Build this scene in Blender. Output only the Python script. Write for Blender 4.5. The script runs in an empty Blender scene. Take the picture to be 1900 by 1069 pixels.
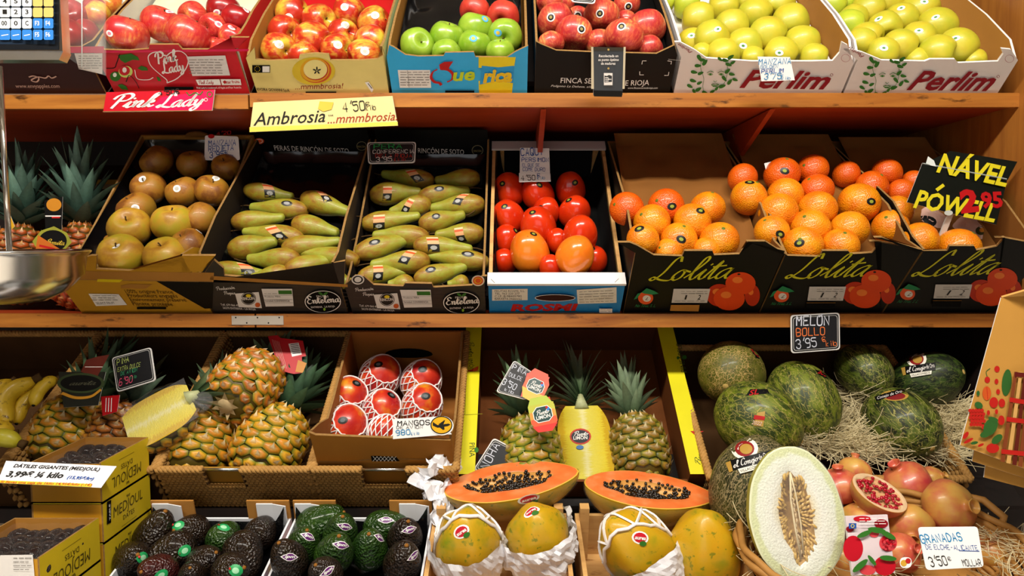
import bpy, bmesh, math, random
from mathutils import Vector as V, Matrix, noise
from mathutils.bvhtree import BVHTree
R = random.Random(7)
PI = math.pi
SC = bpy.context.scene
COL = SC.collection
# ---------------------------------------------------------------- camera, world, lights, exposure
F = 1250.0
PITCH = math.radians(4)
CAM = V((0, 0, 1.45))
FWD = V((0, math.cos(PITCH), -math.sin(PITCH)))
UPV = V((0, math.sin(PITCH), math.cos(PITCH)))
cd = bpy.data.cameras.new('camera')
cam = bpy.data.objects.new('camera', cd)
COL.objects.link(cam)
cam.location = CAM
cam.rotation_euler = (PI / 2 - PITCH, 0, 0)
cd.sensor_width = 36
cd.lens = 36 * F / 1900
cd.clip_start = .05
cd.clip_end = 60
SC.camera = cam
SC.view_settings.view_transform = 'Standard'
SC.view_settings.look = 'None'
SC.view_settings.gamma = 1
SC.view_settings.use_curve_mapping = False
SC.view_settings.exposure = 0.12
w = bpy.data.worlds.new('world')
SC.world = w
w.use_nodes = True
w.node_tree.nodes['Background'].inputs[0].default_value = (.9, .85, .8, 1)
w.node_tree.nodes['Background'].inputs[1].default_value = .02


def hx(h):
    c = [int(h[i:i + 2], 16) / 255 for i in (0, 2, 4)]
    return tuple((x / 12.92 if x < .04045 else ((x + .055) / 1.055) ** 2.4) for x in c) + (1,)


def tag(o, label=None, cat=None, group=None, kind=None):
    for k, v in (('label', label), ('category', cat), ('group', group), ('kind', kind)):
        if v:
            o[k] = v
    return o


# ---------------------------------------------------------------- pixel helpers (photo frame 1900x1069)
def ray(px, py):
    return V((1, 0, 0)) * ((px - 950) / F) + UPV * ((534.5 - py) / F) + FWD


def atY(px, py, Y):
    d = ray(px, py)
    return CAM + d * (Y / d.y)


def atZ(px, py, Z):
    d = ray(px, py)
    return CAM + d * ((Z - CAM.z) / d.z)


def Xat(px, Y, Z):
    t = (V((0, Y, Z)) - CAM).dot(FWD)
    return (px - 950) / F * t


def camv(a):
    return (V((1, 0, 0)) * a[0] + UPV * a[1] - FWD * a[2]).normalized()


def frame(z, ynorm=None, spin=0):
    """rotation whose z axis is z; -y axis close to ynorm if given"""
    z = z.normalized()
    if ynorm is None:
        x = z.orthogonal().normalized()
        y = z.cross(x)
    else:
        y = -(ynorm - z * ynorm.dot(z)).normalized()
        x = y.cross(z)
    m = Matrix((x, y, z)).transposed()
    return (m @ Matrix.Rotation(spin, 3, 'Z')).to_4x4()


# ---------------------------------------------------------------- mesh builder
class MB:
    def __init__(s):
        s.v, s.f, s.m, s.s, s.mats, s.col = [], [], [], [], [], None

    def mi(s, m):
        if m not in s.mats:
            s.mats.append(m)
        return s.mats.index(m)

    def add(s, vs, fs, m, smooth=False, M=None, cols=None):
        b = len(s.v)
        if M is not None:
            vs = [M @ V(p) for p in vs]
        s.v += [tuple(p) for p in vs]
        i = s.mi(m)
        for f in fs:
            s.f.append(tuple(b + k for k in f))
            s.m.append(i)
            s.s.append(smooth)
        if cols is not None:
            if s.col is None:
                s.col = [(1, 1, 1, 1)] * b
            s.col += cols
        elif s.col is not None:
            s.col += [(1, 1, 1, 1)] * len(vs)

    def box(s, lo, hi, m, M=None):
        x0, y0, z0 = lo
        x1, y1, z1 = hi
        vs = [(x, y, z) for z in (z0, z1) for x, y in ((x0, y0), (x1, y0), (x1, y1), (x0, y1))]
        s.add(vs, [(3, 2, 1, 0), (4, 5, 6, 7), (0, 1, 5, 4), (1, 2, 6, 5), (2, 3, 7, 6), (3, 0, 4, 7)], m, False, M)

    def prism(s, pts, off, ma, mb=None, me=None, M=None):
        off = V(off)
        n = len(pts)
        a = [V(p) for p in pts]
        s.add(a, [tuple(range(n))], ma, False, M)
        s.add([p + off for p in a], [tuple(range(n - 1, -1, -1))], mb or ma, False, M)
        s.add(a + [p + off for p in a], [(i, i + n, (i + 1) % n + n, (i + 1) % n) for i in range(n)], me or ma, False, M)

    def tube(s, pts, r, m, n=6, cap=True, M=None, flat=1.0):
        pts = [V(p) for p in pts]
        k = len(pts)
        rs = r if isinstance(r, (list, tuple)) else [r] * k
        t = (pts[1] - pts[0]).normalized()
        u = t.orthogonal().normalized()
        vs = []
        for i, p in enumerate(pts):
            t = (pts[min(i + 1, k - 1)] - pts[max(i - 1, 0)])
            if t.length < 1e-9:
                t = V((0, 0, 1))
            t.normalize()
            u = (u - t * u.dot(t))
            u = u.normalized() if u.length > 1e-6 else t.orthogonal().normalized()
            w_ = t.cross(u)
            for j in range(n):
                a = 2 * PI * j / n
                vs.append(p + (u * math.cos(a) + w_ * math.sin(a) * flat) * rs[i])
        fs = [(i * n + j, i * n + (j + 1) % n, (i + 1) * n + (j + 1) % n, (i + 1) * n + j) for i in range(k - 1) for j in range(n)]
        if cap:
            fs += [tuple(range(n - 1, -1, -1)), tuple((k - 1) * n + j for j in range(n))]
        s.add(vs, fs, m, n > 4, M)

    def lathe(s, prof, m, n=24, mod=None, M=None, smooth=True, a0=0, a1=2 * PI, cols=None):
        full = abs(a1 - a0 - 2 * PI) < 1e-6
        k = n if full else n + 1
        vs = []
        for i, (r, z) in enumerate(prof):
            for j in range(k):
                a = a0 + (a1 - a0) * j / n
                q = mod(a, i / (len(prof) - 1)) if mod else 1
                vs.append((r * q * math.cos(a), r * q * math.sin(a), z))
        fs = []
        for i in range(len(prof) - 1):
            for j in range(n):
                j2 = (j + 1) % k
                fs.append((i * k + j, i * k + j2, (i + 1) * k + j2, (i + 1) * k + j))
        s.add(vs, fs, m, smooth, M)

    def ball(s, c, r, m, n=8, k=5, M=None):
        c = V(c)
        r = V(r) if isinstance(r, (tuple, list, V)) else V((r, r, r))
        vs = [c + V((0, 0, r.z))]
        for i in range(1, k):
            p = PI * i / k
            for j in range(n):
                a = 2 * PI * j / n
                vs.append(c + V((r.x * math.sin(p) * math.cos(a), r.y * math.sin(p) * math.sin(a), r.z * math.cos(p))))
        vs.append(c - V((0, 0, r.z)))
        e = len(vs) - 1
        fs = [(0, 1 + j, 1 + (j + 1) % n) for j in range(n)]
        for i in range(k - 2):
            fs += [(1 + i * n + j, 1 + (i + 1) * n + j, 1 + (i + 1) * n + (j + 1) % n, 1 + i * n + (j + 1) % n) for j in range(n)]
        fs += [(e, 1 + (k - 2) * n + (j + 1) % n, 1 + (k - 2) * n + j) for j in range(n)]
        s.add(vs, fs, m, True, M)

    def grid(s, fn, nu, nv, m, smooth=True, M=None):
        vs = [fn(i / nu, j / nv) for i in range(nu + 1) for j in range(nv + 1)]
        fs = [(i * (nv + 1) + j, (i + 1) * (nv + 1) + j, (i + 1) * (nv + 1) + j + 1, i * (nv + 1) + j + 1) for i in range(nu) for j in range(nv)]
        s.add(vs, fs, m, smooth, M)

    def mesh(s, name):
        me = bpy.data.meshes.new(name)
        me.from_pydata(s.v, [], s.f)
        for m in s.mats:
            me.materials.append(m)
        me.polygons.foreach_set('material_index', s.m)
        me.polygons.foreach_set('use_smooth', s.s)
        if s.col is not None:
            ca = me.color_attributes.new('Col', 'FLOAT_COLOR', 'POINT')
            ca.data.foreach_set('color', [c for q in s.col for c in q])
        me.update()
        return me

    def build(s, name, parent=None, M=None):
        return link(name, s.mesh(name), parent, M)


def link(name, me, parent=None, M=None):
    o = bpy.data.objects.new(name, me)
    COL.objects.link(o)
    if parent is not None:
        o.parent = parent
    if M is not None:
        o.matrix_local = M
    return o


def empty(name, M=None):
    o = bpy.data.objects.new(name, None)
    o.empty_display_size = .02
    COL.objects.link(o)
    if M is not None:
        o.matrix_world = M
    return o


# ---------------------------------------------------------------- materials
def nn(nt, t, **kw):
    n = nt.nodes.new('ShaderNode' + t)
    for k, v in kw.items():
        if k.startswith('i_'):
            k = k[2:]
            n.inputs[int(k) if k.isdigit() else k.replace('_', ' ')].default_value = v
        else:
            setattr(n, k, v)
    return n


def ramp(nt, stops, fac):
    n = nt.nodes.new('ShaderNodeValToRGB')
    e = n.color_ramp.elements
    while len(e) < len(stops):
        e.new(.5)
    for q, (p, c) in zip(e, stops):
        q.position = p
        q.color = hx(c) if isinstance(c, str) else (c, c, c, 1)
    nt.links.new(fac, n.inputs[0])
    return n.outputs[0]


def mixc(nt, f, a, b, mode='MIX'):
    n = nt.nodes.new('ShaderNodeMix')
    n.data_type = 'RGBA'
    n.blend_type = mode
    for sock, x in ((n.inputs[0], f), (n.inputs[6], a), (n.inputs[7], b)):
        if hasattr(x, 'is_linked'):
            nt.links.new(x, sock)
        else:
            sock.default_value = hx(x) if isinstance(x, str) else x
    return n.outputs[2]


def mth(nt, op, a, b=0.0, clamp=False):
    n = nt.nodes.new('ShaderNodeMath')
    n.operation = op
    n.use_clamp = clamp
    for i, x in enumerate((a, b)):
        if hasattr(x, 'is_linked'):
            nt.links.new(x, n.inputs[i])
        else:
            n.inputs[i].default_value = x
    return n.outputs[0]


def newmat(name, rough=.5, spec=.5, metal=0, coat=0):
    m = bpy.data.materials.new(name)
    m.use_nodes = True
    b = m.node_tree.nodes['Principled BSDF']
    b.inputs['Roughness'].default_value = rough
    b.inputs['Specular IOR Level'].default_value = spec
    b.inputs['Metallic'].default_value = metal
    b.inputs['Coat Weight'].default_value = coat
    b.inputs['Coat Roughness'].default_value = .12
    return m, m.node_tree, b


def coords(nt, scale=(1, 1, 1), rnd=True):
    tc = nn(nt, 'TexCoord')
    mp = nn(nt, 'Mapping')
    mp.inputs['Scale'].default_value = scale
    nt.links.new(tc.outputs['Object'], mp.inputs[0])
    if rnd:
        oi = nn(nt, 'ObjectInfo')
        cb = nn(nt, 'CombineXYZ')
        r = mth(nt, 'MULTIPLY', oi.outputs['Random'], 37.0)
        for i in range(3):
            nt.links.new(r, cb.inputs[i])
        nt.links.new(cb.outputs[0], mp.inputs[1])
    return mp.outputs[0]


def noi(nt, co, scale, detail=3, rough=.5, dist=0):
    n = nn(nt, 'TexNoise')
    n.inputs['Scale'].default_value = scale
    n.inputs['Detail'].default_value = detail
    n.inputs['Roughness'].default_value = rough
    n.inputs['Distortion'].default_value = dist
    nt.links.new(co, n.inputs['Vector'])
    return n.outputs[0]


def bump(nt, b, h, strength, dist):
    n = nn(nt, 'Bump')
    n.inputs['Strength'].default_value = strength
    n.inputs['Distance'].default_value = dist
    nt.links.new(h, n.inputs['Height'])
    nt.links.new(n.outputs[0], b.inputs['Normal'])


MATS = {}


def pm(h, rough=.6, spec=.4, var=.12, metal=0, coat=0, sc=14):
    """plain painted / printed / card material: one colour with faint wear"""
    key = (h, rough, spec, var, metal, coat)
    if key in MATS:
        return MATS[key]
    m, nt, b = newmat('plain_' + h, rough, spec, metal, coat)
    if var > 0:
        f = noi(nt, coords(nt, rnd=False), sc, 4)
        c = hx(h)
        lo = tuple(x * (1 - var) for x in c[:3]) + (1,)
        hi = tuple(min(1, x * (1 + var)) for x in c[:3]) + (1,)
        nt.links.new(mixc(nt, f, lo, hi), b.inputs['Base Color'])
    else:
        b.inputs['Base Color'].default_value = hx(h)
    MATS[key] = m
    return m


def wood(name, a, bb, dark, rough=.5, axis=0, knots=True):
    m, nt, b = newmat(name, rough, .4)
    s = [9, 9, 9]
    s[axis] = .7
    f = noi(nt, coords(nt, tuple(s), False), 4, 6, .6, .6)
    c = ramp(nt, [(.3, a), (.7, bb)], f)
    if knots:
        s = [30, 30, 30]
        s[axis] = 9
        f2 = noi(nt, coords(nt, tuple(s), False), 1.6, 4, .6)
        c = mixc(nt, ramp(nt, [(.60, 0.0), (.70, .85)], f2), c, dark)
    nt.links.new(c, b.inputs['Base Color'])
    bump(nt, b, f, .15, .002)
    return m


WOODE = wood('wood_edge', '84491a', 'b57630', '2a1206', .35)
WOODR = wood('wood_red', '8a2a0c', 'a03c14', '3a0d05', .45, 0, False)
WOODD = wood('wood_dark', '0d0705', '1a0d08', '050302', .6, 2, False)
WOODP = wood('wood_panel', '8a5222', 'b0742f', '5a3010', .42, 2, False)
WOODC = wood('wood_crate', 'b98a50', 'd3a868', '8a5a28', .6, 0)
KRAFT = pm('a8742f', .75, .2)
KRAFTD = pm('7d5020', .8, .2)
KEDGE = pm('8e6c3e', .85, .15, .4, sc=160)
BLACK = pm('060606', .5, .22)
BLACKM = pm('050505', .8, .12)
WHITE = pm('e6e2dd', .6, .3, .05)
PAPER = pm('e8e8e6', .7, .25, .03)
GREYT = pm('74706a', .7, .2, 0)
INKB = pm('1c4fa0', .6, .3, 0)
INKK = pm('15130f', .6, .3, 0)
INKR = pm('b01414', .6, .3, 0)
INKT = pm('1f7fb4', .6, .3, 0)
CREAMT = pm('e9e6d8', .6, .3, 0)
REDC = pm('c00c20', .4, .45)
PINKC = pm('d8104e', .4, .45)
YELC = pm('e0c812', .45, .4)
CREAMC = pm('dcc878', .5, .35)
BLUEC = pm('2aa4dc', .4, .45)
STEEL = pm('dcdad6', .2, .5, .05, 1)
STEELD = pm('77726c', .35, .5, .1, 1)
FILMB = pm('08080a', .16, .6, .0)
GREEN = pm('2c6a1c', .6, .3, 0)
MAROON = pm('7a0a1c', .55, .35, 0)


def clear(name, tint='ffffff', alpha=.12, rough=.05):
    m, nt, b = newmat(name, rough, .6)
    b.inputs['Base Color'].default_value = hx(tint)
    b.inputs['Alpha'].default_value = alpha
    return m


FILMC = clear('cling_film', 'f4f4f4', .06, .1)
FILMD = clear('thin_film', 'f4f4f4', .015, .2)
ACRYL = clear('acrylic', 'e8f0ee', .06, .04)

# ---------------------------------------------------------------- lettering
GL = {k: [[(int(p[0]), int(p[1])) for p in st.split()] for st in s.split(',')] for k, s in {
    'A': '00 26 40,12 32', 'B': '00 06 36 45 44 33 03,33 42 41 30 00', 'C': '45 36 16 05 01 10 30 41', 'D': '00 06 26 44 42 20 00',
    'E': '46 06 00 40,03 33', 'F': '46 06 00,03 33', 'G': '45 36 16 05 01 10 30 41 43 23', 'H': '00 06,40 46,03 43', 'I': '20 26',
    'J': '36 31 20 10 01', 'K': '00 06,46 03 40', 'L': '06 00 40', 'M': '00 06 23 46 40', 'N': '00 06 40 46', 'O': '16 05 01 10 30 41 45 36 16',
    'P': '00 06 36 45 44 33 03', 'Q': '16 05 01 10 30 41 45 36 16,22 40', 'R': '00 06 36 45 44 33 03,23 40', 'S': '45 36 16 05 04 13 33 42 41 30 10 01',
    'T': '06 46,26 20', 'U': '06 01 10 30 41 46', 'V': '06 20 46', 'W': '06 10 24 30 46', 'X': '06 40,00 46', 'Y': '06 23 46,23 20', 'Z': '06 46 00 40',
    '0': '16 05 01 10 30 41 45 36 16', '1': '15 26 20', '2': '05 16 36 45 44 00 40', '3': '05 16 36 45 44 33 23,33 42 41 30 10 01',
    '4': '30 36 02 42', '5': '46 06 04 34 43 41 30 10 01', '6': '36 16 04 01 10 30 41 42 33 13 02', '7': '06 46 10',
    '8': '13 04 05 16 36 45 44 33 13 02 01 10 30 41 42 33', '9': '44 33 13 04 05 16 36 45 44 41 30 10', "'": '27 15', '€': '45 36 16 04 02 10 30 41,03 33,02 32',
    '-': '13 33', '.': '20 21', 'k': '00 06,34 02 30', 'i': '20 24,26 25', 'l': '26 20', 'o': '14 03 01 10 30 41 43 34 14', 'e': '02 42 43 34 14 03 01 10 30 41',
    '´': '37 48', '~': '07 18 27 38', '%': '00 46,05 15,31 41'}.items()}


def _sg(s):
    return [[tuple(float(c) for c in p.split(',')) for p in st.split()] for st in s.split('|')]


SG = {k: (a, _sg(s)) for k, (a, s) in {
    'l': (8, '0,2 4,8 8,18 7,22 5,21 4,14 4,4 6,0 9,2'), 'o': (10, '7,9 4,10 1,6 1,2 4,0 7,3 7,8 5,10 8,9 11,8'), 'i': (7, '0,2 4,10 3,3 5,0 8,2|5,14 5.7,15'),
    't': (8, '0,2 5,18 4,5 5,0 8,2|1,12 10,13'), 'a': (12, '9,9 6,10 2,7 1,2 4,0 7,4 9,10 8,3 10,0 13,2'), 'e': (8, '0,3 5,5 7,8 5,10 2,7 2,2 5,0 9,3'),
    'n': (11, '0,8 2,10 2,0 3,6 6,10 8,8 7,2 9,0 12,2'), 'm': (16, '0,8 2,10 2,0 3,6 6,10 7,8 7,0 8,6 11,10 13,8 12,2 14,0 17,2'), 'r': (8, '0,8 2,10 2,0 3,6 6,10 8,9'),
    'd': (12, '8,9 5,10 1,6 1,2 4,0 7,4 10,21 8,5 9,0 12,2'), 'y': (10, '0,8 2,10 2,3 4,1 7,4 9,10 7,-4 3,-8 1,-5 5,-1 10,2'),
    'k': (10, '0,0 3,8 7,18 6,22 4,18 2,0 2,5 6,10 7,7 3,6 7,0 10,2'), 'u': (11, '0,8 2,10 2,3 4,0 7,4 9,10 8,3 10,0 12,2'), 'j': (5, '2,10 1,-4 -2,-8 -4,-5 2,1 4,3|3,14 3.6,15'),
    'P': (14, '4,0 7,20|0,15 3,21 12,23 16,18 13,12 6,11'), 'L': (16, '14,19 12,23 9,20 7,8 3,1 0,2 2,4 8,1 15,0 18,3'), 'E': (13, '13,20 9,23 5,20 6,14 10,13 4,11 1,5 5,0 12,3'),
    'C': (12, '13,19 10,23 4,18 2,8 5,1 12,3'), 'O': (14, '8,22 2,16 2,5 8,0 13,7 12,18 7,22'), 'c': (8, '7,8 4,10 1,6 1,2 4,0 8,3'), 'w': (13, '0,8 2,10 3,1 7,7 8,1 12,10 14,9'),
    'B': (14, '3,0 6,20|2,16 8,22 13,19 11,13 6,11 12,10 13,4 8,0 2,2'), 'p': (11, '0,8 2,10 1,-9 2,3 5,9 8,10 10,6 8,1 4,0 2,3 8,1 12,3'), 'ó': (10, '7,9 4,10 1,6 1,2 4,0 7,3 7,8 5,10 8,9 11,8|5,14 8,18'), ' ': (7, '0,0 0,0.01')}.items()}


def catmull(p, k=5):
    if len(p) < 3:
        return [V((a, b)) for a, b in p]
    q = [V(a) for a in p]
    q = [q[0] * 2 - q[1]] + q + [q[-1] * 2 - q[-2]]
    out = []
    for i in range(1, len(q) - 2):
        for j in range(k):
            t = j / k
            out.append(.5 * (2 * q[i] + (q[i + 1] - q[i - 1]) * t + (2 * q[i - 1] - 5 * q[i] + 4 * q[i + 1] - q[i + 2]) * t * t + (3 * q[i] - q[i - 1] - 3 * q[i + 1] + q[i + 2]) * t ** 3))
    out.append(q[-2])
    return out


def ribbon(pts, wd, nib=None):
    """2D polyline -> quad strip; nib gives thick and thin strokes"""
    pts = [V(p) for p in pts]
    vs = []
    n = len(pts)
    for i, p in enumerate(pts):
        t = pts[min(i + 1, n - 1)] - pts[max(i - 1, 0)]
        if t.length < 1e-9:
            t = V((1, 0))
        t.normalize()
        k = wd / 2
        if nib is not None:
            k *= .38 + .75 * abs(math.sin(math.atan2(t.y, t.x) - nib))
        nrm = V((-t.y, t.x)) * k
        e = t * (k * .6 if i == n - 1 else (-k * .6 if i == 0 else 0))
        vs += [p + nrm + e, p - nrm + e]
    return vs, [(2 * i, 2 * i + 1, 2 * i + 3, 2 * i + 2) for i in range(n - 1)]


_TX = {}


def font_geo(s, shear=0.0, bold=0.0):
    k = (s, shear, bold)
    if k not in _TX:
        c = bpy.data.curves.new('t', 'FONT')
        c.body = s
        c.shear = shear
        c.offset = bold
        c.resolution_u = 2
        o = bpy.data.objects.new('t', c)
        me = o.to_mesh()
        vs = [(v.co.x, v.co.y) for v in me.vertices]
        fs = [tuple(p.vertices) for p in me.polygons]
        o.to_mesh_clear()
        bpy.data.objects.remove(o)
        bpy.data.curves.remove(c)
        _TX[k] = (vs, fs)
    return _TX[k]


CAPH = None


def text_geo(s, style, wd):
    """-> list of (verts2d, faces), cap height and width in glyph units"""
    out = []
    if style[0] == 'hand':
        x = 0
        jit = random.Random(s)
        for ch in s:
            if ch == ' ':
                x += 3
                continue
            for st in GL.get(ch, []):
                d = jit.uniform(-.25, .25)
                st = [(a + x + d * (b / 6), b + jit.uniform(-.15, .15)) for a, b in st]
                out.append(ribbon(st if len(st) < 5 else catmull(st, 3), wd * .82))
            x += {'I': 3.4, "'": 3.2, 'i': 3, 'l': 3, '1': 4, '.': 3.4}.get(ch, 5.9)
        return out, 6, x - 1.9
    if style[0] == 'script':
        x = 0
        sh = style[1] if len(style) > 1 else .3
        for ch in s:
            adv, sts = SG.get(ch) or SG[ch.lower()]
            for st in sts:
                if ch == ' ':
                    continue
                p = catmull(st, 5)
                out.append(ribbon([(a.x + x + a.y * sh, a.y) for a in p], wd, math.radians(25)))
            x += adv
        return out, 22, x
    global CAPH
    if CAPH is None:
        CAPH = max(v[1] for v in font_geo('H')[0])
    vs, fs = font_geo(s, style[1] if len(style) > 1 else 0, style[2] if len(style) > 2 else 0)
    x0 = min(v[0] for v in vs)
    return [([(v[0] - x0, v[1]) for v in vs], fs)], CAPH, max(v[0] for v in vs) - x0


SANS = ('font', 0, 0)
BOLD = ('font', 0, .02)
ITAL = ('font', .35, 0)
BITAL = ('font', .35, .015)
HAND = ('hand',)
SCR = ('script', .35)


class Art:
    """prints flat shapes on the plane y = y0 of an object whose world matrix is MW, coordinates given as photo pixels or local (x, z)"""

    def __init__(s, mb, MW, y0=-.0005, step=.00012):
        s.mb, s.inv, s.y, s.st = mb, MW.inverted(), y0, step
        s.o = s.inv @ CAM

    def L(s, p):
        d = s.inv.to_3x3() @ ray(*p)
        q = s.o + d * ((s.y - s.o.y) / d.y)
        return V((q.x, q.z))

    def put(s, vs, fs, m):
        s.mb.add([(p[0], s.y, p[1]) for p in vs], fs, m)

    def nx(s):
        s.y -= s.st

    def poly(s, pts, m):
        s.nx()
        s.put([s.L(p) for p in pts], [tuple(range(len(pts)))], m)

    def rect(s, x0, y0, x1, y1, m):
        s.poly([(x0, y0), (x1, y0), (x1, y1), (x0, y1)], m)

    def disc(s, c, rx, ry, m, n=28, rot=0):
        s.poly([(c[0] + rx * math.cos(a) * math.cos(rot) - ry * math.sin(a) * math.sin(rot), c[1] + rx * math.cos(a) * math.sin(rot) + ry * math.sin(a) * math.cos(rot)) for a in [2 * PI * i / n for i in range(n)]], m)

    def line(s, pts, wpx, m, smooth=False, nib=None):
        s.nx()
        q = [s.L(p) for p in pts]
        k = (s.L((pts[0][0] + 1, pts[0][1])) - s.L(pts[0])).length
        vs, fs = ribbon(catmull(q) if smooth else q, wpx * k, nib)
        s.put(vs, fs, m)

    def ring(s, c, rx, ry, wpx, m, n=28, a0=0, a1=2 * PI):
        s.line([(c[0] + rx * math.cos(a0 + (a1 - a0) * i / n), c[1] + ry * math.sin(a0 + (a1 - a0) * i / n)) for i in range(n + 1)], wpx, m)

    def text(s, t, p0, p1, h, m, style=SANS, wd=.8, w_frac=None):
        """baseline from pixel p0 to pixel p1, capital height h pixels"""
        s.nx()
        a, b = s.L(p0), s.L(p1)
        mid = ((p0[0] + p1[0]) / 2, (p0[1] + p1[1]) / 2)
        ux = (b - a)
        ln = ux.length
        ux.normalize()
        uz = V((-ux.y, ux.x))
        dx, dy = p1[0] - p0[0], p1[1] - p0[1]
        l2 = math.hypot(dx, dy)
        hp = s.L((mid[0] + dy / l2 * h, mid[1] - dx / l2 * h)) - s.L(mid)
        hl = hp.length
        if hp.dot(uz) < 0:
            uz = -uz
        parts, ch, wdt = text_geo(t, style, wd)
        kx, kz = ln / wdt, hl / ch
        for vs, fs in parts:
            s.put([a + ux * (v[0] * kx) + uz * (v[1] * kz) for v in vs], fs, m)

    def small(s, x0, y0, x1, rows, gap, m, h=2.2, slope=0):
        """rows of unreadably small print as thin grey dashes"""
        rr = random.Random(int(x0 * 7 + y0))
        for i in range(rows):
            x = x0
            while x < x1 - 3:
                e = min(x1, x + rr.uniform(4, 14))
                yy = y0 + i * gap
                s.line([(x, yy + slope * (x - x0)), (e, yy + slope * (e - x0))], h, m)
                x = e + rr.uniform(2, 4)
# ---------------------------------------------------------------- fruit skins
def skin(name, stops, scale=1.3, streak=0.0, rough=.32, coat=.25, zgrad=None, speck=None, bmp=None, det=3, blot=None):
    """stops: colour ramp over noise (+ streaks along the axis, + gradient along the axis)"""
    m, nt, b = newmat(name, rough, .5, 0, coat)
    co = coords(nt)
    f = noi(nt, co, scale, det, .55)
    if streak:
        tc = nn(nt, 'TexCoord')
        g = nn(nt, 'Mapping')
        g.inputs['Scale'].default_value = (1, 1, .12)
        nt.links.new(tc.outputs['Object'], g.inputs[0])
        f2 = noi(nt, g.outputs[0], 9, 4, .7)
        f = mth(nt, 'ADD', mth(nt, 'MULTIPLY', f, 1 - streak), mth(nt, 'MULTIPLY', f2, streak))
    if zgrad:
        tc = nn(nt, 'TexCoord')
        sp = nn(nt, 'SeparateXYZ')
        nt.links.new(tc.outputs['Object'], sp.inputs[0])
        f = mth(nt, 'ADD', f, mth(nt, 'MULTIPLY', sp.outputs[2], zgrad))
    c = ramp(nt, stops, f)
    if blot:
        c = mixc(nt, ramp(nt, [(blot[1], 0.0), (blot[1] + .06, blot[3])], noi(nt, co, blot[0], 4, .6)), c, blot[2])
    if speck:
        v = nn(nt, 'TexVoronoi')
        v.inputs['Scale'].default_value = speck[0]
        nt.links.new(co, v.inputs['Vector'])
        c = mixc(nt, ramp(nt, [(speck[1], speck[3]), (speck[1] + .05, 0.0)], v.outputs['Distance']), c, speck[2])
    nt.links.new(c, b.inputs['Base Color'])
    if bmp:
        if bmp[0] == 'v':
            v = nn(nt, 'TexVoronoi')
            v.feature = 'SMOOTH_F1'
            v.inputs['Scale'].default_value = bmp[1]
            nt.links.new(co, v.inputs['Vector'])
            bump(nt, b, v.outputs['Distance'], bmp[2], bmp[3])
        else:
            bump(nt, b, noi(nt, co, bmp[1], 3), bmp[2], bmp[3])
    return m


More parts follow.
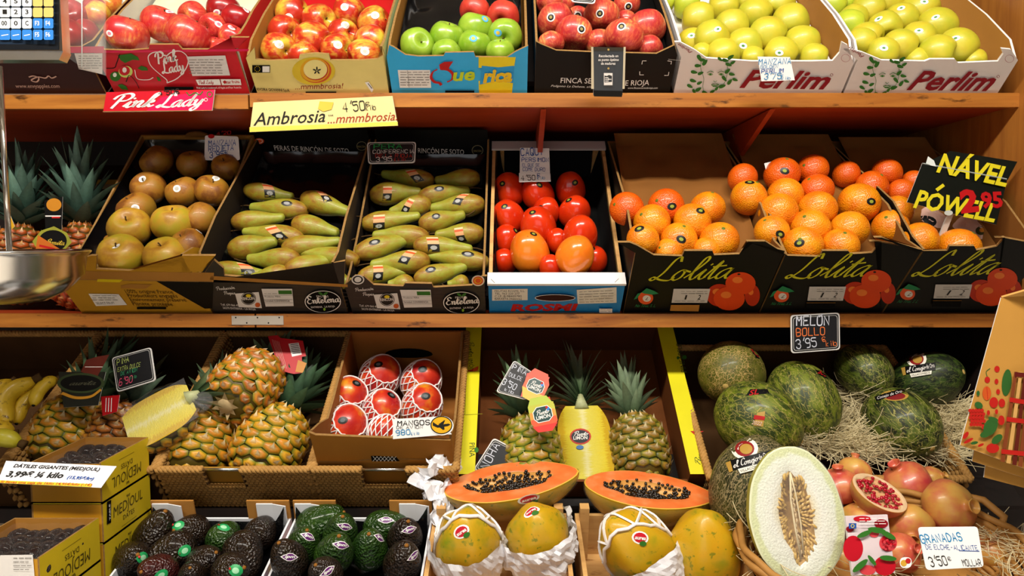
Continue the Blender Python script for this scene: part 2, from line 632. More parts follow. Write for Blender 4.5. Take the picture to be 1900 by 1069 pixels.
SK = {
    'pink': skin('skin_pink_red', [(.34, 'd89a4a'), (.44, 'cf5238'), (.56, 'b8262a')], 1.1, .45, .30, .3, speck=(16, .07, 'e8b080', .5)),
    'dark': skin('skin_dark_red', [(.25, 'b81a1c'), (.7, '780812')], 1.2, .35, .28, .35, speck=(18, .06, 'd08070', .4)),
    'yelred': skin('skin_yellow_red', [(.40, 'd8b43a'), (.55, 'd07030'), (.7, 'c03a22')], 1.0, .3),
    'ambro': skin('skin_ambrosia', [(.38, 'cdb83a'), (.46, 'd08430'), (.54, 'bc3018'), (.75, 'a01a10')], .95, .25, .28, .35),
    'granny': skin('skin_granny', [(.3, '76a01c'), (.7, '9cb83a')], 1.3, .1, .3, .35, speck=(15, .07, 'd4e09a', .6)),
    'redm': skin('skin_red_matte', [(.3, 'd04a30'), (.7, 'b81e22')], 1.2, .3, .4, .15, speck=(15, .06, 'e0a080', .4)),
    'finca': skin('skin_finca', [(.36, 'dca458'), (.46, 'cf5a3c'), (.58, 'b22a2c')], 1.0, .5, .36, .2, speck=(14, .06, 'e8c090', .45)),
    'golden': skin('skin_golden', [(.25, 'aab02a'), (.55, 'c6b92e'), (.8, 'c4a626')], 1.0, .12, .42, .15, speck=(13, .04, '8a7020', .6)),
    'goldg': skin('skin_golden_green', [(.25, 'a0b828'), (.7, 'c4c834')], 1.0, .12, .42, .15),
    'russet': skin('skin_russet', [(.36, '96701a'), (.5, 'a06a1a'), (.62, '7c4812')], 1.1, .15, .5, .1, speck=(20, .10, 'd0b060', .45), bmp=('n', 30, .12, .02)),
    'russy': skin('skin_russet_yellow', [(.38, 'a89620'), (.5, 'b88e26'), (.62, 'a0701e')], 1.1, .15, .46, .1, speck=(20, .10, 'dcc070', .4)),
    'pear': skin('skin_pear', [(.25, '86581a'), (.44, '98761c'), (.62, '968e26'), (.95, '9aa63a')], 2.4, 0, .45, .12, zgrad=.15, speck=(24, .22, '5f4c12', .6), bmp=('n', 26, .15, .02), det=6),
    'persim': skin('skin_persimmon', [(.3, 'd63a0c'), (.7, 'c42408')], 1.0, .15, .22, .45, blot=(3.2, .72, '2a0a04', .7)),
    'persimo': skin('skin_persimmon_orange', [(.3, 'ea8420'), (.7, 'e26a14')], 1.0, .15, .22, .45, blot=(3.2, .70, '3a1406', .7)),
    'orange': skin('skin_orange', [(.35, 'e6920c'), (.65, 'dd7208')], 1.2, 0, .36, .2, bmp=('v', 17, .22, .03)),
    'orange_shaded': skin('skin_orange_shaded', [(.3, 'df6408'), (.7, 'd44e06')], 1.2, 0, .36, .2, bmp=('v', 17, .22, .03)),  # redder copy for the rear oranges, their shade put into the colour
    'mango': skin('skin_mango', [(.30, 'd88a1e'), (.44, 'cc3a1c'), (.7, 'a8101c')], .9, 0, .32, .25, speck=(22, .10, 'e8a060', .4)),
    'avog': skin('skin_avocado_green', [(.3, '16300c'), (.7, '2b4a12')], 1.6, 0, .30, .25, bmp=('v', 9, .38, .07), speck=(18, .12, '4a6a20', .5)),
    'avod': skin('skin_avocado_dark', [(.3, '140c08'), (.6, '231509'), (.85, '22250c')], 1.6, 0, .33, .15, bmp=('v', 9, .38, .07)),
    'avor': skin('skin_avocado_red', [(.3, '2a0a08'), (.7, '431210')], 1.6, 0, .32, .2, bmp=('v', 9, .36, .07)),
    'papaya': skin('skin_papaya', [(.25, '7c8c14'), (.45, 'c09a12'), (.75, 'd09a10')], 1.2, 0, .42, .15, blot=(5, .60, '5f7414', .75), speck=(20, .07, '6a5010', .6)),
    'pome': skin('skin_pomegranate', [(.30, 'cfa850'), (.48, 'cf9648'), (.62, 'c8704a'), (.8, 'b8403a')], 1.0, .1, .42, .15, blot=(6, .70, '8a6a30', .6)),
    'pomer': skin('skin_pomegranate_red', [(.32, 'd0904e'), (.48, 'cc6a46'), (.66, 'ba3a3c')], 1.0, .1, .38, .2, blot=(6, .72, '7a3a20', .5)),
    'banana': skin('skin_banana', [(.3, 'c9a41c'), (.7, 'd8b82a')], 12, 0, .45, .1, blot=(38, .60, '4a2a0c', .85)),
    'bananag': skin('skin_banana_green', [(.3, 'a8a020'), (.7, 'bcae28')], 12, 0, .45, .1, blot=(45, .70, '4a2a0c', .85)),
    'date': skin('skin_date', [(.3, '0f0808'), (.7, '2a1512')], 3, 0, .35, .2, bmp=('n', 5, .5, .2)),
}


def melon_mat(name, base, dark, net, netw, scale, stretch, blotch=.5, amt=.9):
    m, nt, b = newmat(name, .5, .4, 0, .08)
    co = coords(nt, (1, 1, stretch))
    wv = noi(nt, co, 4.5, 4)
    ad = nn(nt, 'VectorMath', operation='MULTIPLY_ADD')
    cb = nn(nt, 'CombineXYZ')
    for i in range(3):
        nt.links.new(wv, cb.inputs[i])
    nt.links.new(cb.outputs[0], ad.inputs[0])
    ad.inputs[1].default_value = (.55, .55, .55)
    nt.links.new(co, ad.inputs[2])
    v = nn(nt, 'TexVoronoi')
    v.feature = 'DISTANCE_TO_EDGE'
    v.inputs['Scale'].default_value = scale
    nt.links.new(ad.outputs[0], v.inputs['Vector'])
    lines = ramp(nt, [(netw * .45, amt), (netw, 0.0)], v.outputs['Distance'])
    patch = ramp(nt, [(.32, 0.0), (.5, 1.0)], noi(nt, co, 1.3, 2))
    lines = mth(nt, 'MULTIPLY', lines, patch)
    skn = ramp(nt, [(blotch - .08, dark), (blotch + .06, base)], noi(nt, coords(nt, (1, 1, .35)), 5, 4, .65))
    c = mixc(nt, lines, skn, net)
    nt.links.new(c, b.inputs['Base Color'])
    bump(nt, b, lines, .35, .02)
    return m


MEL_NET = melon_mat('skin_melon_netted', '5a5a1a', '40440f', 'b8985a', .085, 9, .8, .45, .85)
MEL_GRN = melon_mat('skin_melon_mottled', '66721a', '2a380c', 'b0a252', .05, 7.5, .4, .52, .65)
MEL_DRK = melon_mat('skin_melon_dark', '2e4210', '0e1a08', '7a8438', .045, 7, .2, .52, .35)
MEL_STR = melon_mat('skin_melon_striped', '4c5a14', '161f08', 'a8a256', .055, 7, .14, .5, .7)
MEL_GRY = melon_mat('skin_melon_grey_netted', '3c3d18', '24260e', '9a8a62', .10, 12, .45, .5, .8)


# ---------------------------------------------------------------- fruit bodies (unit size: widest radius 1)
def prof_apple(k=18, tall=.9, flat=0):
    out = []
    for i in range(k + 1):
        p = PI * i / k
        rr = 1 - .42 * math.exp(-(p / .40) ** 2) - .16 * math.exp(-((PI - p) / .38) ** 2)
        out.append((max(rr * math.sin(p), 0), tall * rr * math.cos(p) * (1.06 if p < PI / 2 else 1)))
    return out


def prof_pts(pts, k=4):
    return [(max(a.x, 0), a.y) for a in catmull(pts, k)]


PROF = {
    'apple': prof_apple(),
    'appletall': prof_apple(18, 1.04),
    'pear': prof_pts([(0, -.92), (.30, -.95), (.68, -.72), (.95, -.25), (1, .1), (.93, .55), (.76, 1.02), (.56, 1.45), (.46, 1.85), (.36, 2.1), (0, 2.2)], 3),
    'persim': prof_pts([(0, -.78), (.25, -.86), (.62, -.8), (.93, -.45), (1, -.05), (.90, .45), (.62, .85), (.30, 1.03), (0, 1.08)], 3),
    'orange': [(math.sin(PI * i / 20), math.cos(PI * i / 20) * .98) for i in range(21)],
    'mango': prof_pts([(0, -1.22), (.4, -1.12), (.82, -.7), (1, -.1), (.94, .45), (.66, .95), (.3, 1.22), (0, 1.28)], 3),
    'avo': prof_pts([(0, -1.12), (.45, -1.05), (.86, -.65), (1, -.1), (.93, .4), (.74, .9), (.5, 1.3), (.26, 1.5), (0, 1.56)], 3),
    'papaya': prof_pts([(0, -1.5), (.3, -1.42), (.7, -1.05), (.95, -.5), (1, 0), (.93, .5), (.72, 1.0), (.42, 1.4), (.16, 1.6), (0, 1.64)], 3),
    'melon': prof_pts([(0, -1.3), (.4, -1.2), (.8, -.8), (.98, -.3), (1, .1), (.9, .6), (.6, 1.05), (.25, 1.3), (0, 1.34)], 4),
    'pome': prof_pts([(0, -.86), (.4, -.82), (.82, -.52), (1, -.02), (.9, .45), (.55, .80), (.26, .9), (.20, 1.02), (.27, 1.2), (.23, 1.2), (.14, 1.0), (0, .96)], 3),
    'date': prof_pts([(0, -1.7), (.5, -1.5), (.95, -.6), (1, .2), (.8, 1.1), (.4, 1.6), (0, 1.7)], 2),
}


def fruit_mesh(kind, matl, seed):
    rr = random.Random(seed)
    lob = {'apple': 5, 'appletall': 5, 'persim': 4, 'pome': 6, 'papaya': 5}.get(kind, 3)
    amp = {'apple': .022, 'appletall': .025, 'persim': .035, 'pome': .03, 'orange': .006, 'papaya': .055, 'pear': .02, 'date': .08}.get(kind, .012)
    ph = rr.uniform(0, 6)
    ox, oy = rr.uniform(-.06, .06), rr.uniform(-.06, .06)
    bend = {'pear': .10, 'avo': .08, 'mango': .1}.get(kind, 0) * rr.choice((-1, 1))
    b = MB()
    n = 28 if kind not in ('date',) else 10
    b.lathe(PROF[kind], matl, n, lambda a, t: 1 + amp * math.cos(lob * a + ph) * (.4 + t if lob == 5 else 1) + .02 * math.cos(a + ph))
    vs = []
    for (x, y, z) in b.v:
        vs.append((x + ox * z + bend * z * abs(z) * .4, y + oy * z, z))
    b.v = vs
    return b.mesh(kind + '_body')


STEMM = pm('4a3416', .8, .2, .3, sc=3)
STEMG = pm('5a6a20', .7, .2, .3, sc=3)


def stem_mesh(kind):
    b = MB()
    if kind in ('apple', 'appletall'):
        b.tube([(0, 0, .48), (.02, 0, .64), (.07, .03, .78)], [.04, .03, .04], STEMM, 6)
    elif kind == 'pear':
        b.tube([(0, 0, 2.1), (.03, 0, 2.4), (.16, .05, 2.7), (.32, .08, 2.9)], [.085, .06, .06, .085], STEMM, 6)
    elif kind == 'orange':
        b.lathe([(0, 1.0), (.06, 1.0), (.1, .975)], STEMG, 8)
    elif kind == 'avo':
        b.lathe([(0, 1.62), (.09, 1.61), (.12, 1.54), (.08, 1.48)], pm('8a5a20', .7, .2), 8)
    return b.mesh('stem')


POOL, BVH, STEMS = {}, {}, {}


def variant(kind, sk, i):
    k = (kind, sk, i)
    if k not in POOL:
        me = fruit_mesh(kind, SK[sk] if isinstance(sk, str) else sk, hash((kind, i)) % 999 if False else len(POOL) * 7 + i)
        POOL[k] = me
    return POOL[k]


def bvh(me):
    if me.name not in BVH:
        BVH[me.name] = BVHTree.FromPolygons([v.co.copy() for v in me.vertices], [tuple(p.vertices) for p in me.polygons])
    return BVH[me.name]


STW = pm('f0efea', .4, .4, 0)
STK = pm('14120f', .4, .4, 0)
STYLES = {  # rings: (radius fraction, material); a, b half sizes in metres
    'white': (.0085, .0085, [(.55, pm('b8b6ae', .5, .3, 0)), (1, STW)]),
    'pink': (.0085, .0065, [(.5, pm('d87a90', .5, .3, 0)), (1, STW)]),
    'cream': (.0095, .0085, [(.45, pm('c4bfae', .5, .3, 0)), (.62, STW), (.75, pm('c4bfae', .5, .3, 0)), (1, STW)]),
    'blue': (.0085, .0075, [(.5, pm('d8b040', .5, .3, 0)), (1, pm('58aee0', .5, .3, 0))]),
    'black': (.0092, .0092, [(.35, pm('9a8a50', .5, .3, 0)), (.72, STK), (1, STW)]),
    'oval': (.0085, .006, [(.4, pm('46823c', .5, .3, 0)), (1, STW)]),
    'bw': (.0105, .008, [(.45, pm('8f9a3a', .5, .3, 0)), (1, STK)]),
    'peardouble': (.0075, .017, []),
    'pearround': (.0075, .0075, [(.55, pm('9a9a98', .5, .3, 0)), (1, STK)]),
    'mangok': (.011, .0085, [(.5, pm('5a6468', .5, .3, 0)), (1, STK)]),
    'ipm': (.016, .0085, [(.84, pm('62226e', .45, .4, 0)), (1, STW)]),
    'greenhex': (.0125, .010, [(.5, pm('9fd8ae', .45, .4, 0)), (1, pm('1f9a55', .45, .4, 0))]),
    'papred': (.0155, .011, [(.78, pm('c01428', .45, .4, 0)), (1, STW)]),
}
ORG = pm('d85020', .5, .3, 0)


def sticker(o, px, style, rot=None, k=1.0):
    """a printed label bent onto the skin of fruit o at photo pixel px"""
    me = o.data
    tree = bvh(me)
    inv = o.matrix_world.inverted()
    o0 = inv @ CAM
    d = (inv.to_3x3() @ ray(*px)).normalized()
    hit, nr, _i, _d = tree.ray_cast(o0, d)
    if hit is None:
        q = inv @ (CAM + ray(*px) * ray(*px).dot(o.matrix_world.translation - CAM) / ray(*px).length_squared)
        hit, nr, _i, _d = tree.find_nearest(q * .97)
    if nr.dot(hit) < 0:
        nr = -nr
    sc = o.matrix_world.to_scale().x
    a, b, rings = STYLES[style]
    a, b = a * k / sc, b * k / sc
    cx = inv.to_3x3() @ V((1, 0, 0))
    tx = (cx - nr * cx.dot(nr)).normalized()
    if rot is None:
        rot = R.uniform(-.5, .5)
    ty = nr.cross(tx)
    tx, ty = tx * math.cos(rot) + ty * math.sin(rot), ty * math.cos(rot) - tx * math.sin(rot)
    mb = MB()

    def drop(x, y, lift):
        p = hit + tx * x + ty * y + nr * .35
        h, n2, _, _ = tree.ray_cast(p, -nr)
        if h is None:
            h = hit + tx * x + ty * y
        return h + nr * lift
    lift = .0006 / sc
    n = 14
    if style == 'peardouble':
        for (y0, y1, m) in ((-1, -.08, STK), (-.08, .45, pm('d8a070', .5, .3, 0)), (.45, .75, ORG), (.75, 1, pm('e0c090', .5, .3, 0))):
            mb.grid(lambda u, v: drop((u * 2 - 1) * a, (y0 + (y1 - y0) * v) * b, lift), 2, 3, m)
        q = [drop(.6 * a * math.cos(2 * PI * i / 10), -.55 * b + .6 * a * math.sin(2 * PI * i / 10), lift * 1.6) for i in range(10)]
        mb.add(q, [tuple(range(10))], pm('a8a8a4', .5, .3, 0), True)
    else:
        lens = style in ('ipm', )
        r0 = 0
        for fr, m in rings:
            def P(t, i):
                an = 2 * PI * i / n
                x, y = math.cos(an), math.sin(an)
                if lens:
                    y *= (1 - abs(x)) ** .5 * .9 if abs(x) > .35 else .8
                return drop(t * a * x, t * b * y, lift)
            ts = [r0, (r0 + fr) / 2, fr]
            if r0 == 0:
                c = drop(0, 0, lift)
                vs = [c] + [P(t, i) for t in ts[1:] for i in range(n)]
                fs = [(0, 1 + i, 1 + (i + 1) % n) for i in range(n)] + [(1 + i, 1 + n + i, 1 + n + (i + 1) % n, 1 + (i + 1) % n) for i in range(n)]
            else:
                vs = [P(t, i) for t in ts for i in range(n)]
                fs = [(j * n + i, (j + 1) * n + i, (j + 1) * n + (i + 1) % n, j * n + (i + 1) % n) for j in (0, 1) for i in range(n)]
            mb.add(vs, fs, m, True)
            r0 = fr
        if style in ('ipm', 'papred'):
            txt, wdt = ('ipm', 1.15) if style == 'ipm' else ('aurea', 1.3)
            parts, ch, w_ = text_geo(txt, ('font', .2, .03), 1)
            for vs, fs in parts:
                mb.add([drop((x / w_ - .5) * wdt * a, (y / ch - (.25 if style == 'ipm' else .5)) * .55 * b, lift * 2.2) for x, y in vs], fs, STW, True)
        if style == 'papred':
            q = [drop(.35 * a + .42 * a * math.cos(2 * PI * i / 12), -.85 * b + .4 * b * math.sin(2 * PI * i / 12), lift * 2.6) for i in range(12)]
            mb.add(q, [tuple(range(12))], GREEN, True)
        if style == 'greenhex':
            mb.ball(hit - tx * a * .8 + nr * lift, (.2 * a, .2 * a, lift), pm('c03030', .5, .3, 0), 6, 4)
    return mb.build('sticker', o)


def mk_fruit(name, kind, sk, P, axis, r, lng=1.0, spin=None, label=None, cat=None, group=None, stem=True):
    me = variant(kind, sk, R.randrange(3))
    o = bpy.data.objects.new(name, me)
    COL.objects.link(o)
    m = frame(axis, None, R.uniform(0, 6.28) if spin is None else spin)
    o.matrix_world = Matrix.Translation(P) @ m @ Matrix.Diagonal((r, r, r * lng, 1))
    tag(o, label, cat, group)
    if stem:
        if kind not in STEMS:
            STEMS[kind] = stem_mesh(kind) if kind in ('apple', 'appletall', 'pear', 'orange', 'avo') else None
        if STEMS[kind] is not None:
            s = bpy.data.objects.new('stem', STEMS[kind])
            COL.objects.link(s)
            s.parent = o
    return o


# ---------------------------------------------------------------- pineapples
def colmat(name, rough=.5, spec=.4, coat=0):
    m, nt, b = newmat(name, rough, spec, 0, coat)
    a = nn(nt, 'VertexColor', layer_name='Col')
    f = noi(nt, coords(nt), 9, 3)
    nt.links.new(mixc(nt, mth(nt, 'MULTIPLY', f, .5), a.outputs[0], mixc(nt, 1.0, a.outputs[0], '8a7040', 'MULTIPLY')), b.inputs['Base Color'])
    return m


PINESK = colmat('skin_pineapple', .45, .4, .1)
LEAFM = colmat('pineapple_leaf', .5, .35)
LEAFC = [hx('3c5a34'), hx('5d7a5a'), hx('8aa088'), hx('2c4526')]


def prof_pine(t, L):
    """radius at height t in 0..1 (unit widest radius 1)"""
    return max(.02, (1 - abs(2 * t - .94) ** 3.4 * .55)) * (1 if .04 < t < .97 else .8)


def pine_body(L, tone, half=False, seed=1):
    b = MB()
    rr = random.Random(seed)
    z0 = -L / 2
    pts = [(0, z0)] + [(prof_pine(t, L) * .93, z0 + L * t) for t in [i / 14 for i in range(15)]] + [(0, -z0)]
    dk = hx('5e5018')
    prof = pts
    n = 20
    a0, a1 = (0, PI) if half else (0, 2 * PI)
    k = n + 1 if half else n
    b.lathe(prof, PINESK, n, None, None, True, a0, a1)
    b.col = [dk] * len(b.v)
    rows = max(6, round(L / .255))
    cols = 11
    green, yel, org, tan, pale = [hx(c) for c in tone]
    for i in range(rows):
        t = .5 + ((i + .5) / rows - .5) * 1.035
        rad = prof_pine(t, L)
        z = z0 + L * t
        dr = (prof_pine(min(1, t + .05), L) - prof_pine(max(0, t - .05), L)) / (.1 * L)
        for j in range(cols):
            a = 2 * PI * (j + .5 * (i % 2)) / cols + rr.uniform(-.03, .03)
            if half and not (.10 < a % (2 * PI) < PI - .10):
                continue
            er, et, ez = V((math.cos(a), math.sin(a), 0)), V((-math.sin(a), math.cos(a), 0)), V((0, 0, 1))
            nrm = (er - ez * dr).normalized()
            up = (ez + er * dr).normalized()
            hw, hh = PI * rad / cols * 1.06, L / rows * .68
            base = er * rad + ez * z
            hexa = [(0, 1), (.95, .42), (.95, -.42), (0, -1), (-.95, -.42), (-.95, .42)]
            vs = [base + et * (x * hw) + up * (y * hh) - nrm * .045 for x, y in hexa]
            vs += [base + et * (x * hw * .66) + up * (y * hh * .66) + nrm * .055 for x, y in hexa]
            vs += [base + et * (x * hw * .28) + up * (y * hh * .3) + nrm * .062 for x, y in hexa]
            vs += [base + up * (-hh * .05) + nrm * .045]
            v = rr.uniform(.8, 1.15)

            def C(c):
                return tuple(min(1, q * v) for q in c[:3]) + (1,)
            mixg = rr.random()
            c1 = C([yel, org][mixg < .45])
            cols_ = [C(green)] * 6 + [c1] * 6 + [C(tan)] * 6 + [C(pale)]
            fs = []
            for q in range(6):
                q2 = (q + 1) % 6
                fs += [(q2, q, 6 + q, 6 + q2), (6 + q2, 6 + q, 12 + q, 12 + q2), (12 + q2, 12 + q, 18)]
            b.add(vs, fs, PINESK, True, None, cols_)
            # dry bract with a spiny tip lying over the eye
            tip = base + up * (hh * .82) + nrm * (.12 + rr.uniform(0, .06)) + et * rr.uniform(-.05, .05)
            w1, w2 = base - et * hw * .30 - up * hh * .30 + nrm * .062, base + et * hw * .30 - up * hh * .30 + nrm * .062
            mid = base + nrm * .095 + up * hh * .1
            b.add([w1, mid - et * hw * .16, tip, mid + et * hw * .16, w2], [(0, 4, 3, 1), (1, 3, 2)], PINESK, False, None, [C(tan), C(pale), C(pale), C(pale), C(tan)])
    return b


def leaf(b, root, d, out, ln, w, curl, cols, m, k=6):
    """one stiff channelled leaf growing along d, bending towards out"""
    side = d.cross(out).normalized()
    vs, cs = [], []
    for i in range(k + 1):
        t = i / k
        p = root + d * (ln * t) + out * (curl * ln * t * t) - d * (abs(curl) * ln * .35 * t ** 3)
        ww = w * (1 - t ** 2.2) * (.75 + .5 * min(t * 3, 1))
        kk = out * (.22 * ww)
        vs += [p - side * ww + kk * -1, p + kk, p + side * ww - kk]
        c = [cols[0][q] * (1 - t) + cols[1][q] * t for q in range(3)]
        cs += [tuple(x * .8 for x in c) + (1,), tuple(min(1, x * 1.1) for x in c) + (1,), tuple(x * .8 for x in c) + (1,)]
    fs = []
    for i in range(k):
        a = 3 * i
        fs += [(a, a + 1, a + 4, a + 3), (a + 1, a + 2, a + 5, a + 4)]
    b.add(vs, fs, m, True, None, cs)


def crown(z, n, ln, spread=1.0, half=False, seed=0, cols=('3a5632', '6f8a68'), w=.17):
    b = MB()
    b.col = []
    rr = random.Random(seed)
    for i in range(n):
        f = i / n  # outer -> inner
        a = i * 2.39996 + rr.uniform(-.2, .2)
        if half:
            a = (i * .618034 % 1) * PI + rr.uniform(-.1, .1)
        out = V((math.cos(a), math.sin(a), 0))
        el = .15 + 1.3 * f ** .7
        d = (out * math.cos(el) * spread + V((0, 0, math.sin(el) + .25))).normalized()
        l = ln * (.45 + .65 * f) * rr.uniform(.85, 1.12)
        c0, c1 = hx(cols[0]), hx(cols[1])
        v = rr.uniform(.7, 1.2)
        leaf(b, V((0, 0, z + .25 * f * ln)) + out * .22 * (1 - f), d, out, l, w * rr.uniform(.8, 1.15), rr.uniform(.05, .55) * (1.1 - f), (tuple(x * v for x in c0), tuple(x * v for x in c1)), LEAFM)
    n0 = len(b.v)
    b.tube([(0, 0, z - .1), (0, 0, z + .2 * ln)], [.28, .1], LEAFM, 8)
    b.col[n0:] = [hx('5a7a4a') if not half else hx('b8c090')] * (len(b.v) - n0)
    return b


TONE_Y = ('6f8020', 'dca422', 'd88a1c', 'c8963c', 'e0cc9c')
TONE_G = ('5c7a20', 'b0a02c', 'b88a24', 'a88a50', 'dccb98')
TONE_D = ('4a5a1c', '9a8a28', 'a07a24', '9a8050', 'd8c898')
TONE_O = ('5a3010', 'c8681c', 'b84a14', 'a06838', 'd09a60')


def base_disc(b, L):
    z = -L / 2
    m = pm('a8926a', .8, .2, .3, sc=6)
    b.lathe([(0, z - .10), (.22, z - .11), (.26, z - .04)], m, 12)
    rr = random.Random(int(L * 100))
    b2 = []
    for i in range(9):
        a = i * .7 + rr.uniform(-.1, .1)
        o = V((math.cos(a), math.sin(a), 0))
        t = V((-o.y, o.x, 0))
        p = o * .24 + V((0, 0, z - .05))
        q = o * rr.uniform(.38, .58) + V((0, 0, z - .10 + rr.uniform(-.1, .04)))
        b.add([p - t * .1, p + t * .1, q], [(0, 1, 2)], m)


def pineapple(name, label, P, axis, r, L=2.5, tone=TONE_Y, cn=42, cl=1.9, spread=1.0, group=None, seed=1, base=False, ynorm=None, half=False, cw=.17, ccols=('3a5632', '6f8a68'), cat='pineapple'):
    root = empty(name, Matrix.Translation(P) @ frame(axis, ynorm, 0 if ynorm is not None else seed) @ Matrix.Diagonal((r, r, r, 1)))
    tag(root, label, cat, group)
    b = pine_body(L, tone, half, seed)
    if base:
        base_disc(b, L)
    b.build('body', root)
    if cn:
        crown(L / 2 - .02, cn, cl, spread, half, seed, ccols, cw).build('crown', root)
    return root
# ---------------------------------------------------------------- lamps (ceiling panels in front of the display, an added downlight)
ZC = 3.0


def lamp(name, loc, rot, sx, sy, power, col, spread=180):
    l = bpy.data.lights.new(name, 'AREA')
    l.shape = 'RECTANGLE'
    l.size, l.size_y = sx, sy
    l.energy = power
    l.color = col
    l.spread = math.radians(spread)
    o = bpy.data.objects.new(name, l)
    COL.objects.link(o)
    o.location = loc
    o.rotation_euler = rot
    return o


WARM = (1, .93, .83)
lamp('ceiling_or_added_light', (-.85, .12, ZC - .06), (math.radians(30), 0, 0), 1.1, .14, 40, WARM)
lamp('ceiling_or_added_light', (.45, .12, ZC - .06), (math.radians(30), 0, 0), 1.1, .14, 40, WARM)
# next an added downlight, then daylight through the shop window behind the photographer
lamp('ceiling_or_added_light', (-.1, -.55, ZC - .06), (0, 0, 0), 2.6, .5, 42, WARM, 75)  # added to brighten the crate fronts by bounce off the floor
lamp('window_daylight', (-.3, -2.5, 1.55), (math.radians(90), 0, 0), 2.6, 1.7, 15, (.98, .98, 1))

# ---------------------------------------------------------------- room
WALLM = pm('8f8272', .8, .2, .05)


def struct(name, lo, hi, m):
    b = MB()
    b.box(lo, hi, m)
    return tag(b.build(name), None, None, None, 'structure')


struct('floor', (-3, -2.6, -.05), (3, 2.4, 0), pm('d0c8bc', .35, .4, .1))
struct('ceiling', (-3, -2.6, ZC), (3, 2.4, ZC + .05), pm('b8b2a6', .8, .2, .05))
struct('wall_left', (-3.05, -2.6, 0), (-3, 2.4, ZC), WALLM)
struct('wall_right', (3, -2.6, 0), (3.05, 2.4, ZC), WALLM)
struct('wall_front', (-3, 2.4, 0), (3, 2.45, ZC), WALLM)
for lo_, hi_ in (((-3, -2.65, 0), (3, -2.6, .7)), ((-3, -2.65, 2.4), (3, -2.6, ZC)), ((-3, -2.65, .7), (-1.6, -2.6, 2.4)), ((1.0, -2.65, .7), (3, -2.6, 2.4))):
    struct('wall_back', lo_, hi_, WALLM)
wb = MB()
for x_ in (-1.6, -.32, .95):
    wb.box((x_, -2.64, .7), (x_ + .05, -2.6, 2.4), STEELD)
for z_ in (.7, 2.35):
    wb.box((-1.55, -2.64, z_), (.95, -2.6, z_ + .05), STEELD)
tag(wb.build('window_1'), None, None, None, 'structure')

# ---------------------------------------------------------------- display stand
ZT, ZM, ZL, ZF = 1.770, 1.2885, .885, .721   # shelf tops
YF = 1.5
XL, XR = -1.55, 1.10
ds = tag(empty('display_stand', Matrix.Translation((0, 1.7, 0))), 'stepped wooden shelf stand carrying all the fruit crates, with dark back', 'display stand')
DI = Matrix.Translation((0, -1.7, 0))


def dpart(name, lo, hi, m):
    b = MB()
    b.box(lo, hi, m, DI)
    return b.build(name, ds)


TILT = math.radians(45)
for z, nm in ((ZT, 'top'), (ZM, 'mid')):
    xj = Xat(466 if z == ZT else 478, YF, z)
    for k, (xa, xb) in enumerate(((XL, xj - .002), (xj + .002, XR))):
        dz = -.004 if (z == ZT and k == 0) else 0
        dpart('shelf', (xa, 1.50, z - .026 + dz), (xb, 2.0, z + dz), WOODR)
        dpart('shelf_edge', (xa, 1.486, z - .030 + dz), (xb, 1.50, z + dz), WOODE)
    b = MB()
    b.prism([(XL, .05, -.016), (XR, .05, -.016), (XR, .52, -.016), (XL, .52, -.016)], (0, 0, .012), WOODD, M=Matrix.Translation((0, YF - 1.7, z + .004)) @ Matrix.Rotation(TILT, 4, 'X'))
    b.build('sloping_board', ds)
dpart('shelf', (XL, 1.385, ZL - .03), (XR, 2.0, ZL), WOODD)
b = MB()
b.prism([(XL, -.1, -.012), (XR, -.1, -.012), (XR, .36, -.012), (XL, .36, -.012)], (0, 0, .010), WOODD, M=Matrix.Translation((0, 1.007 - 1.7, ZF)) @ Matrix.Rotation(math.radians(15), 4, 'X'))
b.build('sloping_board', ds)
b = MB()
b.prism([(XL, 0, -.014), (XR, 0, -.014), (XR, .5, -.014), (XL, .5, -.014)], (0, 0, .012), WOODD, M=Matrix.Translation((0, 1.40 - 1.7, ZL)) @ Matrix.Rotation(math.radians(33), 4, 'X'))
b.build('sloping_board', ds)
dpart('back_panel', (XL, 2.0, 0), (XR, 2.02, 2.5), WOODD)
dpart('side_panel', (XR, 1.45, ZM - .03), (XR + .03, 2.02, 2.6), WOODP)
dpart('side_panel', (XR, 1.45, 0), (XR + .03, 2.02, ZM - .032), WOODD)  # lower part in near-black wood: shade below the middle shelf put into its colour
for px in (1003, 1425):
    x = Xat(px, 1.52, 1.7)
    b = MB()
    b.prism([(x, 1.51, ZT - .03), (x, 1.98, ZT - .03), (x, 1.98, ZT - .20), (x, 1.95, ZT - .20)], (.012, 0, 0), WOODR, M=DI)
    b.build('bracket', ds)
b = MB()
x0, x1 = Xat(430, 1.486, ZM), Xat(526, 1.486, ZM)
b.box((x0, 1.4845, ZM - .024), (x1, 1.486, ZM - .004), pm('b0a698', .4, .5, .2, .3), DI)
for i in range(5):
    q = x0 + (x1 - x0) * (.08 + .21 * i)
    b.ball((q, -.2155, ZM - .008 - .012 * (i % 2)), (.0018, .0008, .0018), BLACK)
b.build('joining_plate', ds)

# ---------------------------------------------------------------- crates
ORD = ['first', 'second', 'third', 'fourth', 'fifth', 'sixth', 'seventh']


class Crate:
    pass


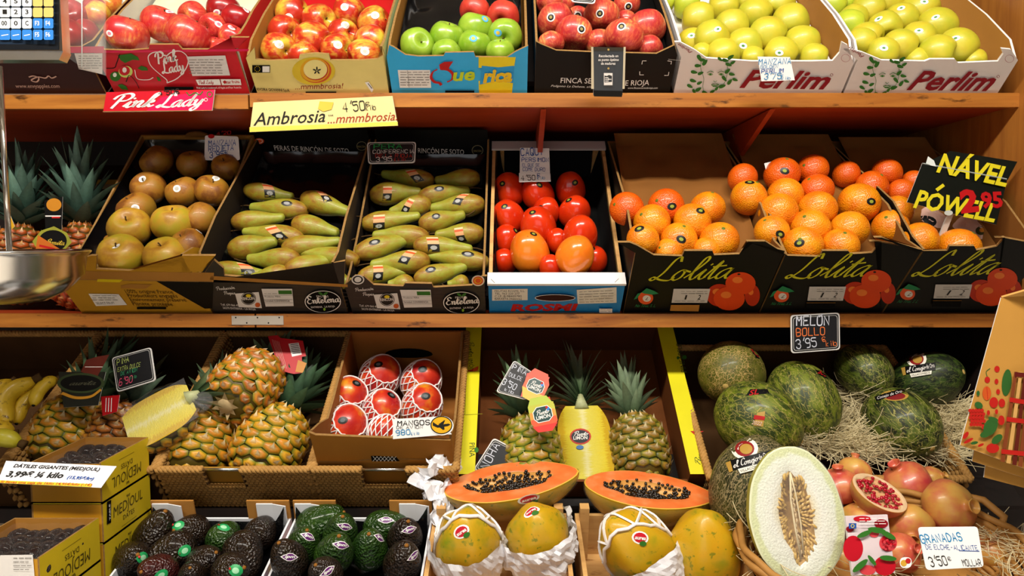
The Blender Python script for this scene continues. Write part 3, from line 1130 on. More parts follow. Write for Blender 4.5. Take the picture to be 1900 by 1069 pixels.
def crate(name, label, cat, bl, br, prof, Y=YF, Z=ZT, depth=.48, hb=.10, tilt=TILT, mo=KRAFT, mi=KRAFT, edge=KEDGE, hs=None, tab=False, th=.005, notch=None, floor=None, group=None, MW=None):
    c = Crate()
    if MW is None:
        x0, x1 = Xat(bl, Y, Z), Xat(br, Y, Z)
    else:
        x0, x1 = 0, br
    c.w, c.depth = x1 - x0, depth
    c.MW = MW if MW is not None else Matrix.Translation((x0, Y, Z + .001)) @ Matrix.Rotation(tilt, 4, 'X')
    c.root = tag(empty(name, c.MW), label, cat, group)
    c.inv = c.MW.inverted()
    c.mb = MB()
    c.art = Art(c.mb, c.MW)
    c.hb = hb
    if prof is not None:
        q = [c.art.L(p) for p in prof]
        q[0].x, q[-1].x = 0, c.w
        cap = sorted(p.y for p in q)[len(q) // 2] + .024
        for p in q:
            p.y = min(p.y, cap)
        c.hf = [p.y for p in q]
        c.mb.prism([(0, 0, 0), (c.w, 0, 0)] + [(p.x, 0, p.y) for p in reversed(q)], (0, th, 0), mo, mi, edge)
        h0, h1 = q[0].y, q[-1].y
    else:
        h0 = h1 = hb
        c.hf = [hb]
    for x, h in ((0, h0), (c.w - th, h1)):
        b = MB()
        s_ = min(hs, c.hf[0] + .02) if hs is not None else max(h0, h1) * .9
        pts = [(x, th, 0), (x, depth - th, 0), (x, depth - th, hb), (x, .16, s_ if notch is None else hb), (x, .10, s_ if notch is None else notch), (x, .05, max(s_, h * .86)), (x, th, h)]
        l, r = (mo, mi) if x == 0 else (mi, mo)
        b.prism(pts, (th, 0, 0), l, r, edge)
        b.build('side_panel', c.root)
    b = MB()
    b.box((0, depth - th, 0), (c.w, depth, hb), mi)
    if tab:
        b.prism([(c.w / 2 + .032 * math.cos(a), depth - th, hb - .004 + .016 * math.sin(a)) for a in [PI * i / 8 for i in range(9)]], (0, th, 0), KRAFTD)
    b.build('back_panel', c.root)
    b = MB()
    b.box((0, 0, -.003), (c.w, depth, .001), floor or mi)
    b.build('base', c.root)
    return c


def done(c, name='front_panel'):
    return c.mb.build(name, c.root)


def pt_on(c, px, py, wv):
    d = c.inv.to_3x3() @ ray(px, py)
    o = c.inv @ CAM
    return (wv - o.z) / d.z


def hit_w(c, px, py, rpx, w0):
    t = pt_on(c, px, py, w0 + .04)
    for _ in range(6):
        t = pt_on(c, px, py, w0 + rpx * t / F)
    return t


DIAG = []


def auto_w0(c, row, lo=.004, hi=.12, gap=.006):
    best = lo
    w_ = lo
    while w_ < hi:
        ok = True
        for f in row:
            t = hit_w(c, f[0], f[1], f[2], w_)
            p = c.inv @ (CAM + ray(f[0], f[1]) * t)
            if p.y - f[2] * t / F < .005 + gap:
                ok = False
        if ok:
            best = w_
        w_ += .003
    return best


def fill(c, kind, sk, rows, adj, noun, box, style=None, w0=None, axes=None, stem=True, tray=FILMB, grp=None, k=.985, lng=1.0, cat=None, rowsk=None, rotk=None, relax=True, stk=1.0, traymargin=.012, clamp=True):
    fl = [(r, i, f) for r, row in enumerate(rows) for i, f in enumerate(row)]
    if w0 is None:
        w0 = auto_w0(c, rows[0])
    ts = [hit_w(c, f[0], f[1], f[2], w0) for _, _, f in fl]
    t0 = list(ts)
    rays = [ray(f[0], f[1]) for _, _, f in fl]
    if relax:
        for it in range(80):
            for i in range(len(fl)):
                for j in range(i):
                    a, b = CAM + rays[i] * ts[i], CAM + rays[j] * ts[j]
                    ra, rb = fl[i][2][2] * ts[i] / F, fl[j][2][2] * ts[j] / F
                    ov = .90 * (ra + rb) - (a - b).length
                    if ov > 0:
                        n, m = (i, j) if ts[i] < ts[j] else (j, i)
                        ts[m] = min(t0[m], ts[m] + ov * .35)
                        tn = ts[n] - ov * .35
                        p = c.inv @ (CAM + rays[n] * tn)
                        if p.y - fl[n][2][2] * tn / F > .006 or p.z - fl[n][2][2] * tn / F > max(c.hf):
                            ts[n] = tn
    b = MB()
    if tray is not None:
        nu, nv = 22, 26
        m_ = traymargin
        ctr = [c.inv @ (CAM + rays[i] * t0[i]) for i in range(len(fl))]

        def tf(u, v):
            x, y = m_ + (c.w - 2 * m_) * u, m_ + (c.depth - 2 * m_) * v
            z = max(.003, w0 - .001)
            e = min(u, 1 - u, v, 1 - v)
            if e < .001:
                z = max(z + .012, c.hb - .006) if tray in (FILMB, BLACKM) else z + .012
            elif w0 > .02:
                z -= .008 * max(0, math.sin(x * 42) * math.sin(y * 42))
            return (x, y, z)
        b.grid(tf, nu, nv, tray)
        b.build('tray', c.root)
    out = []
    for n, (r, i, f) in enumerate(fl):
        P = CAM + rays[n] * ts[n]
        rad = f[2] * ts[n] / F * k
        lp = c.inv @ P
        if clamp and lp.z - rad < c.hb and not (lp.x - rad > .005 and lp.x + rad < c.w - .005):
            rad = max(rad * .86, min(rad, c.w * .2))
            lp.x = min(max(lp.x, rad + .005), c.w - rad - .005)
            P = c.MW @ lp
        if lp.y - rad < 0 or lp.x - rad < -.004 or lp.x + rad > c.w + .004 or lp.y + rad > c.depth:
            DIAG.append((box, r, i, [round(q, 3) for q in lp], round(rad, 3), round(c.w, 3)))
        ax = camv(V(R.choice(axes or [(.6, .5, .5), (-.6, .5, .5), (.2, .8, .5), (.9, .1, .2), (0, .3, 1)])) + V((R.uniform(-.25, .25), R.uniform(-.25, .25), R.uniform(-.2, .2))))
        s_ = sk
        if rowsk and (r, i) in rowsk:
            s_ = rowsk[(r, i)]
        ad = adj[s_] if isinstance(adj, dict) else adj
        row = rows[r]
        rn = ['front', 'second', 'third', 'fourth', 'fifth', 'sixth'][r] if r < len(rows) - 1 or len(rows) < 2 else 'back'
        pos = ORD[i] + ' from left' if len(row) > 1 else 'alone'
        has = style and len(f) > 4
        lab = ('stickered ' if has else '') + ad + ' ' + noun + ', ' + pos + ' in ' + rn + ' row of the ' + box
        o = mk_fruit(noun.replace(' ', '_'), kind, s_, P, ax, rad, lng, None, lab, cat or noun, grp or (noun + 's in the ' + box), stem)
        if has:
            bpy_o = o
            sticker(bpy_o, (f[3], f[4]), style, rotk, stk)
        out.append(o)
    return out


def upd():
    bpy.context.view_layer.update()


# =============================================================== TOP SHELF
# -- dark red crate behind the scale
c = crate('fruit_crate', 'dark red apple crate behind the steel scale at far left of top shelf', 'crate', -70, 197, [(-80, 90), (192, 88)], mo=pm('2a0508', .45, .4), mi=pm('c4bfb0', .7, .2), depth=.45, hb=.085)
A = c.art
A.poly([(-70, 88), (193, 86), (193, 98), (-70, 99)], PINKC)
A.poly([(138, 99), (190, 99), (190, 138), (146, 128)], pm('d9d2cc', .6, .3))
A.small(146, 104, 188, 6, 4.5, GREYT, 1.2)
A.text('www.envyapples.com', (31, 163), (112, 163), 6, pm('c8a090', .6, .3, 0), ITAL)
A.line([(54, 143), (62, 141), (72, 145), (68, 152), (58, 149), (70, 143), (84, 145), (90, 141), (96, 145), (104, 142)], 2.2, pm('c8a090', .6, .3, 0), True)
done(c)
fill(c, 'apple', 'dark', [[(60, 70, 34), (125, 66, 32), (176, 62, 27)], [(132, 28, 30), (176, 20, 27), (221, 28, 26, 202, 42)], [(238, 6, 28, 229, 9)]], {'dark': 'dark red', 'yelred': 'yellow red'}, 'apple', 'crate behind the scale', 'white', rowsk={(1, 2): 'yelred', (2, 0): 'yelred'}, tray=pm('d8d4c0', .6, .3))
# -- Pink Lady
c = crate('fruit_crate', 'bright red apple crate with white heart outline on its front', 'crate', 214, 464, [(193, 92), (240, 94), (262, 92), (276, 91), (277, 83), (330, 83), (338, 92), (385, 92), (440, 90), (450, 78), (458, 58), (463, 62)], mo=REDC, mi=pm('cfc9bd', .7, .2), hs=.11, hb=.085)
A = c.art
A.poly([(194, 94), (462, 91), (461, 95), (194, 98)], PINKC)
A.ring((330, 112), 1, 1, 1, INKR)
hp = [(310, 154), (309, 148), (297, 138), (280, 122), (275, 106), (283, 98), (296, 97), (307, 104), (318, 97), (334, 95), (346, 103), (349, 116), (342, 132), (328, 146), (310, 154)]
A.line(hp, 1.6, WHITE, True)
A.text('Pink', (291, 119), (330, 112), 19, WHITE, SCR, 3.6)
A.text('Lady', (302, 137), (342, 130), 19, WHITE, SCR, 3.6)
for q in ([(218, 103), (232, 101), (243, 99), (256, 106), (259, 112), (246, 111), (232, 117), (224, 112)], [(255, 127), (262, 122), (272, 125), (275, 131), (263, 131)], [(290, 142), (296, 144), (299, 151), (293, 150)], [(218, 158), (226, 156), (234, 160), (238, 167), (226, 166)]):
    A.poly(q, GREEN)
A.line([(222, 101), (216, 118), (212, 126), (197, 127)], 1.5, BLACK, True)
A.disc((214, 142), 10, 9, GREEN)
A.disc((213, 139), 3.5, 4, WHITE)
A.disc((233, 133), 13, 11, pm('c8d870', .6, .3, 0))
A.disc((231, 131), 10, 9, REDC)
A.disc((231, 130), 4, 5, WHITE)
A.line([(250, 130), (255, 146), (275, 148), (284, 144)], 1.5, WHITE, True)
A.line([(234, 152), (240, 140), (252, 152), (258, 164)], 1.3, BLACK, True)
A.poly([(346, 105), (418, 103), (427, 140), (357, 141)], pm('d6cfcc', .6, .3))
A.small(351, 111, 414, 6, 5, GREYT, 1.2)
A.poly([(363, 148), (407, 147), (410, 158), (368, 158)], WHITE)
A.poly([(409, 147), (446, 147), (448, 158), (412, 158)], WHITE)
A.text('Pink Lady', (369, 156), (396, 155), 6, INKR, SCR, 3)
A.text('star fruits', (419, 155), (445, 154), 5, INKR, BOLD)
A.poly([(413, 152), (417, 149), (421, 152), (417, 156)], INKR)
A.text('Pink Lady is a trademark of Apple and Pear Australia', (366, 165), (448, 164), 3.4, WHITE, SANS)
A.rect(305, 161, 359, 167, BLACKM)
done(c)
fill(c, 'apple', 'pink', [[(236, 64, 39, 203, 62), (350, 66, 40), (398, 84, 18), (412, 93, 22, 413, 86)], [(300, 45, 36, 316, 15), (396, 52, 27, 406, 45), (430, 68, 25, 430, 51)], [(358, 32, 29), (415, 18, 31, 402, 23), (453, 35, 30, 456, 18)]], {'pink': 'pink red', 'dark': 'dark red'}, 'apple', 'red heart crate', 'pink', rowsk={(2, 1): 'dark', (2, 2): 'dark', (1, 1): 'pink'}, tray=pm('cfd0b4', .6, .3), axes=[(-.4, -.2, .8), (.4, .8, .2), (-.5, .8, .1)])
# -- Ambrosia
c = crate('fruit_crate', 'cream apple crate with round sliced apple picture on its front', 'crate', 478, 722, [(458, 108), (470, 82), (474, 110), (497, 113), (554, 111), (556, 102), (585, 99), (610, 101), (613, 112), (672, 112), (700, 110), (713, 102), (720, 74)], mo=CREAMC, mi=KRAFT, hs=.10, hb=.078)
A = c.art
A.disc((582, 132), 40, 26, pm('d2b428', .5, .35))
A.disc((586, 131), 29, 23, pm('c8501a', .5, .35))
A.disc((584, 130), 27, 22, pm('d8a018', .5, .35))
A.disc((586, 130), 23, 19, pm('b83018', .5, .35))
A.disc((585, 129), 22, 18, pm('e4d488', .5, .35))
for i in range(5):
    a = PI / 2 + 2 * PI * i / 5
    A.disc((588 + 4.5 * math.cos(a), 131 - 4 * math.sin(a)), 3.6, 1.4, INKK, 10, -a)
A.text('...mmmbrosia!', (548, 166), (639, 164), 9.5, pm('8a2010', .6, .3, 0), ITAL)
A.rect(468, 121, 501, 135, BLACKM)
A.rect(487, 123, 500, 134, WHITE)
for i in range(10):
    a = 2 * PI * i / 10
    A.disc((477.5 + 5 * math.cos(a), 128 + 5 * math.sin(a)), .7, .7, YELC, 6)
A.text('RIVOIRA GIOVANNI S.p.A.', (477, 168), (538, 170), 4.5, INKK, BOLD)
A.small(477, 173, 540, 1, 3, INKK, 1.2)
A.rect(567, 170, 624, 173.5, BLACKM)
A.poly([(677, 153), (684, 152), (693, 166), (690, 172)], WHITE)
A.line([(683, 155), (690, 164)], 1.5, INKK)
done(c)
fill(c, 'appletall', 'ambro', [[(518, 93, 33, 518, 82), (564, 106, 28), (626, 95, 31, 627, 83), (677, 104, 32, 677, 95)], [(527, 59, 31), (579, 76, 35), (636, 63, 28, 641, 46), (688, 78, 32)], [(541, 27, 33, 536, 32), (592, 39, 32), (648, 24, 30, 639, 13), (695, 45, 32, 696, 28)]], 'yellow red', 'apple', 'cream crate', 'cream', tray=pm('b80c18', .35, .5), axes=[(.85, -.25, .3), (.7, -.3, .6), (.8, .2, .2), (-.7, -.3, .3)])
# -- Querica
c = crate('fruit_crate', 'light blue apple crate with yellow lettering band on its front', 'crate', 728, 978, [(722, 106), (722, 84), (731, 88), (752, 102), (776, 105), (823, 104), (826, 98), (879, 97), (882, 106), (940, 107), (957, 96), (980, 85), (985, 108)], mo=BLUEC, mi=KRAFT, hs=.10, hb=.075)
A = c.art
A.poly([(888, 106), (957, 106), (954, 124), (888, 126)], YELC)
A.poly([(888, 150), (952, 152), (950, 173), (889, 173)], YELC)
A.poly([(894, 122), (925, 125), (954, 122), (952, 154), (920, 150), (890, 157)], pm('1f90cc', .45, .4))
A.poly([(738, 130), (798, 130), (800, 163), (742, 163)], WHITE)
A.small(743, 134, 796, 6, 4.8, GREYT, 1.3)
A.line([(756, 131), (759, 162)], .8, GREYT)
for m_, wd in ((INKR, 5),):
    A.line([(811, 129), (803, 134), (800, 144), (806, 152), (815, 154), (818, 157)], wd, m_, True, .6)
    A.line([(818, 128), (832, 130), (840, 138), (838, 148), (830, 152)], wd, m_, True, .6)
    A.poly([(816, 128), (815, 120), (824, 115), (841, 114), (834, 124), (832, 131)], m_)
A.text('ue', (841, 150), (882, 148), 22, pm('b8c820', .5, .3, 0), ('font', .25, .03))
A.text('rica', (896, 153), (951, 151), 23, pm('e0b818', .5, .3, 0), ('font', .25, .045))
A.rect(826, 168, 880, 172, BLACKM)
done(c)
fill(c, 'apple', 'granny', [[(775, 85, 33), (829, 100, 28), (880, 83, 31, 878, 71), (928, 96, 27)], [(828, 69, 33), (883, 52, 33, 900, 35), (937, 68, 33, 924, 61)], [(881, 20, 29), (934, 32, 31)]], {'granny': 'green', 'redm': 'matt red'}, 'apple', 'light blue crate', 'blue', rowsk={(2, 0): 'redm', (2, 1): 'redm'}, tray=FILMB, axes=[(-.2, -.6, .7), (.1, .9, .4), (.3, .2, .9)])
# -- Finca
c = crate('fruit_crate', 'black apple crate with white capitals behind a small card', 'crate', 992, 1242, [(993, 95), (994, 77), (1003, 82), (1032, 94), (1100, 97), (1218, 100), (1252, 84), (1257, 103)], mo=BLACK, mi=pm('1a1512', .6, .3), hs=.10, hb=.085)
A = c.art
A.text('FINCA SE', (1040, 154), (1097, 155), 9.5, WHITE, SANS)
A.text('E RIOJA', (1160, 159), (1204, 158), 9.5, WHITE, SANS)
A.text('Polígono La Dehesa, s/n', (1022, 161), (1097, 163), 3.6, WHITE, ITAL)
A.text('www.fincasenorioderioja.com', (1165, 165), (1220, 165), 3.6, WHITE, ITAL)
for q in ([(1191, 119), (1192, 113), (1199, 113)], [(1239, 113), (1246, 114), (1245, 119)], [(1187, 133), (1187, 139), (1194, 139)], [(1233, 140), (1240, 140), (1241, 134)]):
    A.line(q, 1.3, WHITE)
done(c)
fill(c, 'apple', 'finca', [[(1022, 82, 25), (1065, 64, 36, 1079, 54), (1112, 80, 27), (1158, 71, 38, 1153, 49), (1203, 92, 28)], [(1015, 40, 36, 1022, 32), (1072, 30, 20, 1072, 29), (1116, 30, 34, 1113, 25), (1161, 38, 20, 1161, 40), (1204, 53, 36)], [(1019, 6, 25), (1045, 6, 22), (1163, 10, 26, 1166, 12)]], 'rosy striped', 'apple', 'black capitals crate', 'black', tray=BLACKM, axes=[(.2, .9, -.1), (.5, .5, -.3), (0, .8, -.4)])


# -- Perlim pair
def perlim(c, ox, oy, s, dark):
    A = c.art
    gm = pm('2d6b20', .6, .3, 0)

    def q(x, y):
        return (ox + x * s, oy + y * s)
    for (x, y, a, l) in ((-28, -38, 60, 15), (-20, -34, 20, 12), (-31, -24, 0, 13), (-18, -30, -50, 14), (-38, -12, 10, 13), (-26, -10, -20, 12), (-40, 4, 15, 13), (-28, 8, -25, 11), (-46, 14, 30, 12), (-30, 20, -30, 13), (-38, 24, 60, 11), (-18, 26, 20, 12), (-12, 34, -5, 14), (-4, 24, -30, 11),
                         (20, -34, 10, 13), (30, -40, -35, 14), (26, -26, 20, 13), (10, -36, 40, 11), (34, -30, -30, 11), (24, -14, -40, 13), (32, -8, 10, 12), (18, 0, 50, 13), (28, 6, -50, 13), (38, 2, 20, 11), (14, 14, -15, 14), (4, 18, -50, 10), (2, 32, 30, 10), (-22, 36, -60, 10)):
        a = math.radians(a)
        ps = []
        for i in range(10):
            t = 2 * PI * i / 10
            u, v = l / 2 * math.cos(t), l * .24 * math.sin(t) * (1 - .35 * math.cos(t))
            ps.append(q(x + u * math.cos(a) - v * math.sin(a), y + u * math.sin(a) + v * math.cos(a)))
        A.poly(ps, gm)
    for ln in ([(-24, -36), (-26, -20), (-20, 0), (-22, 16), (-16, 36)], [(16, -38), (24, -20), (20, 4), (8, 20)]):
        A.line([q(*p) for p in ln], .8, gm, True)
    for x in (-8, 12):
        A.line([q(x - 6, -11), q(x, -14), q(x + 6, -12)], 1.2, gm, True)
        A.disc(q(x, -8), 5 * s, 2.2 * s, pm('8aa078', .6, .3, 0), 12)
        A.disc(q(x, -8), 2 * s, 2 * s, gm, 10)
    A.line([q(-2, 4), q(1, 6), q(4, 4)], 1, gm, True)
    A.poly([q(-7, 11), q(-2, 9.5), q(1, 10.5), q(4, 9.5), q(9, 10.5), q(3, 15), q(-3, 15)], gm)
    A.line([q(-4, 11.8), q(5, 11.8)], .8, WHITE)


c = crate('fruit_crate', 'white apple crate with green leaf face, price card on its front', 'crate', 1250, 1560, [(1251, 107), (1252, 78), (1262, 76), (1288, 92), (1311, 108), (1396, 114), (1500, 114), (1545, 113), (1558, 98), (1562, 78), (1573, 84), (1585, 118)], mo=pm('d8cfca', .5, .35, .04), mi=KRAFT, hs=.10, hb=.073, edge=pm('e4e0dc', .6, .3))
perlim(c, 1326, 146, 1.0, 0)
A = c.art
A.text('Perlim', (1372, 162), (1534, 165), 30, pm('82081a', .5, .3, 0), ('font', .32, .028))
A.ring((1543, 139), 2.5, 2.5, .8, MAROON, 10)
A.line([(1251, 176), (1557, 181)], 1.2, GREEN)
A.rect(1382, 177, 1430, 181, BLACKM)
A.text('Perlim', (1285, 96), (1260, 80), 5, MAROON, BITAL)
A.ring((1569, 108), 8, 7, .9, pm('b08080', .6, .3, 0))
A.line([(1240, 110), (1268, 113)], .5, WHITE)
done(c)
GOLD_AX = [(.9, -.2, .3), (.8, -.4, .3), (.9, .2, .1), (-.2, -.7, .5)]
fill(c, 'appletall', 'golden', [[(1283, 79, 27, 1283, 66), (1302, 100, 20), (1340, 103, 31), (1396, 108, 22), (1446, 103, 33, 1446, 98), (1510, 108, 27)], [(1319, 71, 33, 1332, 54), (1380, 87, 34, 1379, 85), (1486, 82, 34)], [(1295, 36, 32), (1357, 51, 33), (1421, 67, 36)], [(1342, 15, 30), (1399, 29, 32), (1465, 43, 35)], [(1228, 2, 18), (1275, 10, 26), (1386, 2, 26), (1441, 12, 34)]], {'golden': 'golden yellow', 'goldg': 'greenish yellow'}, 'apple', 'leaf crate with card', 'oval', rowsk={(4, 0): 'goldg', (4, 1): 'goldg'}, tray=pm('e2ded8', .7, .2), axes=GOLD_AX, traymargin=.008)
c = crate('fruit_crate', 'white apple crate with green leaf face beside the wooden wall', 'crate', 1565, 1850, [(1568, 112), (1566, 84), (1576, 81), (1600, 97), (1636, 112), (1716, 114), (1726, 110), (1772, 110), (1778, 117), (1852, 114), (1862, 100), (1862, 84), (1876, 92), (1886, 112)], mo=pm('d8cfca', .5, .35, .04), mi=KRAFT, hs=.10, hb=.073, edge=pm('e4e0dc', .6, .3))
perlim(c, 1645, 149, .98, 0)
A = c.art
A.text('Perlim', (1682, 166), (1836, 168), 30, pm('82081a', .5, .3, 0), ('font', .32, .028))
A.ring((1852, 142), 2.5, 2.5, .8, MAROON, 10)
A.line([(1566, 181), (1848, 183)], 1.2, GREEN)
A.rect(1686, 180, 1734, 184, BLACKM)
A.text('Perlim', (1604, 104), (1577, 86), 5.5, MAROON, BITAL)
A.ring((1873, 109), 8, 7, .9, pm('b08080', .6, .3, 0))
done(c)
fill(c, 'appletall', 'golden', [[(1571, 80, 28), (1636, 100, 30, 1640, 89), (1701, 113, 24), (1737, 100, 34), (1805, 114, 24)], [(1607, 72, 31), (1668, 88, 33), (1773, 90, 37, 1773, 71)], [(1546, 47, 29), (1640, 53, 31, 1630, 35), (1703, 74, 33, 1705, 57)], [(1582, 36, 27), (1670, 37, 31, 1672, 15), (1737, 51, 36, 1736, 32)], [(1527, 12, 27), (1562, 8, 22), (1608, 21, 32, 1602, 23), (1705, 18, 34, 1715, 3)], [(1646, 4, 30)]], {'golden': 'golden yellow', 'goldg': 'greenish yellow'}, 'apple', 'leaf crate by wall', 'oval', rowsk={(2, 0): 'goldg', (4, 0): 'goldg', (4, 1): 'goldg'}, tray=pm('e2ded8', .7, .2), axes=GOLD_AX, traymargin=.008)

# =============================================================== MIDDLE SHELF
# -- russet apples
c = crate('fruit_crate', 'low ochre apple crate with black slanted corner and French print', 'crate', 152, 394, [(137, 500), (160, 462), (176, 470), (178, 500), (240, 503), (375, 505), (384, 490), (393, 462), (397, 470)], Z=ZM, mo=pm('b8861c', .5, .35), mi=KRAFT, hs=.10, hb=.115, tab=True, depth=.5)
A = c.art
A.poly([(140, 503), (397, 506), (396, 523), (141, 519)], KRAFT)
A.line([(141, 519), (396, 523)], 1.5, KEDGE)
A.poly([(290, 522), (396, 524), (394, 572), (380, 573)], BLACK)
A.poly([(181, 518), (228, 519), (222, 524), (180, 523)], YELC)
A.poly([(224, 530), (240, 527), (282, 528), (270, 536), (224, 535)], KRAFT)
for i, t in enumerate(('100% origine France', 'Producteurs engagés', 'Environnement préservé', 'Planète protégée')):
    x0, y0 = 234 + 4.5 * i, 544 + i * 7.6
    A.text(t, (x0, y0), (x0 + (88, 92, 104, 74)[i], y0 + 1), 6, pm('4a3208', .6, .3, 0), SANS)
A.poly([(164, 545), (220, 546), (236, 566), (178, 568)], WHITE)
A.text('SELECT FRUIT', (180, 565), (214, 564), 3.6, INKK, SANS)
A.small(172, 549, 218, 3, 4, GREYT, 1.2)
A.rect(254, 570, 308, 574, BLACKM)
done(c)
fill(c, 'apple', 'russet', [[(185, 496, 14), (225, 474, 42, 217, 459), (308, 476, 40), (363, 495, 21)], [(205, 447, 12), (240, 423, 39), (322, 415, 40), (380, 456, 34, 371, 427)], [(254, 388, 35, 251, 386), (395, 406, 33)], [(275, 350, 32, 266, 333), (340, 357, 32, 328, 350), (410, 354, 32, 401, 331)], [(291, 300, 31), (357, 305, 28), (419, 311, 26)]], {'russet': 'brown russet', 'russy': 'yellow russet'}, 'apple', 'ochre crate', 'white', rowsk={(0, 0): 'russy', (0, 1): 'russy', (0, 2): 'russy', (1, 2): 'russy', (1, 1): 'russy'}, tray=FILMB, axes=[(-.1, .8, .45), (.1, .7, .6), (-.3, .6, .6)])


# -- conference pears
def entelena(c, dx, dy, left):
    A = c.art

    def q(x, y):
        return (x + dx, y + dy)
    for i in range(7):
        A.line([q(400, 528 + i * 7.5), q(520, 530 + i * 7.5), q(645, 537 + i * 6.7)], .8, pm('4a4038', .7, .2, 0))
    A.text('Producción', q(402, 539), q(436, 536), 6, WHITE, SCR, 2.6)
    A.text('Propia', q(416, 547), q(437, 546), 6, WHITE, SCR, 2.6)
    A.poly([q(436, 545), q(480, 542), q(486, 572), q(443, 570)], pm('dedad6', .6, .3, 0))
    A.disc(q(461, 554), 14, 12, INKK)
    A.ring(q(461, 554), 12.5, 10.5, .7, WHITE)
    A.text('RINCÓN', q(449, 557), q(473, 556), 5, WHITE, BOLD)
    A.disc(q(461, 549), 5, 3, YELC, 10)
    A.disc(q(478, 566), 5, 4.4, pm('c85a20', .6, .3, 0), 12)
    A.text('Telf. 679 066 497', q(410, 567), q(446, 569), 3.6, WHITE, SANS)
    A.text('26270 ENTRENA - LA RIOJA', q(414, 573), q(475, 576), 3.4, WHITE, SANS)
    A.poly([q(485, 536), q(542, 536), q(545, 568), q(493, 569)], pm('dedad6', .6, .3, 0))
    A.poly([q(516, 539), q(541, 539), q(542, 546), q(517, 546)], GREEN)
    A.text('Producto: PERA', q(492, 552), q(521, 552), 3, INKK, SANS)
    A.small(490, 545, 514, 1, 4, GREYT, 1) if left else None
    A.line([q(489, 548), q(543, 548)], .7, GREYT)
    A.line([q(490, 556), q(543, 556)], .7, GREYT)
    A.text('Variedad: CONFERENCIA', q(492, 560), q(538, 560), 3, INKK, SANS)
    A.line([q(491, 562), q(544, 562)], .7, GREYT)
    A.disc(q(599, 560), 35, 21.5, BLACKM)
    A.ring(q(599, 560), 33, 20, 1.6, WHITE)
    A.text('FRUTAS', q(588, 552), q(610, 552), 3.6, WHITE, SANS)
    A.text('Entelena', q(571, 564), q(631, 560), 13, WHITE, ('script', .15), 3.2)
    A.disc(q(595, 545), 5, 2.2, GREEN, 10, .6)
    A.disc(q(604, 545), 5, 2.2, GREEN, 10, -.6)
    A.text('ENTRENA   LA RIOJA', q(578, 572), q(622, 570), 3.2, WHITE, SANS)
    A.disc(q(602, 574), 2.2, 2.8, pm('7fae30', .6, .3, 0), 10)


PKW = dict(Z=ZM, mo=pm('2c2622', .5, .35, .3, sc=40), mi=pm('241c16', .7, .2, .2), hb=.105, depth=.5, tab=True)


def pears(c, cols, box, rowsk=None):
    w0 = .012
    fl = [f for col in cols for f in col]
    mid = [((f[0] + f[2]) / 2, (f[1] + f[3]) / 2, f[4]) for f in fl]
    w0 = auto_w0(c, [m for m in mid if m[1] > max(q[1] for q in mid) - 8], gap=.001)
    b = MB()
    b.grid(lambda u, v: (.012 + (c.w - .024) * u, .012 + (c.depth - .024) * v, max(.003, w0 - .001) + (.02 if min(u, 1 - u) < .001 or v > .999 else 0) + .004 * noise.noise(V((u * 9, v * 12, 1)))), 20, 30, FILMB)
    b.build('tray', c.root)
    for ci, col in enumerate(cols):
        for i, f in enumerate(col):
            x0, y0, x1, y1, r = f[:5]
            lift = .006 * (i % 2)
            t0 = hit_w(c, x0, y0, r, w0 + lift)
            rad = r * t0 / F * 1.1
            t1 = pt_on(c, x1, y1, w0 + rad * .8 + lift)
            P0, P1 = CAM + ray(x0, y0) * t0, CAM + ray(x1, y1) * t1
            ax = P1 - P0
            ln = max(ax.length, rad * 1.5)
            side = 'left' if ci == 0 else 'right'
            has = len(f) > 5
            lab = ('stickered ' if has else '') + 'green brown pear, ' + (ORD[i] if i < 7 else ('eighth', 'ninth')[i - 7]) + ' from the front in ' + side + ' column of ' + box
            o = mk_fruit('pear', 'pear', 'pear', P0, ax, rad, ln / rad / 2.05, None, lab, 'pear', 'pears in the ' + box, True)
            if has:
                sticker(o, (f[5], f[6]), 'peardouble' if f[7:] != (0,) else 'pearround', None)


c = crate('fruit_crate', 'brown wood-print pear crate beside the ochre apple crate', 'crate', 398, 645, [(387, 524), (395, 480), (414, 498), (416, 512), (520, 521), (638, 529), (640, 485), (646, 490)], **PKW)
c.art.poly([(390, 512), (645, 528), (645, 533), (390, 519)], KRAFT)
entelena(c, 0, 0, 1)
done(c)
pears(c, [[(424, 502, 495, 506, 16, 458, 498), (518, 511, 470, 516, 19), (527, 481, 462, 485, 20), (451, 460, 510, 446, 21), (528, 438, 456, 428, 18, 511, 431), (460, 410, 525, 408, 18), (538, 389, 468, 382, 18, 532, 377, 0), (481, 356, 541, 367, 16, 499, 351)],
          [(619, 519, 645, 522, 20), (558, 497, 621, 480, 20), (631, 479, 556, 470, 19), (557, 457, 630, 450, 18), (569, 420, 627, 428, 20), (588, 375, 647, 398, 20, 601, 362)]], 'left pear crate')
b = MB()
A = Art(b, c.MW, c.depth - .0065)
A.text('PERAS DE RINCÓN DE SOTO', (510, 279), (648, 285), 9, WHITE, SANS)
A.disc((481, 262), 9, 5.5, ORG)
A.ring((481, 262), 6, 3.5, 1, CREAMT)
A.ring((671, 271), 9, 8, 1.2, pm('8a8060', .6, .3, 0))
A.text('RINCÓN', (664, 274), (678, 274), 3.5, pm('a89860', .6, .3, 0), SANS)
bp = MB()
bp.box((.004, c.depth - .0062, .02), (c.w - .004, c.depth - .0052, c.hb + .03), BLACK)
bp.v += b.v if False else []
off = len(bp.v)
bp.mats += [m for m in b.mats if m not in bp.mats]
bp.v += b.v
bp.f += [tuple(i + off for i in f) for f in b.f]
bp.m += [bp.mats.index(b.mats[i]) for i in b.m]
bp.s += b.s
bp.build('printed_back_flap', c.root)
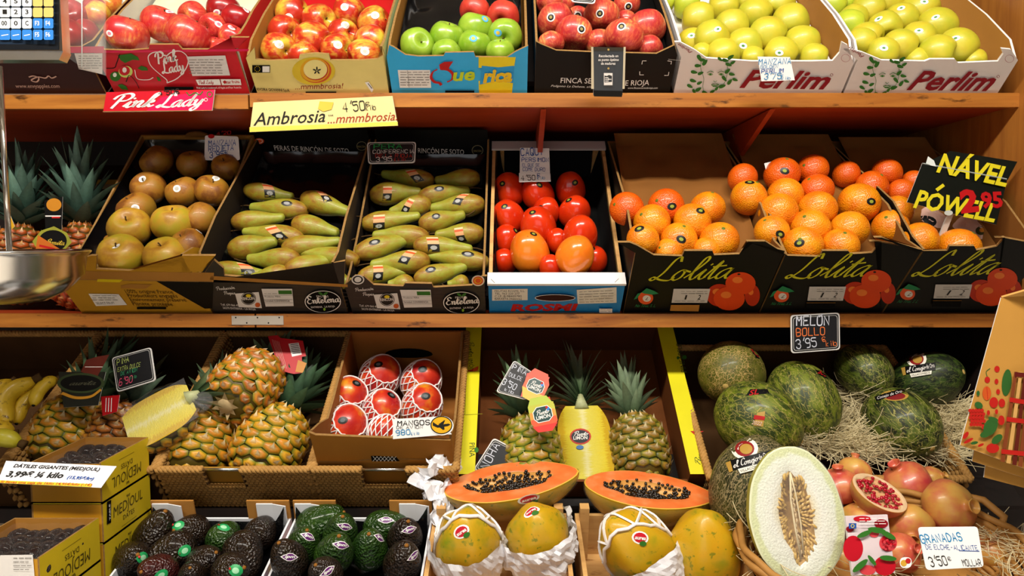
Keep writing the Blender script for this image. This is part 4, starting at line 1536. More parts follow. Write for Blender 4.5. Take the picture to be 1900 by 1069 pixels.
c = crate('fruit_crate', 'brown wood-print pear crate behind the chalk pear sign', 'crate', 654, 901, [(650, 530), (655, 500), (672, 502), (693, 529), (748, 532), (752, 526), (801, 527), (804, 534), (876, 530), (895, 508), (903, 508), (905, 528)], **PKW)
entelena(c, 257, 2, 0)
A = c.art
A.disc((664, 519), 12, 9, pm('dedad6', .6, .3, 0))
A.ring((664, 519), 8, 6, 3, INKK)
A.disc((887, 521), 12, 10, pm('e0d8c0', .6, .3, 0))
A.disc((887, 521), 9.5, 8, ORG)
A.ring((887, 521), 6, 5, 1.4, YELC)
done(c)
pears(c, [[(692, 512, 750, 500, 18, 702, 504), (754, 527, 722, 530, 17), (764, 486, 692, 489, 21, 755, 475), (693, 462, 768, 442, 20, 695, 449, 0), (764, 439, 696, 437, 20), (704, 412, 776, 404, 18, 703, 412), (776, 382, 724, 391, 19, 756, 382), (716, 361, 779, 354, 20, 719, 358), (775, 332, 711, 325, 17, 768, 324)],
          [(799, 512, 864, 499, 19, 799, 500, 0), (858, 525, 832, 530, 15), (872, 484, 796, 473, 18, 868, 471, 0), (801, 457, 873, 460, 18, 804, 452), (870, 434, 811, 433, 19, 853, 436), (804, 412, 860, 401, 19, 809, 401, 0), (868, 381, 800, 386, 20, 854, 367), (806, 362, 868, 350, 17, 815, 350, 0), (865, 332, 810, 337, 17)]], 'right pear crate')
b = MB()
b.box((.004, c.depth - .0062, .02), (c.w - .004, c.depth - .0052, c.hb + .03), BLACK)
A = Art(b, c.MW, c.depth - .0065)
A.text('RINCÓN DE SOTO', (776, 284), (861, 287), 9, WHITE, SANS)
A.ring((886, 279), 10, 9, 1.2, pm('8a8060', .6, .3, 0))
A.text('RINCÓN', (879, 282), (893, 282), 3.5, pm('a89860', .6, .3, 0), SANS)
b.build('printed_back_flap', c.root)

# -- persimmons: blue fronted wooden crate with white rails
c = crate('fruit_crate', 'wooden persimmon crate with bright blue front and white rails', 'crate', 908, 1150, [(905, 530), (1157, 530)], Z=ZM, mo=pm('1679b8', .45, .4), mi=WOODC, edge=WOODC, hb=.088, depth=.5, th=.008)
A = c.art
rb = MB()
hfz = c.hf[0]
rb.box((-.002, -.001, hfz), (c.w + .002, .032, hfz + .006), pm('dcd8d6', .5, .35))
rb.build('rail', c.root)
rb = MB()
rb.box((-.002, c.depth - .03, c.hb), (c.w + .002, c.depth + .002, c.hb + .006), pm('b0a8a4', .5, .35))
rb.build('rail', c.root)
A.text('ROSMI', (947, 577), (1072, 576), 11.5, INKR, ('font', .15, .05))
A.line([(949, 578.5), (1070, 577.5)], 1.2, GREEN)
A.poly([(913, 537), (979, 536), (979, 557), (913, 558)], pm('d8d4c8', .6, .3))
for i, t in enumerate(('FRUTAS ROSMI, S.L.', 'TEL. 963 220 277', 'C.I.F. B-98405782', 'BARXETA (Valencia)')):
    A.text(t, (918, 542 + 4.8 * i), (918 + (56, 46, 50, 50)[i], 542 + 4.8 * i), 3.6, INKK, SANS)
A.poly([(1070, 538), (1144, 533), (1144, 562), (1072, 564)], pm('d8d4c8', .6, .3))
A.small(1075, 542, 1138, 5, 4.8, GREYT, 1.1, -.04)
A.poly([(1112, 573), (1136, 573), (1136, 581), (1112, 581)], WHITE)
A.small(1114, 575, 1134, 2, 3, GREYT, 1)
A.disc((1030, 553), 37, 6, pm('30100c', .7, .2))
A.ring((1030, 553), 37, 6, 1, PAPER)
for p in ([(911, 518), (918, 525)], [(1141, 524), (1148, 517)]):
    A.line(p, 1, GREYT)
done(c)
for sx in (0, 1):
    b = MB()
    x = .008 if sx == 0 else c.w - .03
    b.prism([(x, c.depth - .008, 0), (x + .022, c.depth - .008, 0), (x + .022 if sx == 0 else x, c.depth - .03, 0)], (0, 0, c.hb), WOODC)
    b.build('corner_post', c.root)
fill(c, 'persim', 'persim', [[(935, 486, 23), (984, 470, 38, 990, 434), (1023, 498, 23), (1067, 476, 35), (1101, 484, 25, 1098, 463)], [(939, 445, 25, 957, 428), (998, 423, 35, 988, 394), (1036, 448, 22), (1076, 436, 32)], [(940, 404, 30, 936, 383), (1012, 394, 26, 1003, 386), (1065, 395, 30, 1055, 371)], [(936, 354, 29, 932, 341), (998, 360, 30, 1001, 343), (1058, 351, 29, 1067, 339)]], {'persim': 'glossy red', 'persimo': 'glossy orange'}, 'persimmon', 'blue fronted crate', 'bw', rowsk={(0, 1): 'persimo', (0, 3): 'persimo'}, tray=BLACKM, axes=[(.05, .75, .6), (-.1, .7, .6)], stem=False, w0=.012, stk=.8, lng=1.12)


# -- oranges: three black crates
def lolita(c, dx, dy, s, first, shift=0):
    A = c.art

    def q(x, y):
        return (x + dx, y + dy)
    A.text('Lolita', q(1203, 522), q(1352, 516), 40, pm('c8c420', .5, .3, 0), ('script', .45), 1.9)
    om, od = pm('d8400c', .5, .35), pm('b82808', .5, .35)
    for (x, y, rx, ry, m) in ((1335, 548, 24, 21, od), (1396, 548, 14, 20, od), (1374, 526, 28, 21, om), (1353, 554, 29, 22, om)):
        A.disc(q(x, y), rx, ry, m)
        A.disc(q(x - rx * .2, y - ry * .3), rx * .34, ry * .28, pm('e8782c', .5, .35))
    A.disc(q(1371, 509), 3, 1.6, INKK, 8)
    A.poly([q(1250, 536), q(1318, 536), q(1312, 562), q(1246, 562)], pm('c8c4c0', .6, .3))
    A.small(1264 + dx, 541 + dy, 1312 + dx, 2, 4, GREYT, 1.1)
    A.text('1', q(1270, 556), q(1273, 556), 8, INKK, SANS)
    A.text('2', q(1294, 556), q(1299, 556), 8, INKK, SANS)
    A.small(1252 + dx, 559 + dy, 1308 + dx, 1, 4, GREYT, 1.1)
    A.disc(q(1198, 553), 14, 12, ORG)
    A.disc(q(1200, 554), 7.5, 6, pm('d8d4cc', .6, .3, 0))
    A.text('L', q(1197, 557), q(1203, 557), 5, INKK, ITAL)
    for p in ([(1183, 545), (1176, 556), (1182, 554), (1190, 543)], [(1190, 543), (1200, 535), (1214, 540), (1222, 545), (1210, 547), (1196, 545)]):
        A.poly([q(*z) for z in p], pm('1c7a4a', .6, .3, 0))
    A.text('No Tires, S. L.', q(1178, 570), q(1216, 570), 5, pm('1c7a4a', .6, .3, 0), ITAL)
    A.poly([q(1245, 566), q(1298, 566), q(1296, 578), q(1243, 577)], KRAFT if first else BLACKM)
    if not first:
        A.line([q(1245, 566), q(1298, 566)], 1, KRAFT)


LKW = dict(Z=ZM, mo=BLACK, mi=pm('80501f', .75, .2), hb=.095, depth=.5, edge=KEDGE)
c = crate('fruit_crate', 'black orange crate beside the blue fronted crate, nine oranges showing', 'crate', 1157, 1406, [(1164, 470), (1152, 412), (1160, 420), (1168, 450), (1182, 456), (1213, 474), (1266, 476), (1270, 466), (1322, 466), (1325, 474), (1372, 472), (1376, 466), (1398, 450), (1399, 415), (1405, 420), (1414, 466)], tab=True, **LKW)
lolita(c, 0, 0, 1, True)
done(c)
OAX = [(.1, .6, .6), (-.6, .3, .5), (.3, -.6, .6), (.8, .3, .2)]
fill(c, 'orange', 'orange', [[(1193, 445, 31, 1186, 424), (1240, 468, 27), (1259, 447, 35, 1264, 444), (1311, 466, 27), (1335, 447, 37)], [(1209, 413, 35), (1285, 413, 36, 1300, 391)], [(1163, 387, 32), (1236, 383, 34, 1247, 383), (1312, 387, 33)]], {'orange': 'bright', 'orange_shaded': 'shaded'}, 'orange', 'left black crate', 'bw', tray=KRAFTD, clamp=False, axes=OAX, rowsk={(2, 0): 'orange_shaded', (2, 1): 'orange_shaded'})
c = crate('fruit_crate', 'middle one of the three black orange crates on the middle shelf', 'crate', 1410, 1634, [(1421, 474), (1399, 412), (1410, 420), (1420, 448), (1432, 456), (1462, 475), (1522, 477), (1526, 466), (1574, 466), (1578, 472), (1618, 470), (1636, 450), (1634, 412), (1642, 416), (1656, 464)], **LKW)
lolita(c, 252, -4, 1, False)
done(c)
fill(c, 'orange', 'orange', [[(1432, 431, 32, 1448, 435), (1489, 457, 37, 1483, 451), (1560, 457, 34)], [(1444, 394, 37), (1503, 424, 36), (1575, 427, 36)], [(1389, 367, 34, 1391, 338), (1457, 362, 33), (1517, 388, 35)], [(1378, 331, 28), (1451, 324, 33, 1456, 317), (1515, 353, 31)], [(1508, 315, 29)]], {'orange': 'bright', 'orange_shaded': 'shaded'}, 'orange', 'middle black crate', 'bw', tray=KRAFTD, clamp=False, axes=OAX, rowsk={(3, 0): 'orange_shaded', (3, 1): 'orange_shaded', (4, 0): 'orange_shaded', (3, 2): 'orange_shaded'})
c = crate('fruit_crate', 'black orange crate under the folded black and yellow sign', 'crate', 1638, 1844, [(1652, 466), (1636, 416), (1646, 424), (1668, 456), (1700, 468), (1758, 466), (1762, 457), (1808, 457), (1812, 465), (1850, 458), (1866, 440), (1862, 420), (1872, 426), (1883, 458)], **LKW)
lolita(c, 486, -8, .9, False)
done(c)
fill(c, 'orange', 'orange', [[(1706, 447, 34), (1778, 461, 38)], [(1652, 422, 33)], [(1594, 377, 38, 1617, 374), (1663, 392, 30)], [(1618, 347, 30), (1672, 358, 26)], [(1570, 324, 25), (1645, 321, 27), (1695, 337, 21)]], {'orange': 'bright', 'orange_shaded': 'shaded'}, 'orange', 'right black crate', 'bw', tray=KRAFTD, clamp=False, axes=OAX, rowsk={(3, 0): 'orange_shaded', (3, 1): 'orange_shaded', (4, 0): 'orange_shaded', (4, 1): 'orange_shaded', (4, 2): 'orange_shaded'})
NAVC = c
# =============================================================== LOWER TIER: seagrass baskets
SEAG = pm('ab8044', .7, .25, .4, sc=60)
SEAGD = pm('4a3016', .85, .2, .3)
T33 = math.radians(33)
BEAD = MB()
BEAD.ball((0, 0, 0), (1, 1, 1), SEAG, 6, 4)
BV, BF = BEAD.v, BEAD.f


def bead(mb, p, t, s_, ln, rad, ang):
    """one twisted strand of plait at p lying along t, face side s_"""
    n = t.cross(s_)
    u = t * math.cos(ang) + n * math.sin(ang)
    v = s_.cross(u)
    mb.add([p + u * (q[0] * ln) + s_ * (q[1] * rad) + v * (q[2] * rad) for q in BV], BF, SEAG, True)


def rope(mb, pts, rad=.0085, pitch=.0085):
    pts = [V(p) for p in pts]
    for a, b in zip(pts, pts[1:]):
        d = b - a
        n = max(1, int(d.length / pitch))
        t = d.normalized()
        for i in range(n):
            p = a + d * ((i + .5) / n)
            for k, s_ in enumerate((V((0, 0, 1)), t.cross(V((0, 0, 1))), -t.cross(V((0, 0, 1))))):
                bead(mb, p + s_ * rad * .45, t, s_, rad * 1.15, rad * .62, .75)
    mb.tube(pts, rad * .7, SEAGD, 6)


def weave(mb, o, ux, uz, nrm, w_, h, skip=None, pitch=.0095, row=.0072):
    o, ux, uz, nrm = V(o), V(ux), V(uz), V(nrm)
    nr, nc = int(h / row), int(w_ / pitch)
    for i in range(nr):
        for j in range(nc + 1):
            x = min(w_, w_ * (j + .5 * (i % 2)) / nc)
            z = h * (i + .5) / nr
            if skip and skip[0] < x < skip[1] and z > skip[2]:
                continue
            bead(mb, o + ux * x + uz * z + nrm * .001, ux, nrm, pitch * .66, row * .55, .35 + R.uniform(-.12, .12))


def basket(label, xa, xb, skip=None, h=.12, depth=.42, Y=1.40, Z=ZL, tilt=T33, fine=True):
    """xa, xb: photo x of the rim's two front corners"""
    yr, zr = Y - h * math.sin(tilt), Z + h * math.cos(tilt)
    x0, x1 = Xat(xa, yr, zr), Xat(xb, yr, zr)
    c = Crate()
    c.w, c.depth, c.hb, c.hf = x1 - x0, depth, h, [h]
    c.MW = Matrix.Translation((x0, Y, Z + .002)) @ Matrix.Rotation(tilt, 4, 'X')
    c.inv = c.MW.inverted()
    c.root = tag(empty('seagrass_basket', c.MW), label, 'basket', 'seagrass baskets on the lower tier')
    w_ = c.w
    b = MB()
    if skip:
        b.box((0, .003, 0), (w_, .006, skip[2]), SEAGD)
        b.box((0, .003, skip[2]), (skip[0], .006, h), SEAGD)
        b.box((skip[1], .003, skip[2]), (w_, .006, h), SEAGD)
    else:
        b.box((0, .003, 0), (w_, .006, h), SEAGD)
    if fine:
        weave(b, (0, 0, 0), (1, 0, 0), (0, 0, 1), (0, -1, 0), w_, h, skip)
    if skip:
        rope(b, [(skip[0], 0, h), (skip[0], 0, skip[2]), (skip[1], 0, skip[2]), (skip[1], 0, h)], .005, .007)
    b.build('front_panel', c.root)
    for x, s_ in ((0, -1), (w_, 1)):
        b = MB()
        b.box((x - .0015, 0, 0), (x + .0015, depth, h), SEAGD)
        weave(b, (x - s_ * .002, 0, 0), (0, 1, 0), (0, 0, 1), (-s_, 0, 0), depth, h, None, .014, .011)
        b.build('side_panel', c.root)
    b = MB()
    b.box((0, depth - .003, 0), (w_, depth, h), SEAGD)
    b.build('back_panel', c.root)
    b = MB()
    b.box((0, 0, -.002), (w_, depth, .001), SEAGD)
    b.build('base', c.root)
    b = MB()
    ro = .003
    if skip:
        rope(b, [(skip[0], 0, h), (0, 0, h), (0, depth, h), (w_, depth, h), (w_, 0, h), (skip[1], 0, h)])
    else:
        rope(b, [(0, 0, h), (0, depth, h), (w_, depth, h), (w_, 0, h), (0, 0, h)])
    b.build('rope_rim', c.root)
    if skip:
        b = MB()
        b.tube([(skip[0] - .01, 0, h + .001), (skip[1] + .01, 0, h + .001)], .0035, STEEL, 8)
        b.build('handle_rod', c.root)
    return c


bB = basket('seagrass basket holding pineapples behind the yellow date boxes', 2, 284, fine=False)
bA = basket('seagrass basket with three pineapples and a kraft card in its handle', 291, 574, (.092, .170, .068))
bC = basket('seagrass basket carrying the kraft mango carton', 580, 846, (.098, .190, .066))
bN = basket('seagrass basket of bananas at the far left edge', -290, -4, fine=False)
for c_ in (bA,):
    b = MB()
    b.box((.085, .010, .055), (.20, .014, .112), pm('a87a28', .7, .2))
    tag(b.build('kraft_card', None, c_.MW), 'plain kraft card showing through the handle slot of the pineapple basket', 'card')


def on(c, px, py, rpx, w0=.004):
    t = hit_w(c, px, py, rpx, w0)
    return CAM + ray(px, py) * t, rpx * t / F


VAX = V((0, math.cos(T33), math.sin(T33)))
P, r = on(bA, 375, 818, 60)
pineapple('pineapple', 'whole yellow green pineapple standing behind the yellow date boxes, left in the middle basket', P, VAX + V((0, 0, .25)), r, 2.5, TONE_Y, 40, 1.6, 1, 'pineapples in the seagrass baskets', 3)
P, r = on(bA, 503, 822, 62)
pineapple('pineapple', 'whole golden pineapple at right front of middle basket beside mango carton', P, VAX + V((.25, 0, .25)), r, 2.3, TONE_Y, 44, 1.9, 1, 'pineapples in the seagrass baskets', 4, ccols=('22402a', '4c7050'))
P, r = on(bA, 460, 713, 59, .085)
pineapple('pineapple', 'orange pineapple lying on top of two others with its cut base forward', P, camv((.22, .42, -.88)), r, 2.3, TONE_Y[:1] + ('d88a1c', 'c86c14', 'b07a48', 'e0c8a0'), 34, 1.3, 1, 'pineapples in the seagrass baskets', 5, base=True)
P, r = on(bB, 126, 800, 58)
pineapple('pineapple', 'yellow pineapple with black tag behind the date boxes at left', P, VAX + V((.12, 0, .25)), r, 2.3, TONE_Y, 46, 2.1, 1, 'pineapples in the seagrass baskets', 6, ccols=('2c4a2c', '5a7a58'))
P, r = on(bB, 214, 800, 48)
pineapple('pineapple', 'shaded orange pineapple underneath the wrapped half pineapple', P, VAX + V((.05, 0, .15)), r, 2.3, TONE_O[:1] + ('d08a28', 'c07020', 'b08048', 'd8b880'), 36, 2.0, 1, 'pineapples in the seagrass baskets', 7, ccols=('3a5a44', '86a088'))

# ---- half pineapples
m, nt, b_ = newmat('pineapple_flesh', .3, .5, 0, .3)
tc = nn(nt, 'TexCoord')
sp = nn(nt, 'SeparateXYZ')
nt.links.new(tc.outputs['Object'], sp.inputs[0])
fx = mth(nt, 'ABSOLUTE', sp.outputs[0])
mp = nn(nt, 'Mapping')
mp.inputs['Scale'].default_value = (1.2, 1, 9)
nt.links.new(tc.outputs['Object'], mp.inputs[0])
f = mth(nt, 'ADD', fx, mth(nt, 'MULTIPLY', noi(nt, mp.outputs[0], 2.5, 4), .5))
nt.links.new(ramp(nt, [(.26, 'dfd898'), (.42, 'd8cc56'), (.9, 'd8c432'), (1.0, 'c8a41c')], f), b_.inputs['Base Color'])
bump(nt, b_, noi(nt, mp.outputs[0], 6, 3), .4, .03)
PFLESH = m


def half_pine(name, label, P, axis, face, r, L, cn, cl, seed, tone=TONE_Y, ccols=('3a5632', '7f9a70')):
    root = pineapple(name, label, P, axis, r, L, tone, cn, cl, .9, 'pineapples in the seagrass baskets' if False else None, seed, False, face, True, .15, ccols, 'half pineapple')
    b = MB()
    pts = [(prof_pine(.06 + .86 * i / 20, L) * .97, -L / 2 + L * i / 20) for i in range(21)]
    o = [V((-x, 0, z)) for x, z in pts] + [V((x, 0, z)) for x, z in reversed(pts)]
    n = len(pts)
    k = 10
    vs = [V((-x + 2 * x * j / k, -.01, z)) for x, z in pts for j in range(k + 1)]
    b.add(vs, [(i * (k + 1) + j, i * (k + 1) + j + 1, (i + 1) * (k + 1) + j + 1, (i + 1) * (k + 1) + j) for i in range(n - 1) for j in range(k)], PFLESH, True)
    b.build('flesh', root)
    return root


P = atY(296, 770, 1.385)
r = 58 * 1.42 / F
hp1 = half_pine('half_pineapple', 'film wrapped half pineapple with yellow cut face up, on left pineapples', P, camv((.82, .48, -.30)), camv((-.15, .66, .73)), r, 2.1, 26, 1.5, 8)
b = MB()
b.lathe([(prof_pine(t, 2.1) * 1.06 + .02 * math.sin(i * 2.1), -1.12 + 2.25 * t) for i, t in enumerate([i / 16 for i in range(17)])], FILMC, 22, lambda a, t: 1 + .02 * math.sin(a * 9 + t * 20), a0=-.1, a1=PI + .1)
b.grid(lambda u, v: (-.95 + 1.9 * u, -.03 - .02 * noise.noise(V((u * 6, v * 6, 3))), -1.05 + 2.1 * v), 14, 14, FILMC)
b.ball((.5, -.1, 1.3), (.35, .3, .35), FILMC, 9, 6)
b.build('cling_film', hp1)

# ---- bananas
def banana(label, pts, rpx, Y0, Y1, sk='banana'):
    P = [atY(x, y, Y0 + (Y1 - Y0) * i / (len(pts) - 1)) for i, (x, y) in enumerate(pts)]
    c0 = P[len(P) // 2]
    q = []
    for i in range(3):
        q.append([p[i] for p in P])
    full = []
    ext = [P[0] * 2 - P[1]] + P + [P[-1] * 2 - P[-2]]
    for i in range(1, len(ext) - 2):
        for j in range(6):
            t = j / 6
            a, b1, c, d = ext[i - 1:i + 3]
            full.append(.5 * (2 * b1 + (c - a) * t + (2 * a - 5 * b1 + 4 * c - d) * t * t + (3 * b1 - a - 3 * c + d) * t ** 3))
    full.append(P[-1])
    n = len(full)
    rr = rpx * 1.42 / F
    rad = [rr * max(.22, min(1, 1.25 * math.sin(PI * (i + .7) / (n + .6)) ** .5)) for i in range(n)]
    b = MB()
    b.tube([p - c0 for p in full], rad, SK[sk], 10)
    o = b.build('banana', None, Matrix.Translation(c0))
    tag(o, label, 'banana', 'bananas in the far left basket')
    b = MB()
    b.tube([p - c0 for p in (full[-1], full[-1] * 2 - full[-3])], [rad[-1] * .9, rad[-1] * 1.1], STEMM, 8)
    b.build('stem', o)
    b = MB()
    b.ball(full[0] - c0, rr * .25, BLACK)
    b.build('tip', o)


banana('large speckled banana, nearest the rope rim bottom of the far left basket', [(14, 788), (6, 756), (20, 728), (62, 706)], 17, 1.36, 1.43)
banana('banana lying between the large speckled one and the rope rim', [(31, 786), (38, 758), (56, 735), (78, 722)], 13, 1.385, 1.45)
banana('banana tucked against the inner side of the rope rim', [(62, 752), (70, 730), (86, 712), (104, 704)], 12, 1.40, 1.46)
banana('banana furthest left, mostly outside the picture edge', [(-22, 770), (-14, 742), (0, 722), (22, 708)], 14, 1.38, 1.44)
banana('lowest banana under the speckled one', [(-40, 800), (-20, 800), (2, 803), (24, 806)], 20, 1.33, 1.35)
banana('yellow banana curving at the bottom left corner of its basket', [(-45, 838), (-20, 822), (4, 812), (36, 822)], 16, 1.30, 1.31, 'bananag')

# ---- mango carton and netted mangoes
c = crate('mango_carton', 'open kraft carton of netted mangoes inside a seagrass basket', 'carton', 0, bC.w - .012, [(583, 803), (585, 808), (836, 818), (838, 812)], depth=.37, hb=.155, MW=bC.MW @ Matrix.Translation((.006, .016, .004)), mo=pm('a06a24', .75, .2), mi=pm('9a6228', .75, .2), hs=.14)
c.art = Art(c.mb, c.MW, -.0005)
A = c.art
A.line([(592, 857), (640, 858), (700, 851), (800, 853), (834, 850)], 2.5, KEDGE)
A.poly([(688, 846), (735, 848), (742, 856), (690, 856)], BLACKM)
for i in range(6):
    A.line([(692 + 7 * i, 847), (700 + 7 * i, 856)], 1, WHITE)
    A.line([(700 + 7 * i, 847), (692 + 7 * i, 856)], 1, WHITE)
done(c)
b = MB()
b.prism([(c.w * .5 + .06 * math.cos(a), c.depth - .0052, .082 + (.02 if math.sin(a) > 0 else .012) * math.sin(a)) for a in [2 * PI * i / 20 for i in range(20)]], (0, -.0006, 0), BLACKM)
b.build('handle_hole', c.root)
MNET = pm('ece8e6', .55, .35, .02)


def netting(o, axis_w, th0, nstr=17, rad=.0015, th1=3.05, twist=1.15, mat=None):
    """foam net: two families of spiral strands over the skin, open round axis_w"""
    tree = bvh(o.data)
    inv3 = o.matrix_world.inverted().to_3x3()
    sc = o.matrix_world.to_scale().x
    z = axis_w.normalized()
    x = z.orthogonal().normalized()
    y = z.cross(x)
    b = MB()
    mat = mat or MNET

    def S(th, ph):
        d = (inv3 @ (x * math.cos(ph) * math.sin(th) + y * math.sin(ph) * math.sin(th) + z * math.cos(th))).normalized()
        h, n_, _, _ = tree.ray_cast(V((0, 0, 0)), d)
        return (h if h is not None else d) * (1 + rad * .8 / sc)
    K = 16
    for s_ in (-1, 1):
        for i in range(nstr):
            p0 = 2 * PI * i / nstr
            b.tube([S(th0 + (th1 - th0) * j / K, p0 + s_ * twist * j / K) for j in range(K + 1)], rad / sc, mat, 4)
    b.tube([S(th0 + .03 * math.sin(i * 2.2), 2 * PI * i / 36) for i in range(37)], rad * 1.3 / sc, mat, 5)
    return b.build('foam_net', o)


mg = [(642, 797, 42, 636, 780, 'front left corner'), (712, 802, 31, None, None, 'behind the price card, fully netted'), (647, 738, 37, 662, 711, 'left in the middle row'), (708, 763, 37, 727, 733, 'centre of the carton'), (782, 753, 38, 790, 735, 'above the yellow plane badge'), (705, 700, 39, 702, 676, 'back row against the handle hole'), (781, 708, 38, 784, 685, 'back right corner')]
ts = []
for (x, y, r_, sx, sy, wh) in mg:
    ts.append(hit_w(c, x, y, r_, .02))
for it in range(60):
    for i in range(7):
        for j in range(i):
            a, b2 = CAM + ray(*mg[i][:2]) * ts[i], CAM + ray(*mg[j][:2]) * ts[j]
            ov = (mg[i][2] * ts[i] + mg[j][2] * ts[j]) / F * .95 - (a - b2).length
            if ov > 0:
                n_, m_ = (i, j) if ts[i] < ts[j] else (j, i)
                ts[n_] -= ov * .3
mgo = []
for (x, y, r_, sx, sy, wh), t in zip(mg, ts):
    o = mk_fruit('mango', 'mango', 'mango', CAM + ray(x, y) * t, camv((.35 * R.uniform(.5, 1.5), .75, .3)), r_ * t / F * .96, .92, None, 'red mango in white foam net, ' + wh, 'mango', 'mangoes in the carton', False)
    mgo.append(o)
upd()
for o, (x, y, r_, sx, sy, wh) in zip(mgo, mg):
    netting(o, camv((.45, .62, .64)) if sx else camv((.3, .9, -.4)), .82 if sx else .3)
    if sx:
        sticker(o, (sx, sy), 'mangok', .2)

# ---- Puerto Limón pineapple carton
T38 = math.radians(38)
yb, zb = 1.43, ZL + .004
xa, xb = Xat(850, yb, zb), Xat(1300, yb, zb)
DW, DD, DH = xb - xa, .445, .098
BRN = pm('6a3a14', .75, .2, .2)
BRND = pm('4a2410', .8, .2, .2)
c = Crate()
c.w, c.depth, c.hb, c.hf = DW, DD, DH, [DH]
c.MW = Matrix.Translation((xa, yb, zb)) @ Matrix.Rotation(T38, 4, 'X')
c.inv = c.MW.inverted()
c.root = tag(empty('pineapple_carton', c.MW), 'brown pineapple carton with yellow printed side flanges standing tilted back', 'carton')
FT = .040
YF_ = pm('d4cc14', .45, .4)
for s_ in (0, 1):
    b = MB()
    x0, x1 = (0, FT) if s_ == 0 else (DW - FT, DW)
    b.box((x0, 0, 0), (x1, DD, DH), BRN)
    # printing on the top face: reuse Art in a frame whose -y is the box's +z
    MW2 = c.MW @ Matrix.Translation((0, 0, DH)) @ Matrix.Rotation(-PI / 2, 4, 'X')
    b2 = MB()
    A = Art(b2, MW2)
    A.put([(x0, 0), (x1, 0), (x1, DD), (x0, DD)], [(0, 1, 2, 3)], YF_)
    G2 = pm('3a4a1c', .6, .3, 0)
    if s_ == 0:
        A.text('Puerto', (868, 633), (870, 659), 11, G2, SCR, 2.4)
        A.text('LIMÓN', (868, 662), (872, 690), 8, G2, SANS)
        A.text('PIÑA', (871, 822), (871, 848), 10, G2, SANS)
        A.disc((884, 835), 4, 5, GREEN)
        A.poly([(860, 690), (888, 682), (886, 688), (874, 689)], INKR)
        A.poly([(878, 684), (888, 679), (886, 688), (878, 690)], ORG)
        A.line([(858, 728), (864, 730), (863, 768), (856, 770)], 1, pm('8a8a14', .6, .3, 0))
        A.line([(853, 770), (895, 768)], .8, pm('8a8a14', .6, .3, 0))
    else:
        A.text('PINEAPPLE', (1274, 691), (1264, 638), 9, G2, SANS)
        A.disc((1270, 663), 4, 4, GREEN)
        A.disc((1258, 664), 2.5, 3, GREEN)
        A.text('Puerto', (1299, 864), (1304, 832), 11, G2, SCR, 2.4)
        A.text('LIMÓN', (1304, 830), (1302, 806), 7, G2, SANS)
        A.poly([(1281, 800), (1306, 800), (1290, 808)], INKR)
    T2 = Matrix.Translation((0, 0, DH)) @ Matrix.Rotation(-PI / 2, 4, 'X')
    o_ = len(b.v)
    b.mats += [m_ for m_ in b2.mats if m_ not in b.mats]
    b.v += [tuple(T2 @ V(p)) for p in b2.v]
    b.f += [tuple(i + o_ for i in f_) for f_ in b2.f]
    b.m += [b.mats.index(b2.mats[i]) for i in b2.m]
    b.s += b2.s
    b.build('side_flange', c.root)
b = MB()
b.box((FT, DD - .006, 0), (DW - FT, DD, DH * .8), BRND)
b.prism([(FT, DD - .006, DH * .8), (FT, DD - .006, DH * 1.35), (FT + .09, DD - .006, DH * 1.35), (FT + .11, DD - .006, DH * .8)], (0, .006, 0), BRND)
b.prism([(DW - FT, DD - .006, DH * .8), (DW - FT, DD - .006, DH * 1.35), (DW - FT - .09, DD - .006, DH * 1.35), (DW - FT - .11, DD - .006, DH * .8)], (0, .006, 0), BRND)
b.build('back_panel', c.root)
for x in (FT + .03, DW - FT - .085):
    b = MB()
    b.prism([(x, DD - .0065, DH * 1.30), (x + .042, DD - .0065, DH * 1.30), (x + .034, DD - .0065, DH * 1.12), (x + .012, DD - .0065, DH * 1.10)], (0, -.001, 0), pm('b88a20', .7, .2))
    b.build('fold_flap', c.root)
b = MB()
b.box((FT, 0, -.003), (DW - FT, DD, .001), BRN)
b.build('base', c.root)
b = MB()
b.box((FT, 0, .001), (DW - FT, .006, .07), BRN)
b.build('front_panel', c.root)
bD = c
VD = V((0, math.cos(T38), math.sin(T38)))
P, r = on(bD, 985, 838, 54)
pineapple('pineapple', 'green pineapple with two colourful tags, left in the brown carton', P, VD + V((-.13, 0, .1)), r, 2.6, TONE_G, 44, 2.3, .9, 'pineapples in the brown carton', 11, ccols=('33502f', '6b8a66'))
P, r = on(bD, 1186, 832, 51)
pineapple('pineapple', 'dull green pineapple standing at right in the brown carton', P, VD + V((-.05, 0, .1)), r, 2.7, TONE_D, 52, 2.2, .62, 'pineapples in the brown carton', 12, ccols=('3a5834', '8aa080'))
P, r = on(bD, 1086, 822, 52)
half_pine('half_pineapple', 'half pineapple with pale yellow cut face, between two whole ones', P, VD + V((-.02, 0, .12)), camv((0, .25, .95)), r, 3.1, 46, 2.5, 13, TONE_G, ('3f5e38', 'a8bc98'))

